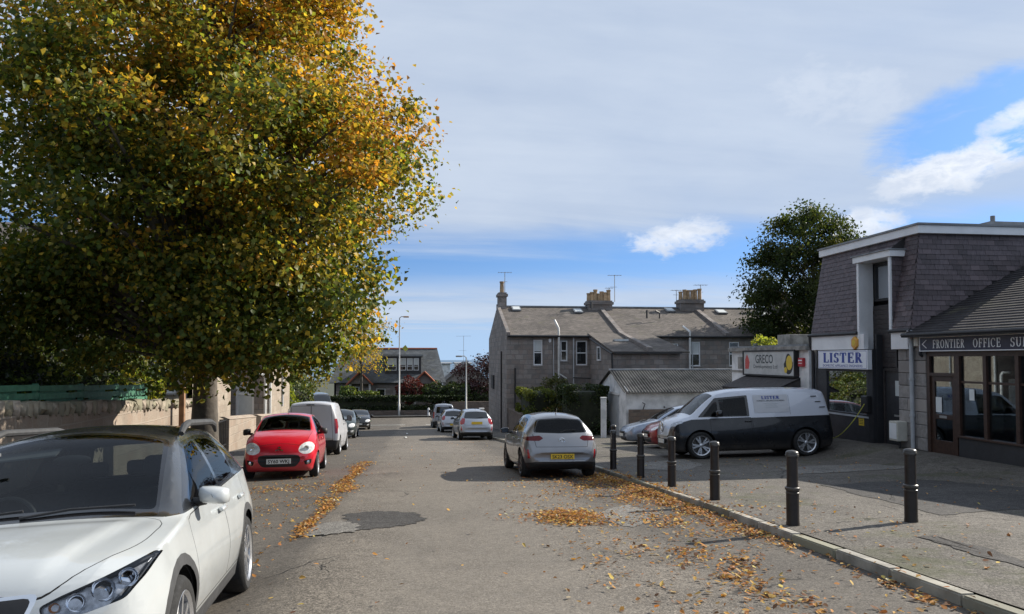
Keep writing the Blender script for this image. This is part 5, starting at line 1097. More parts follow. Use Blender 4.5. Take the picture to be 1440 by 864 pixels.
def inpoly(p, poly):
    x, y = p; c = False; n = len(poly); j = n - 1
    for i in range(n):
        xi, yi = poly[i]; xj, yj = poly[j]
        if (yi > y) != (yj > y) and x < (xj - xi) * (y - yi) / (yj - yi) + xi: c = not c
        j = i
    return c
def rnd_poly(poly, r=.04, k=3):
    """polygon with rounded corners"""
    out = []; n = len(poly)
    for i in range(n):
        p, a, b = Vector(poly[i]), Vector(poly[i - 1]), Vector(poly[(i + 1) % n]); d1 = (a - p); d2 = (b - p); rr = min(r, d1.length * .45, d2.length * .45)
        s, e = p + d1.normalized() * rr, p + d2.normalized() * rr
        for q in range(k + 1): t = q / k; out.append(tuple(s * (1 - t) ** 2 + p * 2 * t * (1 - t) + e * t * t))
    return out
def shrink(poly, d):
    n = len(poly); ar = sum(poly[i][0] * poly[(i + 1) % n][1] - poly[(i + 1) % n][0] * poly[i][1] for i in range(n)); sg = 1 if ar > 0 else -1; out = []
    for i in range(n):
        p, a, b = Vector(poly[i]), Vector(poly[i - 1]), Vector(poly[(i + 1) % n]); e1 = (p - a).normalized(); e2 = (b - p).normalized(); n1 = Vector((-e1.y, e1.x)) * sg; n2 = Vector((-e2.y, e2.x)) * sg; m = (n1 + n2)
        m = m.normalized() if m.length > 1e-4 else n1; out.append(tuple(p + m * (d / max(.4, m.dot(n1)))))
    return out
class Car:
    def __init__(s, name, label, rows, base, size, cat='car', res=.075, bf=.14, br=.09, group=None, crease=None):
        s.L, s.W, s.H = size; s.k = (s.L / base[0], s.W / base[1], s.H / base[2]); kx_, ky_, kz_ = s.k
        A = np.array(rows, float) * np.array([kx_, kz_, kz_, ky_, ky_, kz_, ky_, kz_, ky_, kz_]); s.A = A
        t = np.concatenate([[0], np.cumsum(np.sqrt(np.diff(A[:, 0]) ** 2 + np.diff(A[:, 2]) ** 2 + np.diff(A[:, 1]) ** 2 + .0005))])
        tq = np.concatenate([np.linspace(t[i], t[i + 1], max(2, math.ceil((t[i + 1] - t[i]) / res)), endpoint=False) for i in range(len(t) - 1)] + [[t[-1]]])
        S = pchip(t, A, tq); s.name, s.label, s.cat, s.group = name, label, cat, group
        bm = bmesh.new(); s.bm = bm; lp = bm.faces.layers.int.new('part'); lv = bm.faces.layers.int.new('vi'); s.lp, s.lv = lp, lv
        rings = []; W2 = s.W / 2; fin = 1 if res < .07 else 0
        for q in S:
            x, zb, zt, wb, wm, zm, ws, zs, we, ze = q; e = min(.05, .15 * max(zs - zb, .01)); pr = []
            pr += [(0, zb), (wb * .35, zb), (wb * .7, zb), (wb * .94, zb)]
            zz = np.array([zb + e, max(zm, zb + e + .01), max(zs, zm + .02)]); ww = np.array([[wb], [wm], [ws]])
            zq = np.concatenate([np.linspace(zz[0], zz[1], 6 + fin * 2, endpoint=False), np.linspace(zz[1], zz[2], 6 + fin * 3)]); wq = pchip(zz, ww, zq)[:, 0]
            pr += [(a, b) for a, b in zip(wq, zq)]; s.iv_belt = len(pr) - 1
            n3 = 6; dy, dz = we - ws, ze - zz[2]
            for i in range(1, n3 + 1): u = i / n3; pr.append((ws + dy * u + .022 * math.sin(math.pi * u) * min(1, abs(dz) * 3), zz[2] + dz * u))
            s.iv_edge = len(pr) - 1; nc = 9 if fin == 0 else 20
            for i in range(1, nc + 1): y = we * (1 - (i / nc)); pr.append((y, ze + (zt - ze) * (1 - (abs(y) / max(we, 1e-4)) ** 2.3)))
            ff = max(0, 1 - x / 1.25) ** 1.4; fr = max(0, 1 - (s.L - x) / .9) ** 1.4
            if crease: pr = [(y, z + crease(x, abs(y)) if i > s.iv_edge else z) for i, (y, z) in enumerate(pr)]
            rings.append([(x + (bf * ff - br * fr) * min(1, abs(y) / W2) ** 2.2, y, z) for y, z in pr])
        nv = len(rings[0]); V = []
        for r in rings:
            right = [bm.verts.new(p) for p in r]; left = [right[i] if r[i][1] < 1e-6 else bm.verts.new((r[i][0], -r[i][1], r[i][2])) for i in range(nv)]; V.append((right, left))
        def face(vs, vi):
            u = []; [u.append(v) for v in vs if v not in u]
            if len(u) > 2:
                try: f = bm.faces.new(u); f[lv] = vi
                except ValueError: pass
        for a, b in zip(V, V[1:]):
            for i in range(nv - 1): face((a[0][i], b[0][i], b[0][i + 1], a[0][i + 1]), i); face((a[1][i], a[1][i + 1], b[1][i + 1], b[1][i]), i)
        for e_, o in ((V[0], 0), (V[-1], 1)):
            for i in range(nv - 1): q = (e_[0][i], e_[0][i + 1], e_[1][i + 1], e_[1][i]); face(q if o else q[::-1], i)
        bmesh.ops.recalc_face_normals(bm, faces=bm.faces); s.parts = {0: ('body', None, None)}; s.order = 0
    def P(s, name, m, parent=None):
        i = len(s.parts); s.parts[i] = (name, m, parent); return i
    def sc(s, poly, axis):
        a, b = {'y': (0, 2), 'f': (1, 2), 'r': (1, 2), 'z': (0, 1)}[axis]; return [(p[0] * s.k[a], p[1] * s.k[b]) for p in poly]
    def cut(s, poly, axis, pid, side=1, pred=None, only=None, scale=True, thr=.12):
        """scribe a polygon on to the shell along an axis and give the faces inside to a part"""
        if scale: poly = s.sc(poly, axis)
        bm = s.bm
        ax = {'y': (0, 2), 'f': (1, 2), 'r': (1, 2), 'z': (0, 1)}[axis]; nrm = {'y': Vector((0, side, 0)), 'f': Vector((-1, 0, 0)), 'r': Vector((1, 0, 0)), 'z': Vector((0, 0, 1))}[axis]
        if axis in 'fr' and side < 0: poly = [(-p[0], p[1]) for p in poly]
        if axis == 'z' and side < 0: poly = [(p[0], -p[1]) for p in poly]
        lo = [min(p[i] for p in poly) for i in (0, 1)]; hi = [max(p[i] for p in poly) for i in (0, 1)]; fs = []
        for f in bm.faces:
            if f.normal.dot(nrm) < thr or (only is not None and f[s.lp] not in only): continue
            c = f.calc_center_median()
            if axis == 'y' and c.y * side < 0: continue
            if pred and not pred(c): continue
            vs = [v.co for v in f.verts]
            if max(v[ax[0]] for v in vs) < lo[0] or min(v[ax[0]] for v in vs) > hi[0] or max(v[ax[1]] for v in vs) < lo[1] or min(v[ax[1]] for v in vs) > hi[1]: continue
            fs.append(f)
        n = len(poly)
        for i in range(n):
            a, b = poly[i], poly[(i + 1) % n]; d = (b[0] - a[0], b[1] - a[1]); L = math.hypot(*d)
            if L < 1e-5: continue
            co, no = [0, 0, 0], [0, 0, 0]; co[ax[0]], co[ax[1]] = a; no[ax[0]], no[ax[1]] = -d[1] / L, d[0] / L
            es = set(); vs = set()
            for f in fs: es.update(f.edges); vs.update(f.verts)
            r = bmesh.ops.bisect_plane(bm, geom=list(vs) + list(es) + fs, dist=1e-5, plane_co=co, plane_no=no); fs = [g for g in r['geom'] if isinstance(g, bmesh.types.BMFace)]
        out = []
        for f in fs:
            c = f.calc_center_median()
            if inpoly((c[ax[0]], c[ax[1]]), poly): f[s.lp] = pid; out.append(f)
        return out
    def both(s, poly, axis, name, m, parent=None, **kw):
        ids = []
        for sd_ in (1, -1): i = s.P(name, m, parent[0 if sd_ > 0 else 1] if parent else None); s.cut(poly, axis, i, sd_, **kw); ids.append(i)
        return ids
    def panel(s, poly, axis, name, m, gap=.007, both=True, parent=None, **kw):
        """an opening panel with a dark shadow gap round it"""
        ids = []
        for sd_ in ((1, -1) if both else (1,)):
            g = s.P('panel_gap', CM['gap']); s.cut(poly, axis, g, sd_, **kw); i = s.P(name, m); s.cut(shrink(s.sc(poly, axis), gap), axis, i, sd_, scale=False, **kw); ids.append(i)
        return ids
    def arch(s, x, z, r, clad=0, m=None):
        x *= s.k[0]
        for sd_ in (1, -1):
            circ = lambda q: [(x + q * math.cos(2 * math.pi * i / 28), z + q * math.sin(2 * math.pi * i / 28)) for i in range(28)]
            yl = lambda c: abs(c.y) > s.W * .3
            if clad: i = s.P('arch_cladding', m or CM['grey']); s.cut(circ(r + clad), 'y', i, sd_, pred=yl, scale=False, thr=-.3)
            i = s.P('DEL', None); s.cut(circ(r), 'y', i, sd_, pred=yl, scale=False, thr=-.9)
    def finish(s, bodymat, X_, Y_, ref, heading, wheels, wr, rim='alloy', spokes=5, cabin=True, zoff=0., tilt=True, wy=None, driver=1):
        bm = s.bm; lp = s.lp; bm.normal_update(); s.parts[0] = ('body', bodymat, None)
        h = Vector((heading[0], heading[1], 0)).normalized(); cxy = Vector((X_, Y_, 0)); g = lambda p: fz(p.x, p.y)
        # rest plane from the ground under the wheels
        ex = -h; ey = ZV.cross(ex); o_ = cxy - ex * ref[0] - ey * ref[1]
        q = [o_ + ex * (wx * s.k[0]) + ey * (sd_ * s.W * .42) for wx in wheels for sd_ in (1, -1)]; zz = [g(p) for p in q]; zf, zr, zR, zL = (zz[0] + zz[1]) / 2, (zz[2] + zz[3]) / 2, (zz[0] + zz[2]) / 2, (zz[1] + zz[3]) / 2
        wb = (wheels[1] - wheels[0]) * s.k[0]; exs = (ex + ZV * ((zr - zf) / wb)).normalized(); eys = (ey + ZV * ((zR - zL) / (s.W * .84))).normalized(); n = exs.cross(eys).normalized(); eys = n.cross(exs)
        zc = sum(zz) / 4; cen = (q[0] + q[1] + q[2] + q[3]) / 4; mid = (wheels[0] + wheels[1]) / 2 * s.k[0]; org = Vector((cen.x, cen.y, zc)) - exs * mid + n * zoff
        e = bpy.data.objects.new(s.name, None); e.empty_display_size = .3; e.matrix_basis = Matrix(((exs.x, eys.x, n.x, org.x), (exs.y, eys.y, n.y, org.y), (exs.z, eys.z, n.z, org.z), (0, 0, 0, 1))); col.objects.link(e); tag(e, s.label, s.cat, s.group); s.e = e
        groups = {}
        for f in bm.faces: groups.setdefault(f[lp], []).append(f)
        objs = {}; shell = []
        for pid in sorted(groups):
            nm, m, par = s.parts[pid]
            if nm == 'DEL': continue
            vm = {}; V = []; N_ = []; F = []
            for f in groups[pid]:
                t = []
                for v in f.verts:
                    if v not in vm: vm[v] = len(V); V.append(tuple(v.co)); N_.append(tuple(v.normal))
                    t.append(vm[v])
                F.append(t)
            me = bpy.data.meshes.new(nm); me.from_pydata(V, [], F); me.materials.append(m or bodymat); me.shade_smooth(); me.normals_split_custom_set_from_vertices(N_)
            ob = bpy.data.objects.new(nm, me); col.objects.link(ob); ob.parent = objs.get(par, e); objs[pid] = ob
            if 'window' not in nm and 'windscreen' not in nm and 'light' not in nm: shell += groups[pid]
        s.objs = objs
        if cabin:
            vm = {}; V = []; F = []
            for f in shell:
                c = f.calc_center_median()
                if c.z < .45 * s.k[2]: continue
                t = []
                for v in f.verts:
                    if v not in vm: vm[v] = len(V); V.append(tuple(v.co - v.normal * .028))
                    t.append(vm[v])
                F.append(t[::-1])
            me = bpy.data.meshes.new('cabin_lining'); me.from_pydata(V, [], F); me.materials.append(CM['trim']); me.shade_smooth(); ob = bpy.data.objects.new('cabin_lining', me); col.objects.link(ob); ob.parent = e
        # wheels
        T = MB(); wdt = .1 * (wr / .31); T.lathe([(wr * .72, -wdt), (wr * .75, -wdt * 1.05), (wr * .9, -wdt * 1.05), (wr * .97, -wdt * .85), (wr, -wdt * .5), (wr, wdt * .5), (wr * .97, wdt * .85), (wr * .9, wdt * 1.05), (wr * .75, wdt * 1.05), (wr * .72, wdt)], n=32, ax='y'); tm = T.mesh('tyre', CM['tyre'], 40)
        Rm = MB(); Rm.lathe([(wr * .735, wdt * 1.0), (wr * .725, wdt * 1.04), (wr * .66, wdt * .9), (wr * .64, wdt * .3), (wr * .64, -wdt * .9)], n=32, ax='y'); Rm.lathe([(wr * .16, wdt * .55), (wr * .15, wdt * .85), (wr * .1, wdt * .95), (0.001, wdt * .96)], n=14, ax='y')
        for i in range(spokes):
            for dl in ((-.11, .11) if spokes < 8 else (0,)):
                a = 2 * math.pi * i / spokes; a0, a1 = a + dl * .4, a + dl * 1.7; hw = wr * (.055 if spokes < 8 else .045)
                p0 = Vector((math.cos(a0), 0, math.sin(a0))) * wr * .1; p1 = Vector((math.cos(a1), 0, math.sin(a1))) * wr * .67; d = (p1 - p0).normalized(); sd2 = Vector((-d.z, 0, d.x)) * hw
                Rm.prism([p0 - sd2 + Vector((0, wdt * .85, 0)), p1 - sd2 * 1.2 + Vector((0, wdt * .88, 0)), p1 + sd2 * 1.2 + Vector((0, wdt * .88, 0)), p0 + sd2 + Vector((0, wdt * .85, 0))], (0, -wdt * .35, 0))
        rm = Rm.mesh('rim', CM[rim], 35); D = MB().lathe([(wr * .63, wdt * .1), (.001, wdt * .12)], n=24, ax='y').mesh('brake', CM['disc'])
        wy = wy or s.W / 2 - wdt * 1.12
        for wx in wheels:
            x = wx * s.k[0]
            for sd_ in (1, -1):
                w_ = bpy.data.objects.new('wheel', None); w_.empty_display_size = .1; col.objects.link(w_); w_.parent = e; w_.location = (x, sd_ * wy, wr - zoff); w_.rotation_euler = (0, random.uniform(0, 6), 0 if sd_ > 0 else math.pi)
                for me, nm in ((tm, 'tyre'), (rm, 'rim'), (D, 'brake')): ob = bpy.data.objects.new(nm, me); col.objects.link(ob); ob.parent = w_
                ln = MB(); ra = wr * 1.22; b = 0; k = 16
                for i in range(k + 1):
                    a = math.pi * (-.12 + 1.24 * i / k); px, pz = x + ra * math.cos(a), wr + ra * math.sin(a)
                    ln.v += [(px, sd_ * (s.W / 2 - .035), pz), (px, sd_ * (s.W / 2 - .4), pz), (x, sd_ * (s.W / 2 - .4), wr * .6)]
                for i in range(k):
                    a = b + 3 * i; ln.f += [(a, a + 3, a + 4, a + 1), (a + 1, a + 4, a + 5, a + 2)]; ln.m += [0, 0]
                ln.build('wheel_arch_liner', CM['trim'], e, world=False)
        return e
    def surf(s, y, z, front=True, x1=9):
        """where the shell is met along the car's length at this height"""
        q = [v.co for o in s.objs.values() for v in o.data.vertices if (v.co.x < s.L / 2) == front and abs(v.co.y - y) < .3]
        return min(q, key=lambda c: (c.y - y) ** 2 + (c.z - z) ** 2).x
    def add(s, mb, name, m, parent=None, smooth=40, bevel=0):
        return mb.build(name, m, parent or s.e, smooth=smooth, bevel=bevel, world=False)
    def ellp(s, c, r, name, m, parent=None, n=14, k=10): return s.add(MB().ell(c, r, n, k), name, m, parent)
    def mirror(s, x, z, m, sz=(.09, .12, .075), arm=.08, yy=None, cap=None):
        yy = yy or s.W / 2 - .06
        for sd_ in (1, -1):
            mb = MB(); b = len(mb.v); prof = [(-1, .05, .05), (-.92, .55, .6), (-.5, .9, .95), (.2, 1, 1), (.75, .9, .92), (.8, .8, .82)]
            for px, py, pz in prof:
                for j in range(12):
                    a = 2 * math.pi * j / 12; c, d = math.cos(a), math.sin(a); c2, d2 = math.copysign(abs(c) ** .5, c), math.copysign(abs(d) ** .5, d); mb.v.append((x + px * sz[0], sd_ * (yy + arm + sz[1]) + c2 * py * sz[1], z + d2 * pz * sz[2] - (c2 * sd_) * .012))
            for i in range(len(prof) - 1):
                for j in range(12): j2 = (j + 1) % 12; mb.f.append((i * 12 + j, i * 12 + j2, (i + 1) * 12 + j2, (i + 1) * 12 + j)); mb.m.append(0)
            o = s.add(mb, 'wing_mirror', m, smooth=60)
            g = MB(); g.v = [(x + sz[0] * .79, v[1], v[2]) for v in mb.v[-12:]]; g.f = [tuple(range(12))]; g.m = [0]; g.build('mirror_glass', CM['gloss'], o, world=False)
            st = MB(); st.tube([(x + .02, sd_ * (yy - .05), z - sz[2] * .7), (x, sd_ * (yy + arm + .05), z - sz[2] * .6)], [.035, .025], 8); st.build('mirror_stalk', CM['black'], o, world=False, smooth=50)
    def plate(s, x, z, front, text, tiltz=0, w_=.52, h=.111, m=None):
        m = m or CM['plate_w' if front else 'plate_y']; sx = -1 if front else 1; mb = MB(); mb.box(min(x, x + sx * .012), max(x, x + sx * .012), -w_ / 2, w_ / 2, z - h / 2, z + h / 2); o = s.add(mb, 'number_plate', m, smooth=None)
        if text:
            xx = x + sx * .0135; ex = Vector((0, -1, 0)) if front else Vector((0, 1, 0)); n = Vector((sx, 0, 0)); c = Vector((xx, 0, z - h * .34)) - ex * (w_ * .44)
            mw = Matrix(((ex.x, 0, n.x, c.x), (ex.y, 0, n.y, c.y), (ex.z, 1, n.z, c.z), (0, 0, 0, 1))); t_ = ftext(o, text, mw, h * .95, CM['ink'], fit=w_ * .88, bold=.002); t_.matrix_parent_inverse = Matrix()
        return o
    def seats(s, x, rear, zb=.32, hh=1.0, dash=None, drv=1, wheelx=None):
        for y in (-.36, .36):
            y *= s.k[1]; mb = MB(); mb.box(x - .25, x + .25, y - .24, y + .24, zb, zb + .2); o = s.add(mb, 'seat', CM['seat'], bevel=.06)
            mb = MB(); mb.prism([(x + .18, y - .23, zb + .15), (x + .3, y - .23, zb + .15), (x + .42, y - .2, zb + .72), (x + .32, y - .2, zb + .72)], (0, .44, 0)); mb.build('seat_back', CM['seat'], o, bevel=.05, world=False)
            mb = MB(); mb.box(x + .36, x + .45, y - .13, y + .13, zb + .77, zb + .95); mb.build('headrest', CM['seat'], o, bevel=.05, world=False)
        mb = MB(); mb.box(rear - .1, rear + .25, -.6 * s.k[1], .6 * s.k[1], zb, zb + .25); mb.prism([(rear + .2, -.6 * s.k[1], zb + .2), (rear + .32, -.6 * s.k[1], zb + .2), (rear + .44, -.58 * s.k[1], zb + .74), (rear + .34, -.58 * s.k[1], zb + .74)], (0, 1.18 * s.k[1], 0)); o = s.add(mb, 'rear_seat', CM['seat'], bevel=.05)
        for y in (-.36, 0, .36): MB().box(rear + .36, rear + .43, y - .11, y + .11, zb + .76, zb + .89).build('headrest', CM['seat'], o, bevel=.04, world=False)
        if dash:
            dx0, dx1, dz = dash; mb = MB(); mb.prism([(dx0, -.66 * s.k[1], dz - .05), (dx1, -.66 * s.k[1], dz + .02), (dx1 + .05, -.66 * s.k[1], dz - .1), (dx1, -.66 * s.k[1], dz - .4), (dx0, -.66 * s.k[1], dz - .4)], (0, 1.32 * s.k[1], 0)); s.add(mb, 'dashboard', CM['trim'], bevel=.03)
            mb = MB(); mb.box(dx0 - .3, s.L - .5, -.6 * s.k[1], .6 * s.k[1], .2, .3); s.add(mb, 'cabin_floor', CM['trim'], smooth=None)
            c = Vector((dx1 + .12, .36 * drv * s.k[1], dz - .05)); pts = [c + Vector((.06 * math.sin(a), .18 * math.cos(a), .17 * math.sin(a))) for a in lin(0, 6.283, 24)]; mb = MB().tube(pts, .015, 6); mb.box(c.x - .03, c.x + .03, c.y - .15, c.y + .15, c.z - .03, c.z + .03); s.add(mb, 'steering_wheel', CM['black'])
        s.add(MB().ell(((dash[1] if dash else x - .5) + .22, 0, zb + .98), (.02, .12, .035)), 'rear_view_mirror', CM['black'])
    def handle(s, xs, z, m, yy):
        for x in xs:
            for sd_ in (1, -1): mb = MB(); mb.box(x - .09, x + .09, sd_ * yy - .018, sd_ * yy + .018, z - .016, z + .016); s.add(mb, 'door_handle', m, bevel=.012)
    def wiper(s, pts): s.add(MB().tube(pts, .009, 5), 'wiper', CM['black'])
SUV = [(0, .40, .62, .52, .60, .50, .58, .59, .45, .615), (.03, .28, .73, .64, .72, .50, .70, .69, .55, .725), (.07, .21, .81, .72, .78, .50, .765, .755, .60, .80), (.14, .19, .868, .78, .83, .52, .80, .80, .63, .852), (.28, .19, .91, .81, .86, .55, .825, .845, .655, .89), (.5, .19, .945, .82, .882, .58, .84, .89, .68, .922), (.75, .19, .972, .825, .888, .6, .838, .92, .705, .95), (.97, .19, .995, .825, .888, .6, .832, .94, .725, .97),
       (1.06, .19, 1.025, .825, .888, .6, .828, .945, .73, .985), (1.48, .19, 1.27, .825, .888, .6, .822, .97, .67, 1.22), (1.84, .19, 1.465, .825, .888, .6, .818, .99, .61, 1.395), (1.96, .19, 1.5, .825, .888, .6, .816, .995, .597, 1.43), (2.45, .19, 1.54, .825, .888, .6, .815, 1.01, .585, 1.465), (3.0, .19, 1.535, .825, .89, .62, .815, 1.03, .575, 1.455), (3.5, .19, 1.50, .82, .89, .64, .81, 1.05, .56, 1.415), (3.76, .2, 1.455, .81, .88, .66, .80, 1.06, .54, 1.36), (3.92, .21, 1.2, .79, .865, .66, .79, 1.0, .6, 1.13), (4.03, .23, 1.02, .76, .84, .64, .77, .93, .62, .985), (4.11, .3, .85, .7, .79, .6, .72, .78, .58, .83), (4.14, .42, .62, .6, .68, .53, .64, .58, .5, .61)]
SMALL = [(0, .38, .50, .48, .55, .44, .53, .48, .40, .495), (.025, .27, .585, .58, .65, .45, .63, .56, .5, .58), (.07, .2, .68, .66, .72, .46, .70, .64, .54, .67), (.15, .17, .79, .715, .76, .48, .735, .73, .57, .775), (.30, .17, .89, .745, .785, .52, .75, .82, .6, .87), (.55, .17, .985, .755, .803, .56, .76, .9, .625, .965), (.78, .17, 1.04, .76, .81, .58, .755, .94, .645, 1.02), (.86, .17, 1.07, .76, .81, .58, .75, .945, .65, 1.035), (1.2, .17, 1.29, .76, .812, .58, .745, .965, .595, 1.24), (1.47, .17, 1.42, .76, .812, .58, .742, .98, .558, 1.36), (1.58, .17, 1.447, .76, .812, .58, .74, .98, .55, 1.385), (1.95, .17, 1.47, .76, .812, .58, .74, .99, .54, 1.405), (2.6, .17, 1.45, .76, .813, .6, .74, 1.01, .535, 1.385), (3.02, .18, 1.385, .75, .805, .62, .73, 1.02, .52, 1.31), (3.2, .19, 1.1, .74, .79, .62, .72, .96, .56, 1.05), (3.33, .21, .9, .70, .765, .58, .69, .83, .56, .875), (3.41, .28, .72, .62, .70, .52, .63, .67, .5, .71), (3.43, .36, .54, .55, .62, .46, .58, .5, .45, .535)]
HATCH = [(0, .38, .56, .50, .58, .48, .56, .53, .43, .555), (.03, .27, .63, .60, .69, .48, .67, .6, .53, .625), (.09, .2, .70, .70, .77, .48, .75, .67, .58, .69), (.2, .17, .79, .77, .82, .5, .79, .76, .62, .78), (.4, .17, .855, .80, .85, .53, .815, .82, .65, .84), (.75, .17, .91, .815, .875, .56, .825, .87, .68, .89), (1.05, .17, .945, .82, .88, .58, .822, .89, .70, .92), (1.16, .17, .97, .82, .88, .58, .82, .895, .71, .935), (1.55, .17, 1.19, .82, .88, .58, .812, .91, .645, 1.15), (1.9, .17, 1.36, .82, .88, .58, .808, .925, .59, 1.30), (2.02, .17, 1.39, .82, .88, .58, .806, .93, .575, 1.33), (2.4, .17, 1.43, .82, .882, .6, .805, .94, .56, 1.36), (3.0, .17, 1.42, .82, .885, .62, .805, .97, .55, 1.345), (3.45, .17, 1.375, .82, .885, .64, .80, .99, .535, 1.3), (3.62, .18, 1.335, .815, .88, .65, .795, .99, .52, 1.26), (3.84, .2, 1.02, .80, .868, .64, .78, .92, .6, .98), (3.93, .22, .9, .77, .85, .6, .77, .84, .63, .88), (4.0, .27, .76, .73, .81, .55, .73, .7, .6, .745), (4.05, .33, .62, .66, .74, .5, .68, .58, .54, .61), (4.06, .40, .54, .58, .66, .47, .62, .51, .5, .535)]
VAN = [(0, .36, .56, .52, .62, .46, .6, .53, .45, .555), (.04, .25, .68, .66, .74, .48, .72, .64, .55, .67), (.1, .2, .80, .75, .81, .5, .79, .76, .62, .785), (.24, .18, .95, .81, .86, .54, .83, .9, .66, .94), (.5, .18, 1.05, .84, .89, .6, .85, .98, .7, 1.035), (.78, .18, 1.11, .85, .905, .62, .86, 1.02, .73, 1.09), (.86, .18, 1.15, .85, .905, .62, .86, 1.03, .735, 1.115), (1.2, .18, 1.46, .85, .91, .64, .855, 1.06, .69, 1.42), (1.5, .18, 1.7, .85, .912, .65, .852, 1.08, .655, 1.64), (1.62, .18, 1.75, .85, .912, .65, .852, 1.08, .65, 1.69), (2.0, .18, 1.805, .85, .914, .66, .852, 1.1, .655, 1.74), (3.0, .18, 1.825, .85, .915, .66, .852, 1.1, .665, 1.76), (3.95, .18, 1.8, .85, .912, .66, .85, 1.1, .66, 1.73), (4.1, .19, 1.74, .845, .908, .66, .845, 1.09, .655, 1.67), (4.16, .24, 1.3, .84, .9, .64, .835, 1.0, .66, 1.25), (4.19, .27, .8, .82, .87, .55, .8, .74, .62, .78), (4.21, .34, .55, .74, .8, .47, .76, .52, .6, .545)]
BUZZ = [(0, .42, .62, .58, .66, .54, .64, .6, .5, .615), (.03, .3, .80, .68, .76, .54, .74, .76, .58, .79), (.08, .24, .95, .76, .83, .56, .81, .9, .66, .94), (.17, .21, 1.05, .83, .9, .58, .86, .99, .72, 1.035), (.34, .2, 1.13, .88, .95, .62, .9, 1.05, .77, 1.11), (.52, .2, 1.19, .9, .975, .66, .915, 1.08, .80, 1.165), (.6, .2, 1.235, .905, .98, .66, .918, 1.085, .80, 1.2), (.95, .2, 1.52, .91, .985, .68, .92, 1.1, .765, 1.47), (1.3, .2, 1.77, .912, .988, .68, .92, 1.11, .735, 1.71), (1.45, .2, 1.835, .912, .988, .68, .92, 1.11, .73, 1.77), (1.9, .2, 1.905, .912, .99, .68, .92, 1.12, .73, 1.83), (2.8, .2, 1.935, .912, .99, .68, .92, 1.12, .735, 1.86), (3.8, .2, 1.92, .912, .99, .68, .92, 1.12, .735, 1.845), (4.35, .2, 1.885, .905, .985, .68, .915, 1.12, .725, 1.81), (4.5, .22, 1.82, .9, .975, .68, .91, 1.12, .72, 1.745), (4.62, .26, 1.3, .88, .955, .64, .885, 1.08, .76, 1.25), (4.69, .32, .85, .84, .91, .56, .85, .8, .7, .84), (4.71, .42, .62, .76, .83, .52, .8, .6, .64, .615)]
paints = dict(white=paint('white_car_paint', (.46, .485, .49), dirt=.05), suvroof=paint('graphite_car_roof', (.03, .032, .035), .4, .3), red=paint('red_car_paint', (.62, .006, .025), .0, .35, dirt=.03), vanwhite=paint('van_white_paint', (.5, .51, .54), 0, .4, .6), silver=paint('silver_car_paint', (.24, .245, .26), .75, .34, dirt=.06), silver2=paint('pale_silver_car_paint', (.36, .39, .44), .5, .36), white2=paint('bluish_white_car_paint', (.48, .51, .56), .1, .36), green=paint('grey_green_car_paint', (.06, .08, .08), .4, .35), black=paint('black_car_paint', (.008, .008, .009), .1, .25), buzzw=paint('van_upper_white', (.58, .61, .68), .1, .35, dirt=.05), buzzb=paint('van_lower_black', (.004, .006, .01), .1, .3, .55, dirt=.02), crimson=paint('crimson_car_paint', (.3, .015, .022), .2, .3), blue=paint('silver_blue_car_paint', (.34, .4, .5), .5, .35), navy=paint('dark_grey_van_paint', (.025, .03, .035), .2, .3))
# ---- white crossover in the foreground
c = Car('parked_car', 'white crossover with graphite roof and roof rails, facing up the street beside the garden wall', SUV, (4.14, 1.78, 1.54), (4.14, 1.78, 1.54), res=.055, crease=lambda x, y: .02 * max(0, min(1, (.42 + .22 * x - y) / .07)) * max(0, min(1, (1.0 - x) / .15, (x - .05) / .15)))
rid = c.P('roof', paints['suvroof'])
for f in c.bm.faces:
    q = f.calc_center_median()
    if f[c.lv] >= c.iv_edge and 1.02 < q.x < 3.9 and q.z > .97: f[c.lp] = rid
c.both([(1.03, .975), (1.18, .97), (2.0, 1.0), (3.0, 1.035), (3.9, 1.075), (3.9, 1.7), (1.0, 1.7)], 'y', 'roof_pillars', paints['suvroof'], thr=-.1)
wl = [(1.2, .98), (1.92, 1.39), (2.5, 1.43), (3.0, 1.42), (3.45, 1.36), (3.6, 1.22), (3.5, 1.095), (2.4, 1.025)]
c.both(rnd_poly(wl, .03), 'y', 'window_surround', CM['gloss'])
dF = c.panel([(1.2, .36), (1.2, .93), (1.28, .955), (2.36, 1.015), (2.38, .36)], 'y', 'front_door', None); dR = c.panel([(2.385, .36), (2.365, 1.015), (3.34, 1.06), (3.36, .82), (3.12, .56), (3.0, .36)], 'y', 'rear_door', None)
c.both(rnd_poly([(1.4, 1.015), (1.96, 1.355), (2.32, 1.395), (2.34, 1.04)], .03), 'y', 'side_window', CM['glass']); c.both(rnd_poly([(2.42, 1.045), (2.41, 1.4), (2.9, 1.39), (3.12, 1.35), (3.12, 1.085)], .03), 'y', 'side_window', CM['glass']); c.both(rnd_poly([(3.17, 1.095), (3.17, 1.33), (3.4, 1.28), (3.48, 1.16)], .03), 'y', 'side_window', CM['glass_dark'])
c.cut(rnd_poly([(1.03, -.69), (1.03, .69), (1.86, .58), (1.93, 0), (1.86, -.58)], .04), 'z', c.P('windscreen_band', CM['gloss'])); c.cut(rnd_poly([(1.12, -.66), (1.12, .66), (1.83, .55), (1.89, 0), (1.83, -.55)], .05), 'z', c.P('windscreen', CM['glass_clear']))
c.cut(rnd_poly([(-.58, 1.07), (-.5, 1.37), (.5, 1.37), (.58, 1.07)], .05), 'r', c.P('rear_window', CM['glass']))
c.panel(rnd_poly([(.06, -.45), (.06, .45), (.2, .6), (.5, .745), (1.02, .765), (1.02, -.765), (.5, -.745), (.2, -.6)], .2, 5), 'z', 'bonnet', None, both=False, gap=.005, pred=lambda q: q.z > .7)
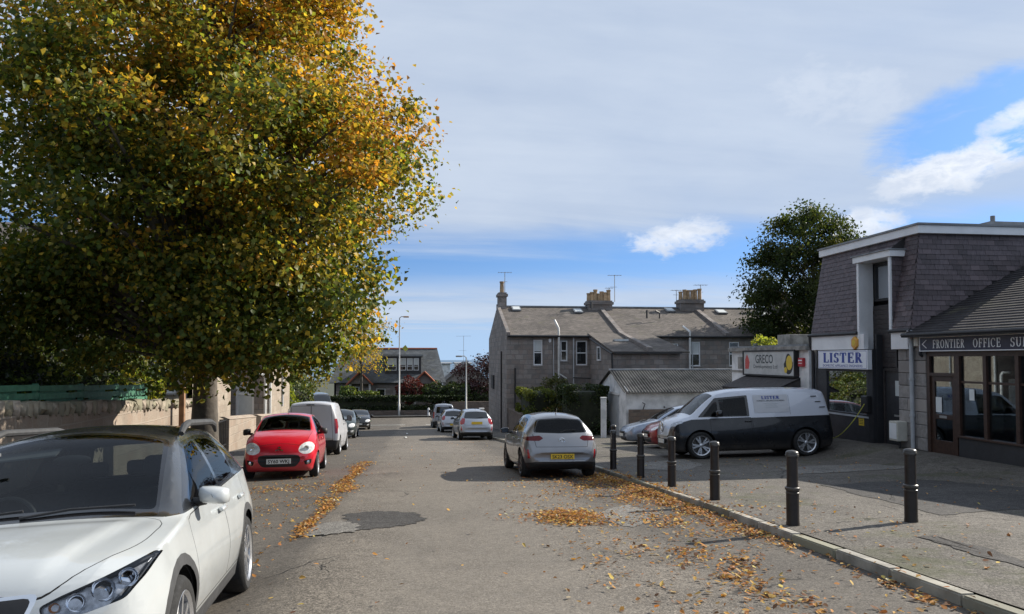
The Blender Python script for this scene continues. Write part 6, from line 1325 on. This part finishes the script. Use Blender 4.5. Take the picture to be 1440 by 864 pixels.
HL = [(.42, .725), (.5, .76), (.66, .815), (.82, .875), (.845, .865), (.82, .79), (.76, .71), (.6, .672), (.44, .675)]
hl = c.both(rnd_poly(HL, .02), 'f', 'headlight', CM['lens'], pred=lambda q: q.x < .62, thr=.02)
c.cut(rnd_poly([(-.42, .785), (.42, .785), (.33, .55), (-.33, .55)], .04), 'f', c.P('grille_frame', CM['chrome'])); c.cut(rnd_poly([(-.395, .77), (.395, .77), (.31, .565), (-.31, .565)], .04), 'f', c.P('grille', CM['black']))
c.cut(rnd_poly([(-.5, .38), (.5, .38), (.44, .24), (-.44, .24)], .03), 'f', c.P('lower_grille', CM['black'])); c.both([(.55, .42), (.75, .48), (.74, .34), (.6, .3)], 'f', 'fog_light', CM['lampd'])
c.both([(1.1, .16), (1.1, .34), (3.1, .34), (3.1, .16)], 'y', 'sill_cladding', CM['grey']); c.both([(3.6, .16), (3.6, .42), (4.2, .42), (4.2, .16)], 'y', 'bumper_cladding', CM['grey'])
c.both(rnd_poly([(.45, .98), (.78, 1.0), (.8, .84), (.5, .8)], .03), 'r', 'tail_light', CM['red'])
for wx in (.82, 3.386): c.arch(wx, .335, .385, .065)
c.finish(paints['white'], -1.55, 6.95, (3.386, -.79), (.079, -1), (.82, 3.386), .335, 'alloy', 9)
c.seats(2.15, 2.95, .34, dash=(1.12, 1.5, .98)); c.mirror(1.5, 1.04, paints['white'], (.075, .1, .058), .0, .83); c.handle((2.2, 3.1), .875, paints['white'], .872)
for sd_ in (1, -1):
    pts = [(2.02, sd_ * .62, 1.45), (2.1, sd_ * .625, 1.5), (2.25, sd_ * .625, 1.525), (3.2, sd_ * .61, 1.525), (3.4, sd_ * .605, 1.5), (3.5, sd_ * .6, 1.44)]
    c.add(MB().tube(pts, [.02, .026, .026, .026, .024, .014], 8), 'roof_rail', CM['grey'])
    # lamp internals behind the clear lens
    near = lambda ob, y, z: min((v for v in ob.data.vertices), key=lambda v: (v.co.y - y) ** 2 + (v.co.z - z) ** 2).co.x
    mb = MB(); ids = hl[0 if sd_ > 0 else 1]; ob = c.objs[ids]; V = [v.co - v.normal * .045 for v in ob.data.vertices]; mb.v = [tuple(v) for v in V]; mb.f = [tuple(p.vertices) for p in ob.data.polygons]; mb.m = [0] * len(mb.f); mb.build('lamp_housing', CM['lampd'], ob, world=False)
    for (y, z, r_, m_) in ((.56, .72, .04, 'mirrorm'), (.665, .76, .05, 'mirrorm'), (.755, .795, .042, 'mirrorm'), (.475, .71, .022, 'amber')):
        x = near(ob, sd_ * y, z) + .03; mb = MB(); mb.lathe([(r_ * 1.1, -.006), (r_, 0), (r_ * .9, .012), (r_ * .5, .02), (.001, .022)], (x, sd_ * y, z), 14, 'x'); mb.build('reflector', CM[m_], ob, world=False, smooth=60)
c.wiper([(1.05, .05, 1.03), (1.09, -.2, 1.055), (1.11, -.55, 1.05)]); c.wiper([(1.05, .6, 1.02), (1.09, .3, 1.05), (1.1, .05, 1.065)])
c.plate(-.005, .44, True, None); c.add(MB().box(1.5, 1.52, .34, .5, 1.38, 1.4), 'sun_visor', CM['seat_grey'])
mb = MB(); mb.prism([(1.78, .12, 1.36), (1.9, .12, 1.4), (1.9, .5, 1.38), (1.78, .5, 1.34)], (.0, 0, -.01)); c.add(mb, 'sun_visor', CM['seat_grey'])
# ---- helper for the hatchbacks
def hatch(name, label, paintm, size, at, ref, hd, base=HATCH, res=.075, glass='glass', plate=None, plate_front=False, wr=.31, rim='alloy', spokes=5, tail='redd', detail=True, lampm='lamp', tailpoly=None, cabin=True, trimlow=True, group=None, emblem=True, win=None, mirrorm=None, ppos=None):
    Lb = (4.06, 1.765, 1.43); c = Car(name, label, base, Lb, size, res=res, group=group); g = CM[glass]
    c.both(rnd_poly([(1.3, .955), (1.98, 1.3), (2.4, 1.335), (3.0, 1.325), (3.4, 1.27), (3.55, 1.12), (3.3, 1.02), (2.3, .965)], .03), 'y', 'window_surround', CM['gloss'])
    if detail: c.panel([(1.15, .34), (1.2, .93), (2.3, .95), (2.34, .34)], 'y', 'front_door', None, gap=.008); c.panel([(2.345, .34), (2.305, .95), (3.2, .99), (3.25, .8), (3.0, .5), (2.92, .34)], 'y', 'rear_door', None, gap=.008)
    c.both(rnd_poly([(1.48, .99), (2.0, 1.27), (2.24, 1.3), (2.26, .985)], .03), 'y', 'side_window', g); c.both(rnd_poly([(2.33, .99), (2.33, 1.3), (2.8, 1.295), (3.1, 1.25), (3.1, 1.03)], .03), 'y', 'side_window', g); c.both(rnd_poly([(3.15, 1.04), (3.15, 1.24), (3.34, 1.2), (3.42, 1.1)], .03), 'y', 'side_window', CM['glass_dark'])
    c.cut(rnd_poly([(1.2, -.64), (1.2, .64), (1.92, .53), (1.98, 0), (1.92, -.53)], .05), 'z', c.P('windscreen', g))
    c.cut(rnd_poly([(-.64, .985), (-.54, 1.27), (0, 1.3), (.54, 1.27), (.64, .985), (0, .965)], .06), 'r', c.P('rear_window_band', CM['gloss']), pred=lambda q: q.x > 3.4 * c.k[0])
    c.cut(rnd_poly([(-.6, .99), (-.5, 1.25), (0, 1.275), (.5, 1.25), (.6, .99), (0, .975)], .06), 'r', c.P('rear_window', g), pred=lambda q: q.x > 3.4 * c.k[0])
    if detail: c.cut([(-.66, .94), (-.6, .68), (.6, .68), (.66, .94), (.655, .948), (-.655, .948)], 'r', c.P('panel_gap', CM['gap'])); c.cut([(-.65, .95), (-.592, .688), (.592, .688), (.65, .95)], 'r', c.P('tailgate', None))
    c.both(rnd_poly(tailpoly or [(.42, .865), (.5, .925), (.8, .9), (.86, .86), (.8, .815), (.52, .81)], .03), 'r', 'tail_light', CM[tail], thr=.0, pred=lambda q: q.x > 3.4 * c.k[0])
    c.both([(.735, .44), (.765, .63), (.8, .63), (.79, .44)], 'r', 'reflector', CM['red'], thr=.0, pred=lambda q: q.x > 3.6 * c.k[0])
    if trimlow: c.cut([(-.62, .37), (.62, .37), (.9, .33), (.9, .1), (-.9, .1), (-.9, .33)], 'r', c.P('lower_bumper', CM['black']), thr=-.05, pred=lambda q: q.x > 3.7 * c.k[0])
    c.both(rnd_poly([(.42, .68), (.6, .745), (.8, .79), (.83, .75), (.74, .66), (.5, .63)], .03), 'f', 'headlight', CM[lampm], thr=.02); c.cut(rnd_poly([(-.4, .63), (.4, .63), (.34, .52), (-.34, .52)], .03), 'f', c.P('grille', CM['black'])); c.cut(rnd_poly([(-.5, .4), (.5, .4), (.44, .25), (-.44, .25)], .03), 'f', c.P('lower_grille', CM['black']))
    for wx in (.83, 3.37): c.arch(wx, wr, wr * 1.16)
    c.finish(paintm, at[0], at[1], ref, hd, (.83, 3.37), wr, rim, spokes, cabin=cabin)
    if cabin: c.seats(2.15 * c.k[0], 2.9 * c.k[0], .3, dash=(1.2 * c.k[0], 1.5 * c.k[0], .93 * c.k[2]))
    c.mirror(1.5 * c.k[0], .97 * c.k[2], mirrorm or paintm, (.08, .105, .065), .05, c.W / 2 - .06); 
    if detail: c.handle((2.1 * c.k[0], 3.0 * c.k[0]), .82 * c.k[2], paintm, c.W / 2 - .032)
    c.add(MB().tube([(3.3 * c.k[0], 0, 1.39 * c.k[2]), (3.42 * c.k[0], 0, 1.5 * c.k[2])], .01, 5), 'aerial', CM['black'])
    px, pz = ppos or (4.055 * c.k[0], .48 * c.k[2])
    c.plate(px, pz, False, plate); c.plate(-.006, .47 * c.k[2], True, None)
    c.wiper([(3.86 * c.k[0], 0, 1.0 * c.k[2]), (3.84 * c.k[0], .12, 1.03 * c.k[2]), (3.84 * c.k[0], .34, 1.035 * c.k[2])])
    return c
c = hatch('parked_car', 'silver hatchback seen from behind, parked at the kerb by the bollards', paints['silver'], (4.06, 1.67, 1.44), (2.42, 16.42), (3.37, -.75), (-.01, 1), res=.055, plate='SK23 OSX', rim='alloy_dark', mirrorm=CM['gloss'])
ex_ = c.surf(0, .82, False) + .012; em = MB().tube([(ex_, .062 * math.cos(a), .82 + .062 * math.sin(a)) for a in lin(0, 6.2832, 20)], .009, 6); em.tube([(ex_, -.04, .85), (ex_, .01, .825), (ex_, -.01, .81), (ex_, .045, .785)], .008, 5); c.add(em, 'emblem', CM['chrome'])
# ---- red small car
c = Car('parked_car', 'bright red small hatchback facing up the street in front of the white van', SMALL, (3.43, 1.63, 1.47), (3.43, 1.63, 1.47), res=.06)
c.both(rnd_poly([(1.0, 1.0), (1.5, 1.36), (2.0, 1.385), (2.6, 1.36), (2.85, 1.2), (2.7, 1.06), (1.9, 1.02)], .03), 'y', 'window_surround', CM['gloss']); c.panel([(.98, .34), (1.0, .97), (1.95, 1.0), (2.0, .34)], 'y', 'front_door', None); c.panel([(2.005, .34), (1.955, 1.0), (2.6, 1.03), (2.62, .8), (2.5, .5), (2.45, .34)], 'y', 'rear_door', None)
c.both(rnd_poly([(1.12, 1.03), (1.52, 1.325), (1.9, 1.345), (1.92, 1.04)], .03), 'y', 'side_window', CM['glass']); c.both(rnd_poly([(1.98, 1.045), (1.97, 1.345), (2.5, 1.33), (2.62, 1.2), (2.55, 1.08)], .03), 'y', 'side_window', CM['glass'])
c.cut(rnd_poly([(.87, -.61), (.87, .61), (1.45, .53), (1.5, 0), (1.45, -.53)], .05), 'z', c.P('windscreen_band', CM['gloss'])); c.cut(rnd_poly([(.93, -.585), (.93, .585), (1.42, .505), (1.46, 0), (1.42, -.505)], .05), 'z', c.P('windscreen', CM['glass']))
c.cut(rnd_poly([(-.55, 1.03), (-.46, 1.28), (.46, 1.28), (.55, 1.03)], .06), 'r', c.P('rear_window', CM['glass'])); c.panel([(.14, -.42), (.14, .42), (.35, .6), (.84, .66), (.84, -.66), (.35, -.6)], 'z', 'bonnet', None, both=False, gap=.006, pred=lambda q: q.z > .7)
HP = [(.40, .62), (.44, .74), (.56, .815), (.68, .81), (.75, .74), (.74, .63), (.66, .56), (.52, .545)]
hl = c.both(rnd_poly(HP, .06), 'f', 'headlight', CM['lamp'], thr=.0, pred=lambda q: q.x < .6)
c.cut(rnd_poly([(-.45, .52), (-.32, .545), (.32, .545), (.45, .52), (.46, .4), (.36, .275), (-.36, .275), (-.46, .4)], .06), 'f', c.P('grille', CM['black'])); c.both(rnd_poly([(.53, .4), (.7, .44), (.68, .33), (.56, .31)], .03), 'f', 'fog_light', CM['gap'])
c.both(rnd_poly([(.5, .9), (.66, .9), (.7, .6), (.58, .55)], .04), 'r', 'tail_light', CM['red'])
for wx in (.61, 2.95): c.arch(wx, .285, .325)
c.finish(paints['red'], -2.28, 17.62, (.61, -.72), (.045, -1), (.61, 2.95), .285, 'alloy', 8)
c.seats(1.8, 2.4, .32, dash=(.95, 1.2, 1.0)); c.mirror(1.16, 1.03, CM['black'], (.08, .09, .075), .05, .74); c.handle((1.8,), .85, paints['red'], .795); c.plate(-.012, .405, True, 'SY60 WKJ')
for sd_ in (1, -1):
    ob = c.objs[hl[0 if sd_ > 0 else 1]]; mb = MB(); mb.v = [tuple(v.co - v.normal * .03) for v in ob.data.vertices]; mb.f = [tuple(p.vertices) for p in ob.data.polygons]; mb.m = [0] * len(mb.f);     
    for (y, z, r_, m_) in ((.58, .68, .05, 'mirrorm'),): mb = MB(); mb.lathe([(r_ * 1.1, -.005), (r_, 0), (r_ * .8, .012), (.001, .018)], (near(ob, sd_ * y, z) - .004, sd_ * y, z), 14, 'x'); mb.build('reflector', CM[m_], ob, world=False, smooth=60)
    c.add(MB().lathe([(.045, -.0), (.04, -.012), (.001, -.016)], (.105, sd_ * .61, .37), 12, 'x'), 'fog_lamp', CM['chrome'])
em = MB()
for dz in (0, .045):
    for sd_ in (1, -1): ex_ = c.surf(0, .66 + dz) - .006; em.prism([(ex_ - .012, 0, .655 + dz), (ex_, 0, .68 + dz), (ex_ + .006, sd_ * .085, .645 + dz), (ex_ - .006, sd_ * .085, .62 + dz)], (.03, 0, 0))
c.add(em, 'emblem', CM['chrome'], smooth=None); c.wiper([(.9, .0, 1.085), (.93, -.25, 1.09), (.95, -.5, 1.085)]); c.wiper([(.9, .5, 1.07), (.93, .25, 1.1), (.94, 0, 1.11)]); c.add(MB().tube([(1.62, 0, 1.45), (1.72, 0, 1.56)], .01, 5), 'aerial', CM['black'])
# ---- panel vans
def van(name, label, paintm, size, at, ref, hd, windows, group=None, wr=.315, rear='panel', res=.08, rim='alloy', cat='van', cabin=False):
    c = Car(name, label, VAN, (4.21, 1.83, 1.82), size, cat=cat, res=res, group=group); g = CM['glass_dark']
    c.both(rnd_poly([(1.08, 1.14), (1.5, 1.56), (2.05, 1.6), (2.05, 1.13)], .03), 'y', 'side_window', g); c.panel([(1.0, .34), (1.02, 1.1), (2.12, 1.1), (2.14, .34)], 'y', 'front_door', None, gap=.009); c.panel([(2.16, .4), (2.14, 1.62), (3.2, 1.62), (3.2, .4)], 'y', 'side_door', None, gap=.009)
    if windows: c.both(rnd_poly([(2.25, 1.14), (2.25, 1.6), (3.1, 1.6), (3.1, 1.14)], .03), 'y', 'side_window', g); c.both(rnd_poly([(3.25, 1.14), (3.25, 1.58), (3.85, 1.56), (3.92, 1.14)], .03), 'y', 'side_window', g)
    c.cut(rnd_poly([(.9, -.66), (.9, .66), (1.52, .6), (1.52, -.6)], .05), 'z', c.P('windscreen', g))
    if rear == 'panel':
        for y0, y1 in ((-.72, -.004), (.004, .72)): c.panel([(y0, .5), (y0 * .9 if abs(y0) > .1 else y0, 1.66), (y1 * .9 if abs(y1) > .1 else y1, 1.66), (y1, .5)], 'r', 'rear_door', None, both=False, gap=.01)
    else:
        c.panel([(-.7, .5), (-.62, 1.68), (.62, 1.68), (.7, .5)], 'r', 'tailgate', None, both=False, gap=.01); c.cut(rnd_poly([(-.62, 1.12), (-.56, 1.6), (.56, 1.6), (.62, 1.12)], .05), 'r', c.P('rear_window', g))
    c.both(rnd_poly([(.775, .72), (.745, 1.22), (.84, 1.22), (.88, 1.0), (.87, .72)], .03), 'r', 'tail_light', CM['red'], thr=.0, pred=lambda q: q.x > 3.9 * c.k[0])
    c.cut([(-.95, .1), (-.95, .5), (.95, .5), (.95, .1)], 'r', c.P('rear_bumper', CM['black']), thr=-.05, pred=lambda q: q.x > 3.9 * c.k[0])
    c.both(rnd_poly([(.42, .76), (.6, .86), (.78, .92), (.84, .86), (.72, .74), (.5, .7)], .03), 'f', 'headlight', CM['lamp'], thr=.0); c.cut(rnd_poly([(-.45, .66), (.45, .66), (.4, .4), (-.4, .4)], .04), 'f', c.P('grille', CM['black']))
    for wx in (.87, 3.57): c.arch(wx, wr, wr * 1.15)
    c.finish(paintm, at[0], at[1], ref, hd, (.87, 3.57), wr, rim, 6, cabin=cabin)
    c.mirror(1.2 * c.k[0], 1.2 * c.k[2], CM['black'], (.08, .1, .11), .07, c.W / 2 - .08); c.handle((2.0,), 1.0 * c.k[2], CM['black'], c.W / 2 - .04)
    return c
c = van('parked_van', 'white panel van seen from behind past the red hatchback', paints['vanwhite'], (4.21, 1.83, 1.82), (-2.62, 25.95), (3.57, .79), (0, 1), False)
mb = MB(); mb.box(4.2, 4.225, -.42, -.02, .86, .9); c.add(mb, 'door_handle', CM['black'], bevel=.008); c.add(MB().box(4.09, 4.13, -.16, .1, 1.68, 1.71), 'brake_light', CM['gap']); c.plate(4.19, .62, False, None, m=CM['plate_y'], w_=.4)
van('parked_van', 'silver people carrier at the far end of the kerbside row by the junction', paints['silver2'], (4.0, 1.72, 1.82), (1.45, 56.2), (3.57, -.74), (-.02, 1), True, rear='glass', res=.12, cat='car')
van('parked_van', 'dark high van standing across the junction behind the white van', paints['navy'], (4.6, 1.95, 2.45), (-8.6, 65.0), (.87, .8), (.25, -1), True, rear='glass', res=.12)
# ---- further cars
hatch('parked_car', 'silver hatchback with upright rear lights parked below the stone gable', paints['silver2'], (4.0, 1.66, 1.5), (2.2, 35.75), (3.37, -.72), (-.05, 1), res=.09, glass='glass_dark', tail='red', tailpoly=[(.58, .98), (.72, 1.0), (.84, .84), (.82, .7), (.66, .72), (.6, .82)], cabin=False, ppos=(3.99, .82))
hatch('parked_car', 'small white hatchback parked ahead of the silver one with upright lights', paints['white2'], (3.7, 1.6, 1.48), (1.75, 46.6), (3.37, -.7), (-.06, 1), res=.1, glass='glass_dark', tail='red', tailpoly=[(.6, 1.0), (.7, 1.04), (.82, .9), (.84, .76), (.68, .74), (.62, .86)], cabin=False, detail=False)
def small(name, label, paintm, size, at, ref, hd, res=.1):
    c = Car(name, label, SMALL, (3.43, 1.63, 1.47), size, res=res); g = CM['glass_dark']
    c.both(rnd_poly([(1.1, 1.02), (1.52, 1.33), (1.92, 1.35), (1.94, 1.03)], .03), 'y', 'side_window', g); c.both(rnd_poly([(1.98, 1.045), (1.97, 1.35), (2.5, 1.33), (2.65, 1.2), (2.55, 1.08)], .03), 'y', 'side_window', g); c.cut(rnd_poly([(.9, -.6), (.9, .6), (1.45, .53), (1.5, 0), (1.45, -.53)], .05), 'z', c.P('windscreen', g)); c.cut(rnd_poly([(-.55, 1.03), (-.46, 1.28), (.46, 1.28), (.55, 1.03)], .06), 'r', c.P('rear_window', g))
    c.both(rnd_poly([(.42, .62), (.46, .72), (.6, .78), (.72, .76), (.76, .68), (.7, .58), (.52, .56)], .05), 'f', 'headlight', CM['lamp'], thr=0.); c.cut(rnd_poly([(-.42, .5), (.42, .5), (.36, .3), (-.36, .3)], .06), 'f', c.P('grille', CM['black'])); c.both([(.55, .4), (.7, .43), (.68, .33), (.57, .31)], 'f', 'fog_light', CM['lamp']); c.both(rnd_poly([(.5, .9), (.66, .9), (.7, .6), (.58, .55)], .04), 'r', 'tail_light', CM['red'])
    for wx in (.61, 2.95): c.arch(wx, .3, .345)
    c.finish(paintm, at[0], at[1], ref, hd, (.61, 2.95), .3, 'alloy', 6, cabin=False); c.mirror(1.16 * c.k[0], 1.03 * c.k[2], paintm, (.08, .09, .075), .05, c.W / 2 - .07); c.plate(-.01, .4 * c.k[2], True, None); return c
small('parked_car', 'dark grey-green hatchback peeking out past the white van', paints['green'], (3.9, 1.7, 1.5), (-3.15, 40.0), (.61, -.76), (.02, -1)); small('parked_car', 'black small car farthest down the street past the grey-green one', paints['black'], (3.8, 1.7, 1.42), (-3.3, 55.5), (.61, -.76), (.05, -1))
hatch('parked_car', 'crimson hatchback nose-out on the forecourt beyond the black and white van', paints['crimson'], (4.0, 1.7, 1.46), (7.8, 23.6), (0, -.85), (-1, .05), res=.07, glass='glass', lampm='lamp')
COUPE = [tuple(v * (1 if i not in (2, 9) else 1) for i, v in enumerate(r)) for r in HATCH]
c = hatch('parked_car', 'silver-blue low coupe with an open hole in its bonnet at the end of the forecourt row', paints['blue'], (4.35, 1.74, 1.28), (7.95, 27.0), (0, -.85), (-1, .02), res=.07, glass='glass', lampm='lampd')
mb = MB(); mb.prism([(.75, -.25, .835), (1.0, -.28, .86), (1.0, .1, .865), (.75, .06, .84)], (0, 0, .03)); c.add(mb, 'bonnet_scoop', CM['gap'], smooth=None)  # black slab on the bonnet stands in for the darkness of an open hole
# ---- two-tone electric van
c = Car('parked_van', 'black and white two-tone van with shop lettering, parked nose-out before the mansard shop', BUZZ, (4.71, 1.985, 1.94), (4.62, 1.985, 1.9), cat='van', res=.06, bf=.16, br=.08)
up = c.P('upper_body', paints['buzzw'])
c.both([(.0, 1.0), (.3, 1.0), (.6, 1.085), (1.5, 1.09), (3.0, 1.1), (4.8, 1.12), (4.8, 2.2), (-.1, 2.2)], 'y', 'upper_body', paints['buzzw'], thr=-.2)
c.cut([(.0, -1), (.0, 1), (4.8, 1), (4.8, -1)], 'z', up, pred=lambda q: q.z > 1.05 + .02 * q.x)
c.cut([(-.62, 1.02), (-.52, .68), (-.3, .54), (.3, .54), (.52, .68), (.62, 1.02), (.6, 1.2), (-.6, 1.2)], 'f', c.P('front_panel', paints['buzzw']), thr=.02)
c.cut(rnd_poly([(.62, -.74), (.62, .74), (1.3, .69), (1.36, 0), (1.3, -.69)], .05), 'z', c.P('windscreen', CM['glass_clear']))
c.both(rnd_poly([(.78, 1.14), (1.32, 1.66), (2.25, 1.72), (2.25, 1.13)], .03), 'y', 'window_surround', CM['gloss'])
c.panel([(1.12, .36), (1.12, 1.1), (2.28, 1.11), (2.3, .36)], 'y', 'front_door', paints['buzzb'], gap=.009)
c.both(rnd_poly([(.92, 1.16), (1.28, 1.54), (1.36, 1.57), (1.36, 1.16)], .025), 'y', 'side_window', CM['glass']); c.both(rnd_poly([(1.43, 1.16), (1.43, 1.61), (2.18, 1.67), (2.18, 1.155)], .03), 'y', 'side_window', CM['glass'])
c.both([(3.42, 1.16), (3.43, 1.7), (3.436, 1.7), (3.427, 1.16)], 'y', 'panel_gap', CM['gap']); c.both([(2.32, .4), (2.32, 1.09), (2.328, 1.09), (2.328, .4)], 'y', 'panel_gap', CM['gap'])
c.both(rnd_poly([(.5, .9), (.6, 1.0), (.86, 1.06), (.9, 1.0), (.78, .9)], .03), 'f', 'headlight', CM['lampd'], thr=.0, pred=lambda q: q.x < .7)
c.cut(rnd_poly([(-.66, .5), (.66, .5), (.6, .3), (-.6, .3)], .05), 'f', c.P('lower_grille', CM['black'])); c.cut(rnd_poly([(-.62, 1.2), (-.56, 1.66), (.56, 1.66), (.62, 1.2)], .06), 'r', c.P('rear_window', CM['glass_dark'])); c.both(rnd_poly([(.4, 1.1), (.4, 1.18), (.86, 1.18), (.86, 1.1)], .02), 'r', 'tail_light', CM['red'], thr=.45)
for wx in (.83, 3.82): c.arch(wx, .37, .42)
c.finish(paints['buzzb'], 7.68, 19.2, (.83, -.87), (-1, .05), (.83, 3.82), .365, 'alloy', 5)
c.seats(1.65, 2.0, .6, dash=(.75, 1.1, 1.15)); c.mirror(1.3, 1.22, CM['gloss'], (.09, .11, .09), .08, .9); c.handle((2.15,), .98, CM['gloss'], .968)
sgn = lambda x, z: Matrix(((1, 0, 0, x), (0, 0, -1, 0), (0, 1, 0, z), (0, 0, 0, 1)))
mb = MB(); b = []
for i in range(9):
    for z in lin(1.2, 1.68, 4): x = 2.36 + .98 * i / 8; u = (z - 1.12) / .72; y = -(.92 - .19 * u + .022 * math.sin(math.pi * min(1, u))) - .004; mb.v.append((x, y, z))
for i in range(8):
    for j in range(4): a = i * 5 + j; mb.f.append((a, a + 5, a + 6, a + 1)); mb.m.append(0)
sp = c.add(mb, 'side_panel_sign', paints['vanwhite'])
tilt = Matrix.Rotation(-.262, 4, 'X')
def vsign(text, x, z, size, fit, serif=False):
    u = (z - 1.12) / .72; y = -(.92 - .19 * u + .022 * math.sin(math.pi * u)) - .007
    mw = Matrix.Translation((x, y, z)) @ Matrix.Rotation(R_(90) - .26, 4, 'X')
    if serif: o, _ = lettering(sp, text, mw, size, M['letter_blue'], wt=.24, th=.1, fit=fit)
    else: o = ftext(sp, text, mw, size, M['letter_grey'], fit=fit)
    o.matrix_parent_inverse = Matrix()
vsign('LISTER', 2.6, 1.565, .085, .52, True); vsign('DOMESTIC APPLIANCE ENGINEERS', 2.46, 1.5, .06, .78)
bars = MB()
for z, w_ in ((1.43, .36), (1.38, .3), (1.33, .34)):
    u = (z - 1.12) / .72; y = -(.92 - .19 * u + .022 * math.sin(math.pi * u)) - .0065; bars.quad((2.85 - w_ / 2, y, z), (2.85 + w_ / 2, y, z), (2.85 + w_ / 2, y + .006, z + .022), (2.85 - w_ / 2, y + .006, z + .022))
bars.build('small_print', M['pipe_grey'], sp, world=False)
for x, z in ((4.0, 1.6), (4.1, 1.45), (4.2, 1.3)):
    u = (z - 1.12) / .72; y = -(.92 - .19 * u + .022 * math.sin(math.pi * u)) - .004; q = MB(); q.box(x, x + .16, y - .004, y, z, z + .025); c.add(q, 'rear_louvre', CM['grey'], smooth=None)
em = MB().tube([(.02 + .0, .16 * math.cos(a), .86 + .16 * math.sin(a)) for a in lin(0, 6.2832, 24)], .012, 6)
for pts in ([(.012, -.12, .96), (.012, -.045, .74), (.012, 0, .86), (.012, .045, .74), (.012, .12, .96)], [(.012, -.055, .99), (.012, 0, .88), (.012, .055, .99)]): em.tube(pts, .011, 5)
c.add(em, 'emblem', CM['chrome']); c.plate(-.004, .47, True, None)
# ------------------------------------------------------------------ fallen leaves
FL = []
def crown_z(x, y): return fz(x, y)
r = np.random.default_rng(99)
def scatter(n, fx, fy, sx, sy, ang=0):
    a = r.normal(size=(n, 2)) * np.array([sx, sy]); c, s = math.cos(ang), math.sin(ang)
    FL.append(np.stack([fx + a[:, 0] * c - a[:, 1] * s, fy + a[:, 0] * s + a[:, 1] * c], 1))
scatter(1700, 2.15, 10.2, .24, .34); scatter(380, 2.2, 10.4, .55, .8)         # heap on the road
for y in np.arange(8.4, 17.0, .25):                                          # drift along the kerb
    k = int(330 * math.exp(-((y - 13.2) / 3.0) ** 2) + 40); scatter(k, kx(y) - .22, y, .15, .14)
    scatter(int(k * .4), kx(y) - .7, y, .3, .2)
for y in np.arange(11.5, 16.5, .3): scatter(45, 3.0 + r.normal() * .25, y, .55, .25)
for y in np.arange(5.0, 10.0, .3): scatter(70, kx(y) - 1.15 + (y - 7) * .1 + r.normal() * .15, y, .2, .2); scatter(34, kx(y) - .14, y, .08, .2)
scatter(160, 1.9, 6.4, .25, .6, .3); scatter(300, 2.6, 7.4, .3, .6, .4); scatter(60, 2.0, 13.2, .5, .5)
for y in np.arange(9.6, 22.0, .2): scatter(int(110 * (1.0 if 10 < y < 12.4 or 14 < y < 19 else .45)), -1.4 - .05 * math.sin(y * 2), y, .1 + .05 * math.sin(y), .14)
for y in np.arange(7, 18, .3): scatter(24, -2.3, y, .45, .2)
scatter(420, -2.9, 14.9, .7, .4); scatter(90, -5.3, 19, .8, 2.4); scatter(60, -5.6, 28, .5, 1.5)
n = 700; FL.append(np.stack([r.uniform(-4, 4.2, n), r.uniform(3, 34, n)], 1))
n = 700; FL.append(np.stack([r.uniform(4.6, 11, n), r.uniform(4, 19, n)], 1))
n = 700; FL.append(np.stack([r.uniform(1.2, 4.2, n), r.uniform(4, 16, n)], 1))
n = 380; FL.append(np.stack([r.uniform(4.5, 6.0, n), r.uniform(6, 16, n)], 1))
FL = np.vstack(FL); cn = np.sin(FL[:, 0] * 3.1 + 1.3 * np.sin(FL[:, 1] * 1.7)) + np.sin(FL[:, 1] * 2.6 + 1.1 * np.sin(FL[:, 0] * 4.3)) + .8 * np.sin(FL[:, 0] * 7.9 - FL[:, 1] * 5.3)
hp = np.exp(-((FL[:, 0] - 2.15) / .6) ** 2 - ((FL[:, 1] - 10.2) / .8) ** 2); FL = FL[(r.uniform(size=len(FL)) < np.where(cn > .1, 1.0, .33)) | (hp > .4)]; n = len(FL)
C = tints(n, [(.47, .23, .055), (.36, .155, .045), (.52, .31, .08), (.17, .085, .04), (.6, .44, .12), (.48, .42, .28)], [5, 4, 3, 6, 1.2, 1])
on = (np.abs(FL[:, 0]) < 1.0); 
V = []; F = []; Cv = []
sz = r.uniform(.014, .034, n); th = r.uniform(0, 6.283, n); ti = r.normal(0, .28, (n, 2)); lift = np.abs(r.normal(0, .012, n)) + .006
heap = np.exp(-((FL[:, 0] - 2.15) / .35) ** 2 - ((FL[:, 1] - 10.2) / .5) ** 2) * .05 + np.exp(-((FL[:, 0] - np.array([kx(q) for q in FL[:, 1]]) + .18) / .2) ** 2) * np.exp(-((FL[:, 1] - 13.2) / 3.2) ** 2) * .05
lift += heap * r.uniform(0, 1, n)
Z = np.array([crown_z(a, b) for a, b in FL]) + lift
shp = np.array([(-1, 0), (-.45, -.62), (.25, -.5), (1, 0), (.25, .5), (-.45, .62)]); cu = np.array([0, .3, .25, .12, .25, .3])
for i in range(n):
    c, s = math.cos(th[i]), math.sin(th[i]); b = 6 * i; curl = r.uniform(-.3, 1.0)
    for (x, y), q in zip(shp, cu):
        y *= 1 - .3 * curl; px, py = (x * c - y * s) * sz[i], (x * s + y * c) * sz[i]
        V.append((FL[i, 0] + px, FL[i, 1] + py, Z[i] + px * ti[i, 0] + py * ti[i, 1] + q * curl * sz[i] + sz[i] * .12))
    F += [(b, b + 1, b + 2, b + 3), (b, b + 3, b + 4, b + 5)]
me = bpy.data.meshes.new('fallen_leaves'); me.from_pydata(V, [], F)
ca = me.attributes.new('tint', 'FLOAT_COLOR', 'POINT'); cc4 = np.ones((6 * n, 4), np.float32); cc4[:, :3] = np.repeat(C, 6, 0); ca.data.foreach_set('color', cc4.ravel())
M['leaf_dry'] = leafmat('dry_leaf', .3, .7); me.materials.append(M['leaf_dry'])
o = bpy.data.objects.new('fallen_leaves', me); col.objects.link(o); tag(o, 'drifts of fallen orange leaves along the kerb and street', 'leaves', kind='stuff')
print('leaves', n)
